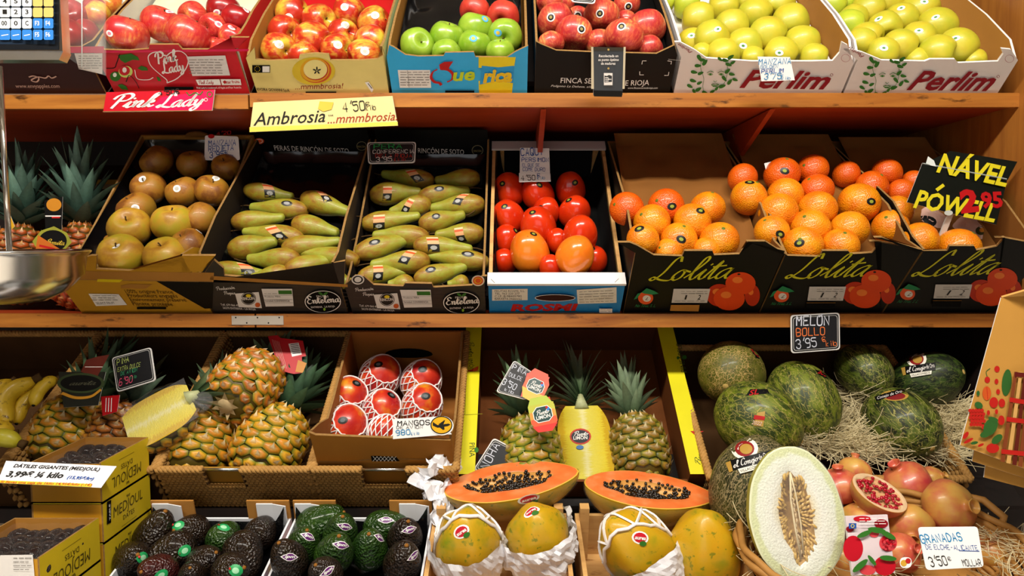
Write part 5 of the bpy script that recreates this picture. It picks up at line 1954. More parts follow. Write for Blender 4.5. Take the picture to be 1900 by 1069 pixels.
# ---- melons in straw
bM = basket('seagrass basket of green melons bedded on pale wood wool', 1318, 1800, h=.09, depth=.40, fine=False)
b = MB()
b.box((.09, .02, .03), (.16, .026, .115), pm('8a4a20', .75, .2))
tag(b.build('carton_strip', None, bM.MW), 'brown carton strip edge sticking out of the wood wool by the half melon', 'cardboard')
MST = {'n': MEL_NET, 'g': MEL_GRN, 'd': MEL_DRK, 's': MEL_STR, 'y': MEL_GRY}
ml = [(1405, 782, 71, 'g', (.75, -.35, .45), 'mottled green melon with small yellow label, left behind the grey netted melon', 1.0, .03),
      (1490, 742, 62, 'g', (.2, -.75, .5), 'ribbed green melon with netted lower end, centre of the melon basket', 1.08, .05),
      (1358, 692, 60, 'n', (-.45, -.25, .85), 'round yellowish netted melon beside the yellow carton flange', .95, .06),
      (1672, 784, 61, 's', (.25, -.45, .85), 'striped dark melon with pale stalk scar, front right in the wood wool', 1.05, .03),
      (1602, 688, 46, 's', (.1, -.5, .85), 'small striped melon behind the hanging chalk sign', 1.1, .06),
      (1715, 708, 51, 'd', (.5, .3, .6), 'dark smooth melon with banner label at back right', 1.15, .04)]
mts = [hit_w(bM, m_[0], m_[1], m_[2], m_[7]) for m_ in ml]
for it in range(60):
    for i in range(len(ml)):
        for j in range(i):
            a, b2 = CAM + ray(*ml[i][:2]) * mts[i], CAM + ray(*ml[j][:2]) * mts[j]
            ov = (ml[i][2] * mts[i] + ml[j][2] * mts[j]) / F * .97 - (a - b2).length
            if ov > 0:
                n_, m_ = (i, j) if mts[i] < mts[j] else (j, i)
                mts[n_] -= ov * .2
                mts[m_] += ov * .15
MEL = []
for m_, t in zip(ml, mts):
    P = CAM + ray(m_[0], m_[1]) * t
    o = mk_fruit('melon', 'melon', MST[m_[3]], P, camv(m_[4]), m_[2] * t / F, m_[6] / 1.15, None, m_[5], 'melon', 'melons in the wood wool', False)
    b = MB()
    b.lathe([(0, 1.35), (.07, 1.35), (.1, 1.325)], pm('b89a58', .8, .2), 9)
    b.build('stalk_scar', o)
    MEL.append(o)
P = atY(1398, 912, 1.26)
MBIG = mk_fruit('melon', 'melon', MEL_GRY, P, camv((.12, .9, .15)), 80 * 1.31 / F, .98, None, 'large grey netted melon with banner label standing behind the half melon', 'melon', None, False)
upd()


def decal(o, parts, name='printed_label'):
    """flat printed pieces bent on to the skin: parts = [(photo px polygon, material)]"""
    tree = bvh(o.data)
    inv = o.matrix_world.inverted()
    o0 = inv @ CAM
    i3 = inv.to_3x3()
    sc = o.matrix_world.to_scale().x
    b = MB()
    lift = .0008 / sc

    def S(p, lf):
        d = (i3 @ ray(*p)).normalized()
        h, n_, _, _ = tree.ray_cast(o0, d)
        if h is None:
            q = inv @ (CAM + ray(*p) * ray(*p).dot(o.matrix_world.translation - CAM) / ray(*p).length_squared)
            h, n_, _, _ = tree.find_nearest(q)
        return h - d * lf
    for k, (pts, m) in enumerate(parts):
        lf = lift * (1 + .6 * k)
        if isinstance(pts, tuple):
            kind = pts[0]
            if kind == 'text':
                _, s_, p0, p1, h, st = pts[:6]
                geo, ch, wd = text_geo(s_, st, pts[6] if len(pts) > 6 else .8)
                ux = V((p1[0] - p0[0], p1[1] - p0[1]))
                uz = V((ux.y, -ux.x)).normalized() * h
                for vs, fs in geo:
                    b.add([S(V(p0) + ux * (v[0] / wd) + uz * (v[1] / ch), lf) for v in vs], fs, m, True)
            elif kind == 'disc':
                _, cx, cy, rx, ry = pts
                q = [S((cx, cy), lf)] + [S((cx + q_ * rx * math.cos(a), cy + q_ * ry * math.sin(a)), lf) for q_ in (.5, 1) for a in [2 * PI * i / 16 for i in range(16)]]
                b.add(q, [(0, 1 + i, 1 + (i + 1) % 16) for i in range(16)] + [(1 + i, 17 + i, 17 + (i + 1) % 16, 1 + (i + 1) % 16) for i in range(16)], m, True)
            elif kind == 'quad':
                q = pts[1]
                n_ = 6

                def G(u, v):
                    a = V(q[0]) * (1 - u) + V(q[1]) * u
                    c_ = V(q[3]) * (1 - u) + V(q[2]) * u
                    return S(a * (1 - v) + c_ * v, lf)
                b.grid(G, n_, 3, m)
    return b.build(name, o)


GOLDM = pm('b08a3a', .5, .4, 0)


def conejo(o, cx, cy, k, ang, cut=0):
    def T(x, y):
        a = math.radians(ang)
        return (cx + k * (x * math.cos(a) - y * math.sin(a)), cy + k * (x * math.sin(a) + y * math.cos(a)))
    pr = [(('disc', *T(-4, -16), 21 * k, 17 * k), CREAMT), (('disc', *T(-4, -16), 15 * k, 12 * k), pm('8a1a1c', .5, .4, 0)), (('disc', *T(-2, -15), 10 * k, 8 * k), GOLDM),
          (('quad', [T(-34, -4), T(34, -4), T(32, 12), T(-32, 12)]), BLACK), (('quad', [T(-38, -2), T(-30, -3), T(-30, 13), T(-36, 14)]), GOLDM),
          (('text', 'el Conejo', T(-28, 9), T(12, 7), 10 * k, ('script', .2), 2.6), WHITE), (('text', 'de Oro', T(14, 7), T(31, 6), 9 * k, SANS), WHITE),
          (('quad', [T(-22, 12), T(24, 12), T(22, 19), T(-20, 20)]), CREAMT), (('text', 'VILLACONEJOS', T(-19, 18), T(20, 17), 4 * k, SANS), INKK)]
    decal(o, pr)


conejo(MBIG, 1391, 850, 1.2, -14)
conejo(MEL[5], 1706, 680, .9, -8)
decal(MEL[3], [(('disc', 1660, 734, 26, 10), GOLDM), (('disc', 1660, 735, 20, 7), pm('7a1a1c', .5, .4, 0)), (('quad', [(1622, 736), (1676, 720), (1680, 727), (1626, 744)]), BLACK), (('text', 'Conejo de Oro', (1628, 741), (1674, 728), 5, ITAL), WHITE)])
decal(MEL[0], [(('quad', [(1405, 766), (1420, 763), (1416, 792), (1398, 790)]), GOLDM), (('quad', [(1400, 770), (1420, 773), (1418, 780), (1398, 778)]), INKR), (('text', '2022', (1394, 787), (1413, 790), 7, BITAL), pm('d8b8a0', .5, .3, 0))])
decal(MEL[0], [(('quad', [(1384, 734), (1428, 730), (1424, 722), (1392, 722)]), BLACK), (('text', 'SL', (1390, 734), (1408, 731), 9, BITAL), INKR)], 'paper_label')
decal(MEL[1], [(('quad', [(1512, 686), (1532, 690), (1546, 708), (1520, 696)]), BLACK), (('text', 'BOL', (1517, 692), (1532, 699), 8, BITAL), INKR)])
decal(MEL[2], [(('quad', [(1388, 640), (1398, 646), (1414, 668), (1402, 664)]), BLACK), (('text', 'BOLLO', (1392, 648), (1408, 664), 5, BITAL), INKR)])

STRAW = pm('d8caa0', .7, .25, .2, sc=30)


def straw(name, label, cat, spots, n, ln=(.05, .11), seed=1):
    """spots: list of (centre, spread xyz) the strands lie round"""
    rr = random.Random(seed)
    b = MB()
    for i in range(n):
        c_, sp_ = rr.choice(spots)
        p = c_ + V((rr.gauss(0, 1) * sp_[0], rr.gauss(0, 1) * sp_[1], abs(rr.gauss(0, 1)) * sp_[2]))
        a, e = rr.uniform(0, 2 * PI), rr.uniform(-.35, .45)
        d = V((math.cos(a) * math.cos(e), math.sin(a) * math.cos(e), math.sin(e)))
        q = V((rr.uniform(-1, 1), rr.uniform(-1, 1), rr.uniform(-.6, 1))) * rr.uniform(.4, 1.9)
        l = rr.uniform(*ln)
        pts = []
        for k in range(6):
            pts.append(p)
            p = p + d * (l / 5)
            d = (d + q * .22).normalized()
        b.tube(pts, rr.uniform(.0004, .0009), STRAW, 4, False)
    o = b.build(name)
    tag(o, label, cat, None, 'stuff')


def onw(c, px, py, wv):
    return CAM + ray(px, py) * pt_on(c, px, py, wv)


sx = (.028, .014, .010)
straw('wood_wool', 'pale wood wool strands bedding the melons', 'wood wool', [(onw(bM, x, y, .06), sx) for x, y in ((1500, 812), (1540, 800), (1570, 790), (1590, 770), (1580, 740), (1600, 820), (1630, 835), (1745, 790), (1760, 770), (1770, 815), (1780, 790), (1740, 760), (1720, 835), (1560, 830), (1610, 850), (1480, 822), (1750, 845), (1550, 815), (1580, 830), (1530, 830))], 2700, seed=4)
# =============================================================== FRONT TIER
T15 = math.radians(15)


def fbox(xa, xb, name, label, depth=.35, h=.085, mo=WHITE, mi=WHITE, Z=ZF, cat='crate', wall=.004, edge=None, group=None):
    c = Crate()
    edge = edge or mi
    c.w, c.depth, c.hb, c.hf = xb - xa, depth, h, [h]
    c.MW = Matrix.Translation((xa, 1.007, Z)) @ Matrix.Rotation(T15, 4, 'X')
    c.inv = c.MW.inverted()
    c.root = tag(empty(name, c.MW), label, cat, group)
    for x, a, b_ in ((0, mo, mi), (c.w - wall, mi, mo)):
        b = MB()
        b.prism([(x, 0, 0), (x, depth, 0), (x, depth, h), (x, 0, h)], (wall, 0, 0), a, b_, edge)
        b.build('side_panel', c.root)
    for y, n_ in ((0, 'front_panel'), (depth - wall, 'back_panel')):
        b = MB()
        b.prism([(wall, y, 0), (c.w - wall, y, 0), (c.w - wall, y, h), (wall, y, h)], (0, wall, 0), mi, mi, edge)
        b.build(n_, c.root)
    b = MB()
    b.box((0, 0, -.002), (c.w, depth, .001), mi)
    b.build('base', c.root)
    return c


WCARD = pm('e4e6ea', .55, .35, .04)
xs = [Xat(p, 1.323, .894) for p in (287, 541, 548, 803)]
cA1 = fbox(xs[0], xs[1], 'avocado_crate', 'white avocado crate with black liner beside the yellow date boxes', mo=WCARD, mi=WCARD)
cA2 = fbox(xs[2], xs[3], 'avocado_crate', 'red sided avocado crate in the middle of the front row', mo=pm('b80c1c', .4, .45), mi=WCARD)
for c in (cA1, cA2):
    for s_ in (0, 1):
        b = MB()
        x0 = .0 if s_ == 0 else c.w - .085
        b.box((x0, c.depth - .004, c.hb), (x0 + .085, c.depth, c.hb + .042), pm('b07a38', .75, .2))
        xx = x0 + (.004 if s_ == 0 else .02)
        b.box((xx, c.depth - .0075, c.hb - .01), (xx + .032, c.depth - .0045, c.hb + .037), WCARD)
        b.prism([(xx + .032, c.depth - .0075, c.hb - .01), (xx + .060, c.depth - .012, c.hb - .01), (xx + .060, c.depth - .012, c.hb + .035), (xx + .032, c.depth - .0075, c.hb + .037)], (0, .002, 0), WCARD)
        b.build('corner_flap', c.root)
    b = MB()
    b.grid(lambda u, v: (.008 + (c.w - .016) * u, .008 + (c.depth - .02) * v, .03 + .055 * max(0, abs(v - .5) * 2 - .86) / .14 + .035 * max(0, abs(u - .5) * 2 - .86) / .14 + .005 * noise.noise(V((u * 7, v * 9, c.w * 30)))), 26, 30, FILMB)
    b.build('black_liner', c.root)
b = MB()
A = Art(b, cA2.MW @ Matrix.Rotation(-PI / 2, 4, 'Z'), -.0006)
for y0, y1, m in ((.07, .15, pm('7a2a80', .5, .4, 0)), (.15, .17, pm('d8b83a', .5, .4, 0)), (.17, .19, WHITE)):
    A.put([(-y0 - .06, .02), (-y1 - .06, .02), (-y1 - .06, .08), (-y0 - .06, .08)], [(0, 1, 2, 3)], m)
T2 = Matrix.Rotation(-PI / 2, 4, 'Z')
b.v = [tuple(T2 @ V(p)) for p in b.v]
b.build('printed_band', cA2.root)


def avos(c, lst, box, style):
    ts = [hit_w(c, a[0], a[1], a[2], .042) for a in lst]
    for it in range(50):
        for i in range(len(lst)):
            for j in range(i):
                a, b2 = CAM + ray(*lst[i][:2]) * ts[i], CAM + ray(*lst[j][:2]) * ts[j]
                ov = (lst[i][2] * ts[i] + lst[j][2] * ts[j]) / F * .92 - (a - b2).length
                if ov > 0:
                    n_, m_ = (i, j) if ts[i] < ts[j] else (j, i)
                    ts[n_] -= ov * .3
    os_ = []
    for a, t in zip(lst, ts):
        o = mk_fruit('avocado', 'avo', a[3], CAM + ray(a[0], a[1]) * t, camv(a[4]), a[2] * t / F * .97, a[6] if len(a) > 6 else .92, None, a[5] + ' in the ' + box, 'avocado', 'avocados in the ' + box, True)
        os_.append(o)
    upd()
    for o, a in zip(os_, lst):
        if len(a) > 7:
            sticker(o, a[7], style, None)


avos(cA1, [
    (286, 995, 36, 'avod', (.4, .8, .1), 'long green brown avocado at back left corner', 1.0),
    (358, 985, 31, 'avod', (-.4, .3, .8), 'brown avocado with half hidden green label, second in back row', .9, (330, 974)),
    (413, 1000, 31, 'avog', (.1, .3, -.9), 'greenest round avocado with label on top', .8, (415, 978)),
    (482, 990, 31, 'avod', (.2, .5, -.8), 'dark round avocado at back right', .75),
    (326, 1022, 36, 'avod', (-.85, -.25, .4), 'brown avocado with stalk end left and full green label,', .95, (343, 1022)),
    (247, 1038, 34, 'avod', (.5, .4, .6), 'dark avocado labelled on its right shoulder, far left', .9, (266, 1035)),
    (451, 1024, 37, 'avod', (.45, -.7, .5), 'brown avocado with pale stalk end down by the red edge', .95, (435, 1039)),
    (377, 1045, 32, 'avod', (.6, .5, .3), 'plain brown avocado in third row centre', .9),
    (297, 1060, 32, 'avor', (-.3, .3, .8), 'reddish avocado at bottom left', .9, (299, 1068)),
    (428, 1058, 34, 'avod', (.7, .3, .5), 'dark avocado with hexagon label at bottom right', .9, (437, 1059)),
    (356, 1068, 26, 'avod', (.2, .6, .6), 'small dark avocado cut by the bottom picture edge', .9)], 'white avocado crate', 'greenhex')
avos(cA2, [
    (588, 975, 37, 'avog', (.85, .4, 0), 'long bright green avocado at back left', 1.0),
    (632, 990, 33, 'avog', (.2, .75, .5), 'green avocado with purple label, second in back row', 1.0, (641, 978)),
    (711, 977, 32, 'avog', (.9, .1, .2), 'green avocado lying sideways against the back', 1.05, (716, 965)),
    (751, 998, 34, 'avod', (.2, .75, .5), 'dark avocado with label at back right corner', .95, (761, 983)),
    (562, 1014, 33, 'avog', (.3, .75, .5), 'green avocado with label seen edge on, left side', 1.0, (573, 996)),
    (686, 1020, 35, 'avog', (.1, .75, .6), 'glossy dark green avocado with round label in the centre', 1.0, (705, 998)),
    (619, 1028, 37, 'avog', (.3, .75, .5), 'green avocado with clear purple label, middle left', 1.0, (634, 1012)),
    (537, 1040, 34, 'avod', (-.2, .8, .5), 'brown green avocado with purple label by the red edge', 1.0, (538, 1034)),
    (747, 1046, 37, 'avod', (.2, .75, .5), 'dark avocado with label near the wooden crate', 1.0, (769, 1031)),
    (604, 1066, 32, 'avod', (-.2, .6, .6), 'brown avocado cut by the bottom picture edge', .9, (609, 1060))], 'red sided crate', 'ipm')

# ---- wooden papaya crates
xs = [Xat(p, 1.323, .894) for p in (806, 1050, 1066, 1345)]
for i, (xa, xb, lab) in enumerate(((xs[0], xs[1], 'pale wooden crate of papayas beside the red avocado crate'), (xs[2], xs[3], 'pale wooden crate of papayas under the right papaya half'))):
    c = fbox(xa, xb, 'wooden_crate', lab, h=.095, mo=WOODC, mi=WOODC, wall=.008, edge=WOODC)
    for x in (.008, c.w - .026):
        for y in (.008, c.depth - .026):
            b = MB()
            b.box((x, y, 0), (x + .018, y + .018, .125), WOODC)
            b.build('corner_post', c.root)
    if i == 0:
        cP1 = c
    else:
        cP2 = c

PAPS = SK['papaya']


def papaya(label, P, axis, r, lng=1.0):
    return mk_fruit('papaya', 'papaya', 'papaya', P, axis, r, lng, None, label, 'papaya', 'whole papayas in the front row', False)


pp = [papaya('green yellow papaya wrapped in white paper, left of the front papayas', atY(868, 1012, 1.21), camv((-.05, .75, .55)), 62 * 1.25 / F, .95),
      papaya('yellow papaya wrapped in crumpled paper, under the gap between the halves', atY(997, 1000, 1.22), camv((-.1, .7, .65)), 60 * 1.25 / F, .85),
      papaya('large yellow papaya lying slanted in white paper, middle right', atY(1186, 1022, 1.21), camv((-.62, .6, .5)), 64 * 1.25 / F, 1.0),
      papaya('unwrapped ridged yellow papaya beside the melon half', atY(1304, 1030, 1.22), camv((-.15, .85, .45)), 67 * 1.26 / F, .92)]
upd()
for o, p, rt in ((pp[0], (856, 987), .6), (pp[1], (985, 949), .3), (pp[2], (1188, 998), -.1)):
    sticker(o, p, 'papred', rt)
for o, ax, th in ((pp[0], (.1, -.5, .8), 1.45), (pp[2], (.3, -.5, .8), 1.5)):
    netting(o, camv(ax), th, 9, .0026, 2.5, .8)

# ---- papaya halves
m, nt, b_ = newmat('papaya_flesh', .28, .5, 0, .3)
co = coords(nt)
nt.links.new(ramp(nt, [(.35, 'dc6a30'), (.55, 'e0783c'), (.75, 'e2905c')], noi(nt, co, 2.2, 4)), b_.inputs['Base Color'])
PAPF = m
PAPI = pm('dfa050', .45, .4, .2)
SEEDM = newmat('papaya_seed', .25, .5, 0, .3)[0]
SEEDM.node_tree.nodes['Principled BSDF'].inputs['Base Color'].default_value = hx('1a1008')
EDGEG = pm('d8a83a', .45, .4, .1)


def half_fruit(name, label, cat, P, axis, face, r, prof, skinm, fleshm, cavm, cav=(.45, .62), cavdepth=.4, rim=None, zoff=0.0, lng=1.0, k=28, dep=1.0):
    root = tag(empty(name, Matrix.Translation(P) @ frame(axis, face) @ Matrix.Diagonal((r, r, r * lng, 1))), label, cat)
    b = MB()
    b.lathe(prof, skinm, 24, None, None, True, 0, PI)
    b.v = [(p[0], p[1] * dep, p[2]) for p in b.v]
    b.build('skin', root)
    zs = [p[1] for p in prof]
    z0, z1 = min(zs), max(zs)

    def R_(z):
        for (ra, za), (rb, zb) in zip(prof, prof[1:]):
            if (za <= z <= zb) or (zb <= z <= za):
                return ra + (rb - ra) * (z - za) / (zb - za + 1e-9)
        return 0
    n = 56
    outer, inner = [], []
    for i in range(n):
        a = 2 * PI * i / n
        # outline point: march out from centre until outside
        lo, hi = 0, 2.2
        for _ in range(24):
            md = (lo + hi) / 2
            x, z = md * math.cos(a), md * math.sin(a) * 1.0
            if z0 < z < z1 and abs(x) < R_(z):
                lo = md
            else:
                hi = md
        outer.append((lo * math.cos(a), lo * math.sin(a)))
        w_ = 1 + .05 * math.sin(a * 5 + r * 900) + .03 * math.sin(a * 9)
        inner.append((cav[0] * math.cos(a) * w_ * (1 - .25 * abs(math.sin(a)) ** 3), zoff + cav[1] * math.sin(a) * w_))
    b = MB()

    def loop(f_, bulge):
        return [(outer[i][0] * (1 - f_) + inner[i][0] * f_, bulge, outer[i][1] * (1 - f_) + inner[i][1] * f_) for i in range(n)]
    rims = [loop(0, 0), loop(.06, -.012), loop(.5, -.02), loop(.9, -.012), loop(1, .02)]
    vs = [p for l in rims for p in l]
    fs = [(j * n + i, j * n + (i + 1) % n, (j + 1) * n + (i + 1) % n, (j + 1) * n + i) for j in range(4) for i in range(n)]
    b.add(vs[:2 * n], [f_ for f_ in fs if max(f_) < 2 * n], rim or fleshm, True)
    b.add(vs[n:], [tuple(q - n for q in f_) for f_ in fs if min(f_) >= n], fleshm, True)
    b.build('flesh', root)
    b = MB()
    rr = random.Random(int(r * 1e5))

    def cv(t, i):
        s_ = math.cos(t * PI / 2)
        return (inner[i][0] * s_, .02 + cavdepth * math.sin(t * PI / 2), zoff + (inner[i][1] - zoff) * s_)
    ts = [0, .25, .5, .75, .97]
    b.add([cv(t, i) for t in ts for i in range(n)], [(j * n + i, j * n + (i + 1) % n, (j + 1) * n + (i + 1) % n, (j + 1) * n + i) for j in range(4) for i in range(n)] + [tuple(4 * n + i for i in range(n))], cavm, True)
    b.build('seed_cavity', root)
    return root, cv, n, rr


def pap_half(label, px, py, Y, rpx, axis, face, lng):
    P = atY(px, py, Y)
    root, cv, n, rr = half_fruit('half_papaya', label, 'half papaya', P, camv(axis), camv(face), rpx * (Y + .05) / F, PROF['papaya'], PAPS, PAPF, PAPI, (.47, 1.02), .30, EDGEG, .02, lng, 28, 1.4)
    b = MB()
    for i in range(290):
        t = rr.random() ** .8
        p = V(cv(t, rr.randrange(n)))
        p.y -= rr.uniform(.04, .12)
        q = rr.uniform(.040, .058)
        b.ball(p, (q, q * .9, q * 1.15 / lng), SEEDM, 7, 5, None)
    o = b.build('seeds', root)
    o['kind'] = 'stuff'
    b = MB()
    b.lathe([(max(r_ * 1.03, .001), z * 1.02) for r_, z in PROF['papaya']], FILMC, 20, lambda a, t: 1 + .015 * math.sin(a * 13 + t * 30), None, True, .02, PI - .02)
    b.v = [(p[0], p[1] * 1.42, p[2]) for p in b.v]
    b.build('cling_film', root)
    return root


UP2 = V((0, 0, 0))
h1 = pap_half('left papaya half with black seeds, lying on the wrapped papayas', 942, 893, 1.325, 55, (.985, .16, .08), (-.03, .93, .37), 1.46)
h2 = pap_half('right papaya half with sparse dark seeds, stem end toward the netted melon', 1200, 908, 1.325, 54, (.99, -.10, .03), (0, .94, .34), 1.42)
upd()


def sticker_on_part(root, part, px, style, rot):
    o = [q for q in root.children if q.name.startswith(part)][0]
    return sticker(o, px, style, rot)


sticker_on_part(h1, 'skin', (981, 926), 'papred', .3)

# ---- white tissue paper
TISS = pm('e4e4e8', .8, .2, .02)


def wrap(label, P, axis, r, lng, th0, th1, ph0, ph1, seed, amp=.16, name='paper_wrap', n=34, face=None):
    """crumpled sheet cupped round a fruit"""
    M_ = frame(axis, face)

    def f_(u, v):
        ph, th = ph0 + (ph1 - ph0) * u, th0 + (th1 - th0) * v
        d = V((math.sin(th) * math.cos(ph), math.sin(th) * math.sin(ph), math.cos(th) * lng))
        q = V((math.cos(ph) * 2.2, math.sin(ph) * 2.2, th * 2.4 + seed * 5))
        k = 1.10 + amp * (abs(noise.noise(q)) + .6 * abs(noise.noise(q * 2.3)) + .25 * noise.noise(q * 5))
        k += .25 * amp * max(0, 1 - v * 3)
        return d * (r * k)
    b = MB()
    b.grid(f_, n, 16, TISS, False)
    o = b.build(name, None, Matrix.Translation(P) @ M_)
    return tag(o, label, 'tissue paper', 'white tissue papers round the papayas')


YA = V((0, 0, 1))
FC = camv((0, -.2, 1))
wrap('white tissue wrapped over the lower front of the leftmost papaya', pp[0].matrix_world.translation, camv((-.05, .75, .55)), 62 * 1.25 / F, 1.35, 1.12, 2.9, PI * 1.02, PI * 1.98, 1, .20, face=camv((0, 0, 1)))
wrap('crumpled white tissue hugging the second papaya at its right', pp[1].matrix_world.translation, camv((-.15, .85, .35)), 60 * 1.25 / F, 1.2, 1.2, 2.8, PI * 1.1, PI * 2.2, 2, .3, face=camv((0, 0, 1)))
wrap('white tissue sheet cradling the slanted large papaya', pp[2].matrix_world.translation, camv((-.45, .75, -.15)), 64 * 1.25 / F, 1.45, 1.7, 2.9, PI * .9, PI * 2.05, 3, .14, face=camv((0, 0, 1)))
# the big loose sheet behind the left papaya half


def sheet(label, quad, Ys, seed, amp=.035, name='tissue_sheet'):
    q = [atY(p[0], p[1], y) for p, y in zip(quad, Ys)]
    c0 = sum(q, V()) / 4

    def f_(u, v):
        p = (q[0] * (1 - u) + q[1] * u) * (1 - v) + (q[3] * (1 - u) + q[2] * u) * v
        k = V((u * 3 + seed, v * 3, seed))
        e = V((noise.noise(k), noise.noise(k + V((9, 0, 0))), noise.noise(k + V((0, 9, 0)))))
        k2 = k * 2.7
        e2 = V((noise.noise(k2), abs(noise.noise(k2 + V((9, 0, 0)))), noise.noise(k2 + V((0, 9, 0)))))
        return p + e * amp + e2 * amp * .5 - c0
    b = MB()
    b.grid(f_, 18, 18, TISS, False)
    return tag(b.build(name, None, Matrix.Translation(c0)), label, 'tissue paper', 'white tissue papers round the papayas')


sheet('big crumpled white tissue sheet rising behind the left papaya half', [(764, 895), (816, 830), (872, 850), (822, 975)], (1.30, 1.335, 1.405, 1.345), 2, .032)
sheet('loose white tissue hanging between left papaya half and avocado crate', [(788, 905), (842, 880), (838, 965), (812, 985)], (1.30, 1.36, 1.30, 1.27), 5, .02)

# ---- date boxes
DYEL = pm('d2b81e', .5, .35, .08)
DINK = pm('4a4010', .6, .3, 0)


def dbox(label, Y1, Y2, X1, w_, z0, z1, open_=True, mir=True, extra=None):
    c = Crate()
    c.MW = Matrix.Translation((X1 - w_, Y1, z0))
    root = tag(empty('date_box', c.MW), label, 'date box', 'yellow date boxes at the left')
    d, h, t = Y2 - Y1, z1 - z0, .003
    # printed side facing right: frame whose -y is +x
    T2 = Matrix.Translation((w_, 0, 0)) @ Matrix.Rotation(PI / 2, 4, 'Z')
    b = MB()
    b.prism([(w_ - t, 0, 0), (w_ - t, d, 0), (w_ - t, d, h), (w_ - t, 0, h)], (t, 0, 0), KRAFT, DYEL, KEDGE)
    b2 = MB()
    A = Art(b2, c.MW @ T2, -.0006)
    geo, ch, wd = text_geo('MEDJOUL', ('font', .12, 0), 1)
    g2, ch2, wd2 = text_geo('DATES', SANS, 1)
    s_ = -1 if mir else 1
    cx, cz = d * .50, h * .46

    def P2(x, z):
        return (cx + s_ * x, cz + s_ * z)
    for gg, cc, ww, W_, H_, z_ in ((geo, ch, wd, d * .62, h * .26, 0), (g2, ch2, wd2, d * .24, h * .12, -h * .22)):
        A.nx()
        for vs, fs in gg:
            A.put([P2((v[0] / ww - .5) * W_, (v[1] / cc) * H_ + z_) for v in vs], fs, DINK)
    A.nx()
    vs, fs = ribbon([P2(-d * .16, -h * .36), P2(d * .16, -h * .36)], .0007)
    A.put(vs, fs, DINK)
    for k_ in (-1, 0, 1):
        A.nx()
        vs, fs = ribbon([P2(k_ * .003, h * .31), P2(k_ * .0045, h * .36)], .002)
        A.put(vs, fs, DINK)
    if extra:
        extra(A, d, h)
    o_ = len(b.v)
    b.mats += [m_ for m_ in b2.mats if m_ not in b.mats]
    b.v += [tuple(T2 @ V(p)) for p in b2.v]
    b.f += [tuple(i + o_ for i in f_) for f_ in b2.f]
    b.m += [b.mats.index(b2.mats[i]) for i in b2.m]
    b.s += b2.s
    b.build('side_panel', root)
    b = MB()
    b.prism([(0, 0, 0), (0, d, 0), (0, d, h), (0, 0, h)], (t, 0, 0), DYEL, KRAFT, KEDGE)
    b.build('side_panel', root)
    b = MB()
    b.prism([(t, 0, 0), (w_ - t, 0, 0), (w_ - t, 0, h * .96), (t, 0, h * .96)], (0, t, 0), pm('c08a1c', .5, .35), KRAFT, KEDGE)  # ochre front: the yellow card with its shade put into the colour
    b.build('front_panel', root)
    b = MB()
    b.prism([(t, d - t, 0), (w_ - t, d - t, 0), (w_ - t, d - t, h), (t, d - t, h)], (0, t, 0), KRAFT, DYEL, KEDGE)
    b.build('back_panel', root)
    b = MB()
    b.box((0, 0, 0), (w_, d, .002), KRAFT)
    b.build('base', root)
    if not open_:
        b = MB()
        b.box((0, 0, h - .002), (w_, d, h), DYEL)
        b.build('lid', root)
    return root


XD = (187 - 950) / 1250 * 1.218
XD2 = (97 - 950) / 1250 * 1.125
Ya, Yb = 1.18, 1.337
za, zb = atY(187, 858, Ya).z, atY(97, 1018, 1.05).z
hs = .0745


def tabmark(A, d, h):
    A.nx()
    A.put([(d * .05, h * .42), (d * .13, h * .40), (d * .15, h * .96), (d * .07, h * .98)], [(0, 1, 2, 3)], BLACKM)
    A.nx()
    geo, ch, wd = text_geo('TABLE', BOLD, 1)
    for vs, fs in geo:
        A.put([(d * .075 + .004 - v[1] / ch * .004 + .004, h * .48 + v[0] / wd * h * .4) for v in vs], fs, PAPER)


XR_ = atY(187, 858, Ya).x
wd_ = .128
for i in range(3):
    dbox(('open top date box of the rear yellow stack', 'middle date box of rear yellow stack, with black tab', 'bottom date box of the rear yellow stack')[i], Ya, Yb, XR_, wd_, za - hs * (i + 1), za - hs * i - .0006, i == 0, i == 0, tabmark if i == 1 else None)
XF_ = atY(97, 1018, 1.05).x
for i in range(2):
    dbox(('open top date box of the front yellow stack, white label on it', 'lower date box of front yellow stack')[i], 1.02, 1.172, XF_, .15, zb - .078 * (i + 1), zb - .078 * i - .0006, i == 0, i == 0)
b = MB()
b.box((XF_ - .16, 1.015, zb - .178), (XF_, 1.175, zb - .158), WOODD, )
b.box((XR_ - wd_ - .02, Ya - .002, za - hs * 3 - .02), (XR_, Yb, za - hs * 3 - .0005), WOODD)
b.v = [tuple(V(p) - V((0, 1.7, 0))) for p in b.v]
b.build('box_ledge', ds)
for nm, (xa, xb, ya, yb2, zt), ctn in (('rear', (XR_ - wd_ + .006, XR_ - .006, Ya + .006, Yb - .006, za), (5, 4)), ('front', (XF_ - .144, XF_ - .006, 1.026, 1.166, zb), (6, 5))):
    n_ = 0
    for i in range(ctn[0]):
        for j in range(ctn[1]):
            x = xa + (xb - xa) * (i + .5 + R.uniform(-.15, .15)) / ctn[0]
            y = ya + (yb2 - ya) * (j + .5 + R.uniform(-.15, .15)) / ctn[1]
            o = mk_fruit('date', 'date', 'date', V((x, y, zt - .026 + R.uniform(-.004, .006))), V((R.uniform(-1, 1), R.uniform(-.3, 1), R.uniform(-.2, .2))), .0125 + R.uniform(0, .0015), .75, None, 'wrinkled dark date under film in the open ' + nm + ' yellow box', 'date', 'dates in the ' + nm + ' yellow box', False)
    b = MB()
    b.grid(lambda u, v: (xa + (xb - xa) * u, ya + (yb2 - ya) * v, zt - .008 + .003 * noise.noise(V((u * 7, v * 7, 1)))), 16, 16, FILMD)
    tag(b.build('cling_film_sheet'), 'clear film stretched over the dates of the ' + nm + ' yellow box', 'cling film')


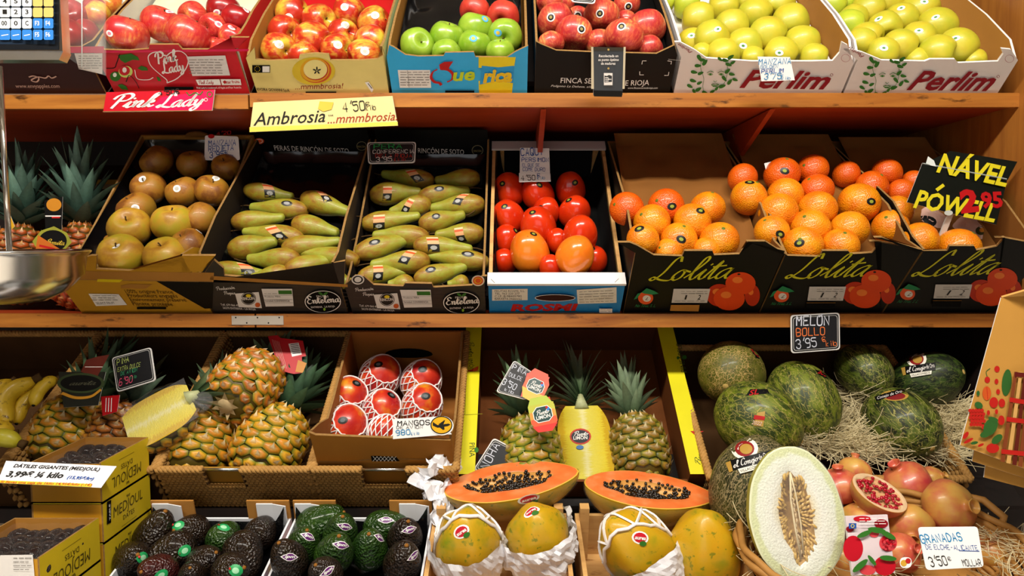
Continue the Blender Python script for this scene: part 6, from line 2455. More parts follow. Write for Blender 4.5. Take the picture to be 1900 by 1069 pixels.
# ---- flat signs and cards
def plane_sign(name, label, quad, Ys, face, thick=.0012, cat='price sign', corner=0.0, group=None, back=None):
    """quad: photo px of top-left, top-right, bottom-right, bottom-left; Ys: distance of bottom-left, bottom-right, top"""
    bl, br = atY(*quad[3], Ys[0]), atY(*quad[2], Ys[1])
    tl = atY(*quad[0], Ys[2])
    ux = (br - bl).normalized()
    n = ux.cross(tl - bl).normalized()   # points away or to the camera
    y = n if n.dot(bl - CAM) > 0 else -n
    z = ux.cross(y) if ux.cross(y).dot(tl - bl) > 0 else -ux.cross(y)
    x = y.cross(z)
    MW = Matrix((x, y, z)).transposed().to_4x4()
    MW.translation = bl
    c = Crate()
    c.MW = MW
    c.mb = MB()
    c.art = Art(c.mb, MW)
    pts = [c.art.L(p) for p in quad]
    if corner:
        out = []
        k = len(pts)
        for i, p in enumerate(pts):
            a, b_ = pts[i - 1], pts[(i + 1) % k]
            da, db = (a - p).normalized() * corner, (b_ - p).normalized() * corner
            for t in (0, .25, .5, .75, 1):
                out.append(p + da * (1 - t) ** 2 + db * t ** 2)
        pts = out
    c.outline = pts
    c.mb.prism([(p.x, 0, p.y) for p in pts], (0, thick, 0), face, back or face, PAPER if back is None else back)
    c.name, c.label, c.cat, c.group = name, label, cat, group
    return c


def sfin(c):
    o = c.mb.build(c.name, None, c.MW)
    return tag(o, c.label, c.cat, c.group)


def inset(c, d, m):
    """rounded outline shrunk by d metres"""
    A = c.art
    A.nx()
    ctr = sum(c.outline, V((0, 0))) / len(c.outline)
    xs_, zs_ = [p.x for p in c.outline], [p.y for p in c.outline]
    w_, h_ = (max(xs_) - min(xs_)) / 2, (max(zs_) - min(zs_)) / 2
    A.put([(ctr.x + (p.x - ctr.x) * (1 - d / w_), ctr.y + (p.y - ctr.y) * (1 - d / h_)) for p in c.outline], [tuple(range(len(c.outline)))], m)


def chalk(name, label, quad, Ys, d=.0028):
    c = plane_sign(name, label, quad, Ys, pm('d8d6d2', .5, .4, .05), .002, 'chalk sign', .008)
    inset(c, d, pm('101214', .5, .4, .2))
    inset(c, d * 1.9, pm('c8c6c2', .5, .4, .05))
    inset(c, d * 2.25, pm('121418', .5, .4, .25))
    return c


HB = pm('1d4f9c', .6, .3, .15)
c = plane_sign('price_card', 'white price card with blue hand lettering for yellow apples, on leaf crate', [(1406, 105), (1466, 106), (1475, 149), (1413, 151)], (1.415, 1.415, 1.40), PAPER)
A = c.art
A.text('MANZANA', (1408, 120), (1467, 118), 10, INKT, HAND, 1.0)
A.text('GOLDEN', (1411, 127), (1443, 126), 5.5, INKT, HAND, 1.0)
A.text('PERLIM', (1413, 136), (1453, 134), 7, HB, HAND, 1.1)
A.text("3'75", (1418, 147), (1449, 146), 10, INKT, HAND, 1.0)
A.text('€', (1449, 142), (1453, 142), 4, INKT, HAND, 1.0)
A.text('kilo', (1450, 148), (1466, 147), 5, INKT, HAND, 1.0)
sfin(c)
c = plane_sign('brand_strip', 'red torn cardboard strip with white script lettering hung under heart crate', [(197, 171), (398, 166), (393, 205), (191, 208)], (1.478, 1.478, 1.476), pm('c40c22', .45, .4), .004, 'cardboard strip')
A = c.art
A.poly([(300, 180), (398, 167), (393, 205), (270, 207)], PINKC)
A.line([(191, 207), (393, 205)], 1.2, KEDGE)
A.text('Pink', (199, 201), (283, 197), 24, WHITE, ('script', .5), 3.6)
A.text('Lady', (290, 200), (372, 195), 24, WHITE, ('script', .5), 3.6)
A.ring((382, 185), 3, 3, .8, WHITE, 10)
A.text("4'50€", (295, 177), (333, 173), 8, INKK, HAND, 1.3)
A.line([(346, 171), (352, 177), (362, 172), (370, 176), (376, 170)], 1.8, GREEN, True)
A.ring((389, 175), 5, 5, 1.5, GREEN, 10)
sfin(c)
c = plane_sign('brand_strip', 'cream torn cardboard strip with brown italic lettering under the cream crate', [(470, 190), (728, 178), (738, 233), (463, 245)], (1.478, 1.478, 1.476), pm('dccb8c', .5, .35), .004, 'cardboard strip')
A = c.art
A.poly([(463, 236), (738, 226), (738, 233), (463, 245)], pm('d8c850', .5, .35))
A.text('Ambrosia', (470, 233), (604, 226), 23, INKK, ('font', .35, .005))
A.text('TM', (609, 217), (618, 216), 3.5, INKK, SANS)
A.text('...mmmbrosia.', (608, 229), (737, 223), 16, pm('9a3010', .6, .3, 0), ('font', .35, 0))
A.text("4'50", (637, 208), (677, 204), 17, INKK, HAND, .9)
A.text('€', (679, 197), (686, 196), 7, INKK, HAND, .9)
A.text('kilo', (679, 205), (697, 203), 9, INKK, HAND, .9)
A.poly([(593, 188), (619, 190), (615, 203), (600, 207), (590, 202)], pm('d2b440', .5, .35))
sfin(c)
c = plane_sign('card_stand', 'black upright card with white text hung over the black capitals crate', [(1100, 89), (1158, 89), (1155, 177), (1101, 177)], (1.43, 1.43, 1.385), pm('2a3038', .35, .45), .004, 'information card')
A = c.art
A.poly([(1097, 87), (1101, 87), (1102, 165), (1097, 165)], pm('c8bca0', .6, .3))
A.poly([(1157, 87), (1161, 87), (1159, 165), (1155, 165)], pm('c8bca0', .6, .3))
A.poly([(1101, 87), (1157, 88), (1157, 94), (1101, 94)], pm('30281c', .5, .4))
A.poly([(1101, 168), (1155, 169), (1154, 180), (1102, 179)], BLACK)
for i, (t, xa, xb) in enumerate((('Recolectada en', 1111, 1147), ('su punto óptimo', 1110, 1148), ('de madurez', 1115, 1142))):
    A.text(t, (xa, 106 + i * 7), (xb, 106 + i * 7), 4.6, WHITE, BOLD)
A.disc((1129, 92), 2, 2, pm('b89a50', .4, .5, 0, 0), 10)
A.disc((1129, 127), 2, 2, pm('b89a50', .4, .5, 0, 0), 10)
A.ring((1129, 147), 1, 1, 1, WHITE)
A.line([(1121, 136), (1136, 136), (1136, 158), (1121, 158), (1121, 136)], 1.2, WHITE)
A.poly([(1121, 136), (1136, 136), (1136, 141), (1130, 139), (1126, 141), (1121, 140)], WHITE)
A.small(1123, 144, 1134, 3, 3.2, WHITE, 1.4)
A.poly([(1121, 153), (1136, 152), (1136, 158), (1121, 158)], WHITE)
sfin(c)
c = chalk('chalk_sign', 'small dark price sign among rosy apples, cut by the top edge', [(1058, -28), (1108, -26), (1104, 7), (1060, 3)], (1.50, 1.50, 1.52))
c.art.text("4'50 kilo", (1064, -4), (1100, -2), 8, pm('d85a80', .6, .3, 0), HAND, 1.1)
sfin(c)
c = plane_sign('price_card', 'white price card with blue lettering clipped above the russet apples', [(380, 251), (442, 253), (445, 297), (379, 297)], (1.69, 1.69, 1.71), PAPER, corner=.006)
A = c.art
A.text('MANZANA', (387, 271), (437, 269), 10, HB, HAND, 1.1)
A.text('REDIETA', (387, 281), (433, 278), 8.5, HB, HAND, 1.1)
A.text("3'95", (389, 293), (415, 291), 10, HB, HAND, 1.1)
A.text('€', (417, 285), (422, 285), 5, HB, HAND, 1)
A.text('kilo', (416, 292), (432, 291), 5, HB, HAND, 1)
A.disc((392, 253), 6, 4, INKR)
A.text("4'20", (402, 251), (428, 249), 6, INKR, HAND, 1)
sfin(c)
c = chalk('chalk_sign', 'black chalk sign with green red and white pear lettering', [(681, 264), (772, 263), (770, 302), (683, 304)], (1.69, 1.69, 1.71))
A = c.art
A.text('PERA', (694, 276), (745, 275), 8, pm('1f9a4a', .6, .3, 0), HAND, 1.1)
A.text('CONFERENCIA', (692, 285), (768, 284), 6.5, WHITE, HAND, .9)
A.text('DE LA RIOJA', (697, 292), (764, 292), 6, pm('b83020', .6, .3, 0), HAND, 1)
A.text("3'95", (698, 300), (727, 299), 8, WHITE, HAND, 1)
A.text('€ kilo', (731, 299), (752, 298), 5, pm('b83020', .6, .3, 0), HAND, 1)
sfin(c)
c = plane_sign('price_card', 'tall white price card with blue lettering standing over the persimmons', [(965, 274), (1019, 275), (1021, 335), (964, 338)], (1.66, 1.66, 1.70), PAPER)
A = c.art
A.text('CAQUI', (967, 289), (1004, 287), 13, HB, HAND, 1.1)
A.text('PERSIMON', (968, 300), (1018, 300), 7, HB, HAND, 1.1)
A.text('EL QUE SE', (969, 309), (1001, 309), 5.5, HB, HAND, 1)
A.text('COME DURO', (970, 317), (1011, 318), 6.5, HB, HAND, 1)
A.poly([(963, 321), (1021, 322), (1022, 337), (963, 338)], PAPER)
A.text("4'50", (967, 335), (993, 334), 9, INKK, HAND, 1.1)
A.text('€', (997, 328), (1002, 328), 6, HB, HAND, 1)
A.text('kilo', (997, 333), (1011, 332), 5, INKT, HAND, 1)
sfin(c)
c = plane_sign('paper_tag', 'small white paper tag marked N 5 leaning on a shaded orange', [(1418, 303), (1445, 296), (1450, 320), (1424, 325)], (1.585, 1.585, 1.60), PAPER, .0006, 'paper tag')
c.art.text('N 5', (1430, 309), (1442, 318), 6, GREYT, SANS)
sfin(c)
# folded Nável Powell sign
c = plane_sign('orange_sign', 'large folded black sign with yellow capitals and red price', [(1712, 302), (1870, 330), (1849, 417), (1683, 375)], (1.43, 1.43, 1.45), pm('0c100c', .25, .5), .001, 'price sign')
A = c.art
sg = pm('c8b81a', .4, .4, .1)
A.text('POWELL', (1694, 384), (1846, 412), 32, sg, ('font', .35, .03))
A.line([(1739, 352), (1750, 344)], 6, sg)
A.text('2', (1783, 394), (1818, 390), 38, pm('a80c10', .4, .4, .1), ('font', .1, .05))
A.text('95', (1822, 385), (1862, 384), 27, pm('a80c10', .4, .4, .1), ('font', .05, .04))
A.disc((1760, 395), 8, 5, pm('b0b0a8', .4, .5), 14)
sfin(c)
R_top = plane_sign('sign_flap', '', [(1764, 280), (1888, 300), (1870, 334), (1712, 304)], (1.448, 1.448, 1.458), pm('0c100c', .25, .5), .001)
A = R_top.art
A.text('NÁVEL', (1737, 318), (1868, 346), 34, sg, ('font', .35, .03))
A.line([(1713, 303), (1868, 332)], 1.6, pm('9aa09a', .3, .5, 0))
A.poly([(1718, 303), (1727, 307), (1737, 309), (1733, 298), (1722, 290)], pm('c8ccc8', .5, .4))
fl = R_top.mb.build('folded_flap', bpy.data.objects['orange_sign'])
fl.matrix_local = bpy.data.objects['orange_sign'].matrix_world.inverted() @ R_top.MW if False else Matrix.Identity(4)
fl.matrix_parent_inverse = bpy.data.objects['orange_sign'].matrix_basis.inverted()
fl.matrix_basis = R_top.MW
b = MB()
q0, q1 = atY(1764, 398, 1.437), atY(1745, 446, 1.455)
b.prism([q0 + V((-.006, 0, 0)), q0 + V((.006, 0, 0)), q1 + V((.006, 0, 0)), q1 + V((-.006, 0, 0))], (0, .004, .001), pm('c8c2b8', .6, .3))
stk = b.build('sign_stick', bpy.data.objects['orange_sign'])
stk.matrix_parent_inverse = bpy.data.objects['orange_sign'].matrix_basis.inverted()
# tissue wrapped oranges
upd()
for (x, y, r_, lab) in ((1791, 443, 35, 'orange wrapped in pale printed tissue, right of the sign stick'), (1722, 424, 34, 'orange in black printed tissue wrap, left of the sign stick')):
    t = hit_w(NAVC, x, y, r_, .03)
    P, r = CAM + ray(x, y) * t, r_ * t / F

    def f_(u, v):
        th, ph = PI * v, 2 * PI * u
        d = V((math.sin(th) * math.cos(ph), math.sin(th) * math.sin(ph), math.cos(th)))
        q = d * 2.4 + V((x, 0, 0))
        return d * (r * (1 + .08 * abs(noise.noise(q)) + .06 * abs(noise.noise(q * 2.7)) + (.22 * max(0, 1 - v * 6))))
    b = MB()
    b.grid(f_, 26, 18, pm('d8b0a0', .7, .25, .06), False)
    o = tag(b.build('wrapped_orange', None, Matrix.Translation(P)), lab, 'wrapped orange')
    upd()
    if x == 1722:
        decal(o, [(('disc', 1716, 412, 22, 12), BLACK), (('disc', 1712, 420, 20, 3), pm('a85a30', .6, .3))], 'print')
    else:
        decal(o, [(('disc', 1820, 428, 10, 8), pm('3a3a18', .6, .3)), (('disc', 1822, 427, 5, 4), pm('c87a20', .6, .3))], 'print')
c = chalk('chalk_sign', 'black chalk sign with white and orange lettering hanging from middle shelf edge', [(1467, 585), (1558, 580), (1559, 649), (1468, 656)], (1.478, 1.478, 1.478))
A = c.art
CW = pm('c8ccd8', .6, .3, .1)
A.text('MELON', (1478, 604), (1538, 603), 17, CW, HAND, 1.1)
A.line([(1520, 588), (1527, 583)], 2, CW)
A.text('BOLLO', (1478, 624), (1530, 621), 14, pm('d8703a', .6, .3, .1), HAND, 1)
A.text("3'95", (1478, 647), (1515, 643), 16, CW, HAND, .9)
A.text('€', (1526, 634), (1532, 633), 8, pm('d8703a', .6, .3, .1), HAND, 1)
A.text('kilo', (1533, 643), (1552, 641), 9, pm('d8703a', .6, .3, .1), HAND, .9)
sfin(c)
c = chalk('chalk_sign', 'black chalk sign with pink price behind the wrapped half pineapple', [(207, 664), (280, 644), (289, 706), (217, 728)], (1.47, 1.47, 1.52))
A = c.art
cy = pm('a8b860', .6, .3, .1)
A.text('PIÑA'.replace('Ñ', 'N'), (217, 678), (239, 671), 9, cy, HAND, .9)
A.line([(231, 669), (237, 666)], 1, cy)
A.text('EXTRA DULCE', (218, 690), (260, 680), 7, cy, HAND, .9)
A.text('DE AVION', (224, 697), (254, 689), 6, pm('3a9a6a', .6, .3, .1), HAND, .9)
A.text("6'90", (221, 716), (245, 709), 11, pm('d85070', .6, .3, .1), HAND, .9)
A.text('€ kilo', (240, 704), (253, 701), 5, pm('3a9a6a', .6, .3, .1), HAND, .9)
sfin(c)
c = chalk('chalk_sign', 'tilted black chalk sign stuck among leaves of left carton pineapple', [(954, 668), (1008, 704), (976, 742), (920, 727)], (1.44, 1.44, 1.49), .002)
A = c.art
A.text('PINA', (950, 684), (975, 696), 8.5, CW, HAND, 1)
A.line([(965, 680), (972, 683)], 1.2, CW)
A.text('DULCE', (944, 698), (967, 707), 7, CW, HAND, 1)
A.text("3'50", (931, 712), (955, 724), 11, CW, HAND, 1)
A.text('kilo', (936, 725), (952, 731), 5, CW, HAND, 1)
sfin(c)
c = chalk('chalk_sign', 'tilted grey chalk sign standing behind the left papaya half', [(916, 812), (980, 846), (948, 890), (878, 872)], (1.385, 1.385, 1.42))
A = c.art
A.text('NOHA', (905, 872), (927, 827), 15, CW, HAND, .8)
A.text('o %', (932, 880), (968, 850), 11, CW, HAND, .8)
sfin(c)
c = plane_sign('price_card', 'white mango price card with round yellow plane badge', [(729, 778), (816, 773), (838, 806), (729, 815)], (1.305, 1.305, 1.31), PAPER)
A = c.art
A.text('MANGOS', (738, 790), (797, 788), 8.5, INKK, HAND, 1.2)
A.text('DE AVION', (736, 796), (784, 795), 5, INKK, HAND, .9)
A.text('980', (735, 808), (761, 806), 9, INKT, HAND, 1.1)
A.text('€ kilo', (763, 808), (778, 806), 5, INKT, HAND, 1)
A.disc((820, 790), 21.5, 18, PAPER)
A.disc((819, 789), 20.5, 17, INKK)
A.disc((819, 789), 18.5, 15, pm('e0a80c', .5, .35, 0))
A.poly([(803, 790), (806, 785), (812, 789), (832, 786), (836, 788), (831, 791), (812, 794)], INKK)
A.poly([(813, 788), (824, 780), (826, 780), (822, 789)], INKK)
A.poly([(814, 792), (822, 798), (825, 797), (824, 790)], INKK)
A.poly([(803, 790), (803, 783), (806, 785)], INKK)
sfin(c)
c = plane_sign('price_card', 'printed white date price card with yellow strip leaning between yellow boxes', [(11, 855), (216, 865), (187, 905), (-6, 896)], (1.145, 1.145, 1.172), pm('e8e8ee', .5, .35, .02))
A = c.art
A.text('DÁTILES GIGANTES (MEDJOUL)', (24, 867), (184, 874), 5.5, INKK, ('font', .2, .03))
A.text('3,99€ ¼ kilo', (10, 884), (116, 887), 9, INKK, ('font', .25, .035))
A.text('(15,95€/kg)', (124, 888), (173, 891), 5, HB, ('font', .3, .03))
A.poly([(-6, 891), (171, 898), (169, 904), (-6, 896)], pm('e0c414', .5, .35, 0))
A.text('Si llevas una caja de 1kilo 14,95€/kilo (-1€)', (0, 896), (170, 902), 4, INKR, ('font', .2, .02))
sfin(c)
c = plane_sign('box_label', '', [(0, 1031), (60, 1030), (64, 1075), (-10, 1078)], (1.018, 1.018, 1.018), WHITE, .0004)
c.art.small(25, 1036, 58, 4, 7, GREYT, 1.2)
c.name, c.label, c.cat = 'paper_label', 'white printed paper label stuck on front date box', 'label'
sfin(c)
c = plane_sign('price_card', 'white pomegranate price card with blue lettering in the wicker basket', [(1703, 978), (1814, 977), (1826, 1052), (1719, 1058)], (1.06, 1.06, 1.10), PAPER, corner=.006)
A = c.art
A.text('GRANADAS', (1711, 1008), (1786, 1003), 14, INKT, HAND, 1.2)
A.text('DE ELCHE-ALICANTE', (1719, 1019), (1815, 1021), 8, HB, HAND, .9)
A.line([(1780, 1022), (1817, 1023)], 1.2, HB)
A.text("3'50", (1728, 1051), (1759, 1048), 16, INKK, HAND, .9)
A.text('€', (1760, 1040), (1765, 1040), 6, INKK, HAND, .9)
A.text('MOLLAR', (1788, 1050), (1822, 1050), 11, INKK, HAND, .9)
sfin(c)
# =============================================================== wicker basket, pomegranates, melon half
WICK = pm('a8783a', .6, .3, .35, sc=40)
WC = V((.652, 1.165, .838))
WA, WB_, WH = .245, .155, .075
WT = math.radians(16)
WM = Matrix.Translation(WC) @ Matrix.Rotation(WT, 4, 'X')
wk = tag(empty('wicker_basket', WM), 'oval woven wicker basket of pomegranates at the bottom right', 'basket')


def oval(k, z, n=64, wob=0, ph=0):
    return [(WA * k * math.cos(a), WB_ * k * math.sin(a), z + wob * math.sin(a * 16 + ph)) for a in [2 * PI * i / n for i in range(n + 1)]]


b = MB()
for i in range(9):
    t = i / 8
    b.tube(oval(.80 + .18 * t + .012 * (i % 2), WH * t * .92, 96, .0012, PI * (i % 2)), .0055, WICK, 6)
b.build('woven_side', wk)
b = MB()
for i in range(26):
    a = 2 * PI * i / 26
    b.tube([(WA * k * math.cos(a), WB_ * k * math.sin(a), z) for k, z in ((.79, -.002), (.9, WH * .5), (1.0, WH))], .004, WICK, 6)
b.build('stakes', wk)
b = MB()
for k, z, ph in ((1.0, WH, 0), (1.035, WH + .004, 2), (1.02, WH + .014, 4)):
    b.tube([(p[0] + .002 * math.sin(j * .9 + ph), p[1], p[2] + .002 * math.cos(j * .9 + ph)) for j, p in enumerate(oval(k, z, 96))], .0065, WICK, 7)
b.build('rim', wk)
b = MB()
b.prism([(WA * .8 * math.cos(a), WB_ * .8 * math.sin(a), -.004) for a in [2 * PI * i / 40 for i in range(40)]], (0, 0, .004), WICK)
b.build('base', wk)
b = MB()
hp_ = [(WA * .985 * math.cos(a), WB_ * .6 * math.sin(a) + .02, WH + .008) for a in [0]]
b.tube([(WA * .96, .05, WH), (WA * 1.0, .06, WH + .022), (WA * .93, .095, WH + .032), (WA * .82, .115, WH + .028), (WA * .72, .11, WH + .005)], .007, WICK, 7)
b.build('handle', wk)
WB = Crate()
WB.MW, WB.inv, WB.hf, WB.w, WB.depth, WB.hb = WM, WM.inverted(), [0], 1, 1, WH
pg = [(1558, 903, 37, 'pomer', (-.2, .95, .2), 'orange pomegranate with crown up, right beside the melon half', .115),
      (1586, 876, 30, 'pome', (.3, .8, -.4), 'yellow pomegranate at the back behind the cut one', .11),
      (1684, 898, 43, 'pomer', (-.55, .75, .1), 'red pomegranate with crown at upper left, back of the heap', .10),
      (1760, 941, 49, 'pome', (.3, .3, .8), 'largest yellow blotched pomegranate, above the price card', .085),
      (1686, 975, 42, 'pome', (-.3, -.3, .8), 'smooth peach coloured pomegranate in the middle of heap', .085),
      (1596, 966, 36, 'pome', (-.1, .95, .1), 'orange pomegranate just above the red printed packet', .07),
      (1672, 1026, 36, 'pomer', (.3, .4, .7), 'reddish pomegranate low between packet and price card', .05),
      (1840, 1022, 36, 'pome', (-.3, .85, .3), 'yellow pomegranate with dark crown at right rim of the basket', .06),
      (1566, 1040, 28, 'pome', (.5, .4, .6), 'small brownish pomegranate under the melon half', .03),
      (1732, 890, 24, 'pome', (.4, .5, .6), 'yellow pomegranate peeping out behind the red one', .10)]
pt = [hit_w(WB, p[0], p[1], p[2], p[6] - .06) for p in pg]
for it in range(80):
    for i in range(len(pg)):
        for j in range(i):
            a, b2 = CAM + ray(*pg[i][:2]) * pt[i], CAM + ray(*pg[j][:2]) * pt[j]
            ov = (pg[i][2] * pt[i] + pg[j][2] * pt[j]) / F * .95 - (a - b2).length
            if ov > 0:
                n_, m_ = (i, j) if pt[i] < pt[j] else (j, i)
                pt[n_] -= ov * .2
                pt[m_] += ov * .2
for p, t in zip(pg, pt):
    mk_fruit('pomegranate', 'pome', p[3], CAM + ray(p[0], p[1]) * t, camv(p[4]), p[2] * t / F, .92, None, p[5], 'pomegranate', 'pomegranates in the wicker basket', False)
# cut pomegranate
upd()
P = CAM + ray(1632, 914) * (min(pt[0], pt[2], pt[5]) - .012)
ARIL = newmat('aril', .18, .5, 0, .4)[0]
ARIL.node_tree.nodes['Principled BSDF'].inputs['Base Color'].default_value = hx('a80c22')
cp, cv, n, rr = half_fruit('half_pomegranate', 'cut pomegranate showing red seeds, on top of the heap', 'half pomegranate', P, camv((.88, -.38, .25)), camv((.25, .82, .5)), 46 * 1.25 / F, [(max(0, math.sin(PI * i / 16)), -1.1 * math.cos(PI * i / 16)) for i in range(17)], SK['pome'], pm('d8b890', .5, .35), pm('d0a070', .5, .35, .2), (.84, .92), .18, pm('c8823c', .5, .35), 0, 1.0)
b = MB()
for i in range(120):
    a, q = rr.uniform(0, 2 * PI), math.sqrt(rr.random()) * .82
    seg = (a / (2 * PI) * 6) % 1
    if seg < .13 or abs(q - .16) < .04:
        continue
    p = (q * math.cos(a), .02 + rr.uniform(-.03, .03), q * math.sin(a) * 1.08)
    b.ball(p, (rr.uniform(.06, .085), .06, rr.uniform(.06, .09)), ARIL, 7, 5)
o = b.build('arils', cp)
o['kind'] = 'stuff'

# melon half
m, nt, b_ = newmat('melon_flesh', .25, .5, 0, .4)
tc = nn(nt, 'TexCoord')
mp = nn(nt, 'Mapping')
mp.inputs['Scale'].default_value = (1.15, 0, .80)
nt.links.new(tc.outputs['Object'], mp.inputs[0])
ln_ = nn(nt, 'VectorMath', operation='LENGTH')
nt.links.new(mp.outputs[0], ln_.inputs[0])
f = mth(nt, 'ADD', ln_.outputs['Value'], mth(nt, 'MULTIPLY', mth(nt, 'SUBTRACT', noi(nt, coords(nt), 4, 4), .5), .18))
nt.links.new(ramp(nt, [(.32, 'd0b070'), (.45, 'dcd6bc'), (.62, 'e2e3d8'), (.94, 'dee3d2'), (1.0, 'cdd4a4')], f), b_.inputs['Base Color'])
bump(nt, b_, noi(nt, coords(nt), 22, 3), .25, .02)
MFL = m
P = atY(1478, 954, 1.12)
mprof = prof_pts([(0, -1.36), (.42, -1.26), (.84, -.82), (1, -.2), (.98, .2), (.84, .75), (.5, 1.2), (.2, 1.36), (0, 1.38)], 4)
hm, cv, n, rr = half_fruit('half_melon', 'half white fleshed melon standing upright, cut face with seeds forward', 'half melon', P, camv((-.06, .97, -.2)), camv((.02, .2, .98)), 87 * 1.17 / F, mprof, pm('a8a448', .5, .35, .2), MFL, pm('b8945c', .5, .4, .3), (.35, .92), .30, pm('d6dab4', .4, .4), -.06, 1.0)
SEEDP = pm('c8a458', .35, .5, .2, coat=.3)
b = MB()
for i in range(270):
    t = rr.uniform(.02, .7)
    k_ = rr.randrange(n)
    p = V(cv(t, k_))
    p.y -= rr.uniform(.02, .07)
    if abs(p.x) < .07 and rr.random() < .85:
        continue
    a = math.atan2(p.z + .06, p.x) + rr.uniform(-.35, .35)
    M_ = Matrix.Translation(p) @ Matrix.Rotation(-a + rr.uniform(-.3, .3), 4, 'Y') @ Matrix.Rotation(rr.uniform(-.7, .7), 4, 'X')
    b.ball((0, 0, 0), (.075, .022, .03), SEEDP, 7, 5, M_)
o = b.build('seeds', hm)
o['kind'] = 'stuff'
b = MB()
for i in range(16):
    z0 = -.85 + i * .105
    b.tube([(.03 * math.sin(i), -.005 + .1, z0), (.02 * math.cos(i * 2), .06, z0 + .08), (.03 * math.sin(i + 1), .1, z0 + .14)], .018, pm('cbb48c', .35, .4, .2), 5)
b.tube([(-.02, .04, -.9), (-.05, .05, -.3), (-.06, .05, .3), (0, .03, .85)], .022, pm('d8c8a0', .35, .4, .2), 5)
b.tube([(.05, .05, -.8), (.09, .07, -.2), (.06, .05, .4), (0, .03, .85)], .018, pm('d8c8a0', .35, .4, .2), 5)
b.build('seed_fibres', hm)
b = MB()
b.grid(lambda u, v: ((-1.0 + 2 * u) * (1 - abs(2 * v - 1) ** 2.6 * .72) * 1.0, -.035 + .006 * noise.noise(V((u * 8, v * 8, 2))), -1.36 + 2.73 * v), 20, 20, FILMC)
b.build('cling_film', hm)
straw('wood_wool', 'pale wood wool strands around the pomegranates and the melon half', 'wood wool', [(WM @ V((x, y, z)), (.02, .015, .01)) for x, y, z in ((-.22, -.03, .06), (-.2, .05, .07), (.2, -.06, .07), (.215, 0, .07), (.1, -.125, .07), (0, -.13, .07), (-.08, -.13, .06), (.15, -.1, .075), (-.24, .08, .05), (.23, .04, .06), (0, 0, .02))], 420, (.03, .08), 9)

# printed packet
c = plane_sign('printed_packet', 'red and white packet printed with pomegranates, standing in the wicker basket', [(1569, 958), (1647, 955), (1661, 1063), (1582, 1069)], (1.045, 1.045, 1.075), pm('d8c8cc', .3, .45), .006, 'packet')
A = c.art
pr_ = random.Random(5)
RP = [pm('b80e22', .35, .45, .15), pm('d04048', .35, .45, .15), pm('8a0818', .35, .45, .1)]
for (x, y, rx, ry, m) in ((1583, 1018, 20, 26, 0), (1642, 1050, 22, 20, 0), (1648, 1008, 18, 17, 1), (1600, 963, 18, 6, 0), (1635, 972, 14, 9, 2), (1610, 1058, 16, 10, 1), (1622, 990, 10, 8, 1), (1577, 982, 8, 6, 2)):
    A.disc((x, y), rx * .92, ry * .92, RP[m])
for i in range(34):
    a, q = pr_.uniform(0, 6.28), pr_.random() ** .5 * 13
    A.disc((1648 + q * math.cos(a), 1008 + q * math.sin(a)), 2.6, 2.2, RP[pr_.randrange(3)], 8)
for (x, y, l, a) in ((1627, 984, 17, .15), (1648, 993, 16, .5), (1604, 991, 15, -.4), (1648, 1036, 16, .1), (1596, 1050, 18, -.7), (1618, 1040, 12, .9)):
    A.disc((x, y), l, l * .32, GREEN, 14, a)
A.rect(1575, 971, 1589, 981, HB)
A.ring((1582, 976), 3, 3, 1, YELC, 10)
A.small(1595, 962, 1644, 3, 5, WHITE, 1.2)
sfin(c)
tg = plane_sign('round_tag', 'small white round tag low beside the printed packet', [(1670, 1034), (1692, 1034), (1692, 1054), (1670, 1054)], (1.042, 1.042, 1.05), PAPER, .0006, 'tag', corner=.008)
tg.art.disc((1677, 1045), 6, 6, pm('c89a30', .5, .35))
tg.art.disc((1685, 1041), 5, 5, INKR)
sfin(tg)

# =============================================================== hanging scale at the far left
sc_ = tag(empty('hanging_scale', Matrix.Translation(atY(10, 90, 1.12))), 'steel hanging scale with keypad and round steel pan at far left', 'scale')
SI = sc_.matrix_world.inverted()
YS = 1.10
tl, br = atY(-120, -60, YS), atY(116, 96, YS)
b = MB()
b.box((tl.x, YS, br.z), (br.x, YS + .02, tl.z), STEEL, SI)
A = Art(b, sc_.matrix_world, (YS - sc_.matrix_world.translation.y) - .0005)
A.rect(-120, -60, 109, 92, pm('0c1016', .35, .5, .1))
A.rect(-120, -60, 102, 82, pm('16283c', .4, .4, .1))
KW, KY, KB = pm('c8ccd0', .5, .4, .05), pm('d8b060', .5, .4, .05), pm('2a78c8', .5, .4, .05)
xs_ = [(-52, -34), (-31, -13), (-1, 19), (20, 39), (41, 59), (61, 79), (81, 99)]
ys_ = [(-24, -6), (-4, 12), (14, 32), (34, 53), (55, 74)]
lab = {(2, 2): '1', (3, 2): '2', (4, 2): '3', (2, 1): '4', (3, 1): '5', (4, 1): '6', (2, 3): '00', (3, 3): '0', (4, 3): 'C', (5, 3): 'F3', (6, 3): 'F4', (5, 4): 'F5', (6, 4): 'F6', (2, 0): '7', (3, 0): '8', (4, 0): '9'}
for i, (xa, xb) in enumerate(xs_):
    for j, (ya, yb_) in enumerate(ys_):
        m = KB if j == 4 or (j == 3 and i > 4) else (KY if i > 4 else KW)
        A.poly([(xa, ya + 2), (xa + 2, ya), (xb - 2, ya), (xb, ya + 2), (xb, yb_ - 2), (xb - 2, yb_), (xa + 2, yb_), (xa, yb_ - 2)], m)
        t = lab.get((i, j))
        if t:
            A.text(t, (xa + 6 - (2 if len(t) > 1 else 0), yb_ - 6), (xb - 6, yb_ - 6), 8, WHITE if m is KB else INKK, BOLD)
        elif j == 4:
            A.line([(xa + 4, ya + 11), (xb - 4, ya + 9)], 1.5, WHITE)
b.build('keypad_housing', sc_)
b = MB()
z1 = br.z
b.prism([(tl.x, YS - .004, z1), (br.x + .004, YS - .004, z1), (br.x + .004, YS - .016, z1 - .017), (tl.x, YS - .016, z1 - .017)], (0, .02, 0), STEEL, M=SI)
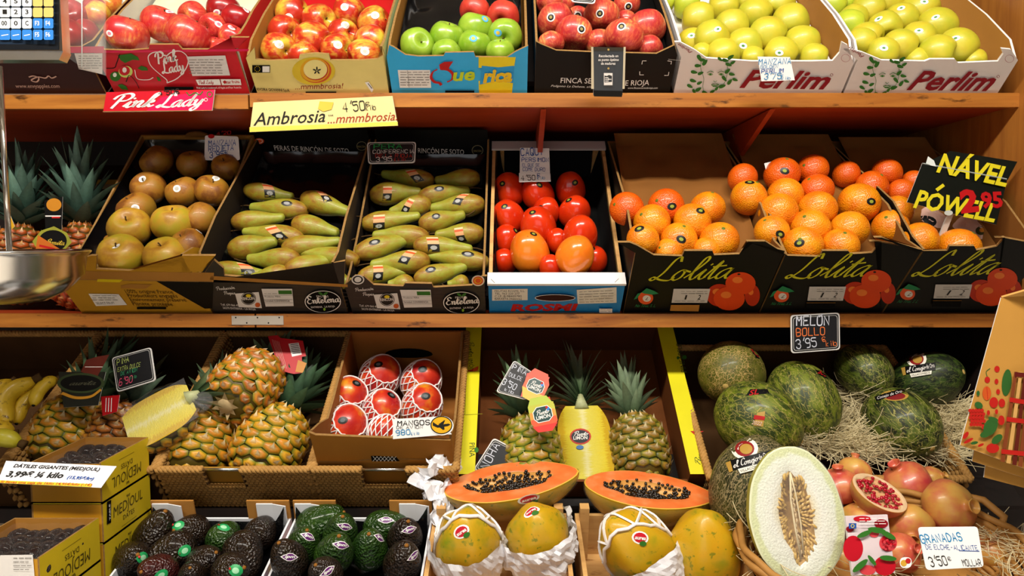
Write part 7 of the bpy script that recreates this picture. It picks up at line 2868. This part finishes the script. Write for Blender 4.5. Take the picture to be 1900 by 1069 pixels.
b.build('lower_lip', sc_)
pr = atY(6, 250, 1.17)
b = MB()
b.tube([(pr.x, 1.17, z1 - .005), (pr.x, 1.17, 1.41)], .0045, STEEL, 10, M=SI)
b.build('hanging_rod', sc_)
pcx, pcy, pr_z = atY(-22, 470, 1.19).x, 1.19, atY(140, 470, 1.19).z
rp = atY(140, 470, 1.19).x - pcx
b = MB()
b.lathe([(0, -.088), (rp * .55, -.086), (rp * .75, -.070), (rp * .93, -.040), (rp * .965, -.006), (rp, 0), (rp * 1.012, .003), (rp, .006), (rp * .955, -.004), (rp * .92, -.038), (rp * .74, -.066), (rp * .55, -.082), (0, -.084)], STEEL, 48, None, SI @ Matrix.Translation((pcx, pcy, pr_z)))
b.build('pan', sc_)
b = MB()
for a in (0.4, 2.2):
    pass
b.tube([(pr.x, 1.17, 1.412), (pcx + rp * .5, pcy, 1.425), (pcx + rp * .97, pcy, pr_z + .004)], .004, STEEL, 8, M=SI)
b.tube([(pr.x, 1.17, 1.412), (pcx - rp * .5, pcy, 1.425), (pcx - rp * .97, pcy, pr_z + .004)], .004, STEEL, 8, M=SI)
b.build('pan_arm', sc_)
b = MB()
g = [(112, -40), (195, -40), (195, 140), (154, 126), (112, 98)]
q = [SI @ atY(x, y, 1.16) for x, y in g]
b.prism(q, (0, .003, 0), ACRYL)
e0 = [SI @ atY(x, y, 1.16) for x, y in ((152, -40), (152, 126))]
b.tube(e0, .0010, pm('d8e0e0', .2, .5, 0), 6)
b.build('acrylic_guard', sc_)

# =============================================================== pineapples behind the pan (middle shelf)
TO = ('5a3a14', 'c8701c', 'b85014', 'a87040', 'd8a868')
Pz = ZM
p = atY(150, 470, 1.63)
pineapple('pineapple', 'upright pineapple with round golden tag behind the steel pan', V((p.x, 1.63, Pz + .105)), V((-.06, .12, 1)), .062, 3.2, TO, 58, 2.7, .8, 'pineapples behind the pan', 21, cw=.24, ccols=('24463a', '6f9484'))
p = atY(34, 470, 1.62)
pineapple('pineapple', 'upright pineapple at far left edge partly behind the scale rod', V((p.x, 1.62, Pz + .105)), V((.03, .1, 1)), .06, 3.2, TO, 54, 2.6, .8, 'pineapples behind the pan', 22, cw=.24, ccols=('24463a', '6f9484'))
p = atY(150, 545, 1.53)
b_lying = pineapple('pineapple', 'ripe orange pineapple lying under the steel pan, leaves hidden', V((p.x - .01, 1.565, Pz + .052)), V((-1, .25, .05)), .05, 3.4, ('5a2408', 'c8581c', 'b83c10', 'a06030', 'd89a60'), 0, 1, 1, 'pineapples behind the pan', 23, base=False)
x0, x1 = Xat(163, 1.80, 1.5), Xat(238, 1.80, 1.5)
zt = atY(200, 342, 1.80).z
b = MB()
b.box((x0 - .02, 1.80, ZM + .001), (x1, 1.96, zt), pm('8a8068', .75, .2, .12))
b.box((x0 - .02, 1.80, zt), (x1, 1.96, zt + .012), pm('a88a30', .7, .2))
tag(b.build('cardboard_box'), 'dull grey cardboard box behind the pineapples on middle shelf', 'box')
c = plane_sign('fruit_tag', 'black and gold pineapple shaped tag hanging on the pineapple by the pan', [(82, 372), (116, 365), (114, 430), (84, 432)], (1.548, 1.548, 1.555), BLACK, .0008, 'fruit tag')
A = c.art
A.disc((100, 380), 14, 12, pm('b8781c', .5, .35))
A.rect(84, 400, 113, 402, WHITE)
A.rect(96, 402, 111, 405, INKR)
A.poly([(60, 448), (76, 428), (100, 420), (124, 432), (133, 450), (120, 464), (70, 464)], pm('8a8a2c', .5, .35))
A.disc((98, 447), 26, 20, BLACK)
A.text('Bonita', (84, 453), (119, 455), 10, pm('c8a838', .5, .35, 0), SCR, 2.8)
A.poly([(70, 436), (114, 464), (66, 464)], pm('b8601c', .5, .35))
A.line([(74, 456), (100, 462)], 4, INKR)
sfin(c)
c = plane_sign('fruit_tag', 'golden yellow tag on the leftmost pineapple beside the rod', [(8, 402), (18, 398), (27, 420), (10, 436)], (1.545, 1.545, 1.55), pm('c8981c', .4, .45), .0008, 'fruit tag')
sfin(c)

# ---- tags in the lower baskets
c = plane_sign('fruit_tag', 'black oval tag with gold edge standing on the leftmost whole pineapple', [(108, 690), (196, 690), (182, 752), (118, 756)], (1.395, 1.395, 1.44), pm('151812', .45, .4), .0008, 'fruit tag')
A = c.art
A.poly([(150, 690), (180, 700), (203, 658), (180, 662), (160, 668)], pm('5a1c10', .5, .4))
A.line([(158, 681), (190, 681)], 1.2, WHITE)
A.disc((150, 711), 44, 19, pm('2c3a1c', .5, .4))
A.disc((150, 711), 38, 15, BLACK)
A.text('aurita', (128, 715), (176, 714), 9, pm('4a4a38', .5, .4, 0), SCR, 2.4)
A.line([(116, 730), (140, 738), (168, 736), (186, 724)], 5, pm('b8801c', .5, .4), True)
sfin(c)
c = plane_sign('fruit_tag', 'small red tag beside the black chalk sign with pink price', [(187, 736), (222, 733), (217, 764), (190, 772)], (1.42, 1.42, 1.44), pm('a80c14', .45, .4), .0008, 'fruit tag')
A = c.art
for i in range(3):
    A.line([(197 + i * 5, 739), (196 + i * 5, 764)], 1.3, WHITE)
sfin(c)
c = plane_sign('fruit_tag', 'red paper tag with barcode rising behind the topmost pineapple', [(497, 624), (560, 632), (560, 690), (520, 686)], (1.52, 1.52, 1.56), pm('b0101a', .5, .4), .0008, 'fruit tag')
A = c.art
A.poly([(497, 624), (515, 622), (530, 636), (562, 632), (568, 661), (548, 664), (568, 674), (562, 692), (545, 694), (520, 688)], pm('b0101a', .5, .4))
A.poly([(535, 638), (554, 636), (560, 658), (542, 662)], PAPER)
for i in range(6):
    A.line([(539 + .8 * i, 640 + 3.2 * i), (553 + .8 * i, 638 + 3.2 * i)], 1.2, INKK)
A.poly([(553, 668), (569, 674), (562, 692), (548, 690)], pm('b8781c', .5, .4))
for i in range(5):
    A.line([(505 + i * 3, 630 + i), (520 + i * 3, 680 + i)], .6, pm('d89a90', .5, .3, 0))
sfin(c)
G1, G2_ = pm('a8b83a', .45, .4, .05), pm('d0401c', .45, .4, .05)


def limon_tag(label, quad, Ys, cx, cy, k, ang, grad):
    c = plane_sign('fruit_tag', label, quad, Ys, pm('c8302a', .45, .4), .0008, 'fruit tag')
    A = c.art
    a = math.radians(ang)

    def T(x, y):
        return (cx + k * (x * math.cos(a) - y * math.sin(a)), cy + k * (x * math.sin(a) + y * math.cos(a)))
    hexs = [(-18, -34), (14, -34), (26, -14), (26, 18), (12, 36), (-16, 34), (-26, 14), (-26, -18)]
    A.poly([T(*p) for p in hexs], pm(grad[0], .45, .4))
    for i in range(1, len(grad)):
        y0 = -34 + 70 * i / len(grad)
        A.poly([T(-25, y0), T(25, y0), T(26, 18), T(12, 36), T(-16, 34), T(-26, 14)] if y0 < 14 else [T(-25, y0), T(25, y0), T(12, 36), T(-16, 34)], pm(grad[i], .45, .4))
    hx6 = [(-19, -6), (-10, -15), (12, -15), (19, -6), (19, 8), (10, 16), (-12, 16), (-19, 8)]
    A.poly([T(x, y) for x, y in hx6], WHITE)
    A.poly([T(x * .93, y * .92) for x, y in hx6], pm('143c3c', .45, .4))
    A.text('Puerto', T(-13, 1), T(12, 0), 9 * k, WHITE, SCR, 3)
    A.text('LIMÓN', T(-14, 10), T(14, 9), 7 * k, WHITE, BOLD)
    A.disc(T(12, -8), 3 * k, 4 * k, pm('2a78c8', .5, .4, 0), 10)
    A.disc(T(10, -11), 2.5 * k, 2.5 * k, INKR, 10)
    sfin(c)


limon_tag('red and yellow tag with dark badge, upper one beside the tilted chalk sign', [(978, 692), (1020, 700), (1004, 734), (966, 736)], (1.425, 1.425, 1.455), 994, 716, .85, 25, ('c8401c', 'd0501c', 'c8a82a'))
limon_tag('green to red gradient tag with upside badge, lower one on left pineapple', [(985, 740), (1020, 736), (1032, 790), (1000, 798)], (1.35, 1.35, 1.41), 1007, 768, .95, -12, ('a8b848', 'b0b040', 'c88a38', 'd0502c', 'c82820'))
upd()
hpn = bpy.data.objects['half_pineapple.001']
fl_ = [q for q in hpn.children if q.name.startswith('flesh')][0]
decal(fl_, [(('disc', 1077, 810, 20, 15), pm('b03020', .4, .4)), (('disc', 1077, 810, 17, 12), pm('20242c', .4, .4)), (('text', 'Puerto', (1064, 809), (1090, 808), 8, SCR, 3), WHITE), (('text', 'LIMÓN', (1064, 816), (1090, 815), 6, BOLD), WHITE), (('disc', 1076, 830, 7, 4), pm('3a6aa0', .4, .4))], 'badge_label')

# =============================================================== paper bags at the right
BAGM = pm('b8863c', .7, .2, .1)
bags = None
for k in range(3):
    dy = .012 * k
    if k == 0:
        lab = 'front kraft paper bag printed with vegetables, hanging at right edge'
    else:
        lab = ('second kraft paper bag behind the front printed one', 'rearmost kraft paper bag of the hanging bundle')[k - 1]
    Y0 = 1.08 + dy
    c = plane_sign('paper_bag', lab, [(1858 + 6 * k, 552 - 3 * k), (1960, 540 - 3 * k), (1985, 900 + 14 * k), (1782 + 22 * k, 826 + 30 * k)], (Y0, Y0, Y0 + .05), BAGM, .0015, 'paper bag', group='kraft paper bags at the right edge')
    if k < 2:
        A = c.art
        rd, gr, og = pm('b01c14', .6, .25, .15), pm('2c5a24', .6, .25, .15), pm('c0501c', .6, .25, .15)
        if k == 0:
            A.line([(1832, 700), (1830, 690), (1837, 684)], 1.3, gr, True)
            A.disc((1832, 705), 5, 6, rd)
            A.disc((1850, 685), 5, 6, rd)
            A.disc((1868, 710), 9, 25, gr, 18, .1)
            A.disc((1849, 708), 3.5, 5, rd)
            A.disc((1831, 730), 8, 13, og)
            A.line([(1831, 718), (1833, 742)], 1, rd)
            A.disc((1852, 727), 3.5, 5, rd)
            A.disc((1844, 747), 8, 10, rd)
            A.disc((1859, 748), 6, 8, rd)
            A.disc((1815, 730), 3, 5, gr)
            A.disc((1816, 752), 8, 6, gr, 12, .5)
            for i in range(24):
                A.disc((1800 + 5.6 * (i % 5) + 2 * (i // 5 % 2) + (i // 5) * .5, 762 + 6.5 * (i // 5)), 3.4, 3.6, rd, 10)
            for p in ((1834, 766), (1849, 764), (1824, 792)):
                A.disc(p, 3, 5, rd, 10)
            A.disc((1838, 792), 12, 18, gr, 16, .5)
            A.disc((1828, 806), 10, 6, gr, 12, -.3)
            A.disc((1843, 778), 10, 4, gr, 12, .3)
            A.disc((1858, 780), 6, 9, rd)
            A.disc((1792, 808), 4, 8, rd, 12, .6)
            A.disc((1797, 818), 10, 3, rd, 12, -.5)
            A.disc((1808, 822), 7, 3, gr, 12, -.2)
            A.disc((1820, 826), 6, 2.5, rd, 12, -.4)
            A.disc((1842, 832), 12, 9, rd)
            A.disc((1850, 815), 12, 7, gr, 12, -.7)
        # pleated tartan gusset at the right side
            for i in range(9):
                xa = 1884 + i * 9
                top, bot = (xa - 2 + i * .3, 690), (1856 + i * 11, 856 + i * 3)
                A.poly([top, (top[0] + 6, 690), (bot[0] + 8, bot[1] + 2), bot], (pm('7a3c1c', .65, .2), pm('c89a58', .65, .2), pm('5a1c10', .65, .2))[i % 3])
            for y in (742, 778, 838):
                A.line([(1884 - (y - 690) * .16, y), (1900, y + 4), (1960, y + 16)], 8, rd)
            A.line([(1886, 695), (1960, 702)], 8, pm('5a1410', .65, .2))
    o = sfin(c)
b = MB()
p0 = atY(1860, 552, 1.13)
b.prism([p0, p0 + V((.05, 0, .003)), p0 + V((.06, -.02, .022)), p0 + V((.03, -.024, .016))], (0, .004, .002), pm('c09450', .7, .2, .1))
bg = bpy.data.objects['paper_bag']
b.v = [tuple(bg.matrix_world.inverted() @ V(q)) for q in b.v] if False else b.v
fo = b.build('folded_top', bg)
upd()
fo.matrix_parent_inverse = bg.matrix_world.inverted()
for d in DIAG:
    print('DIAG', d)
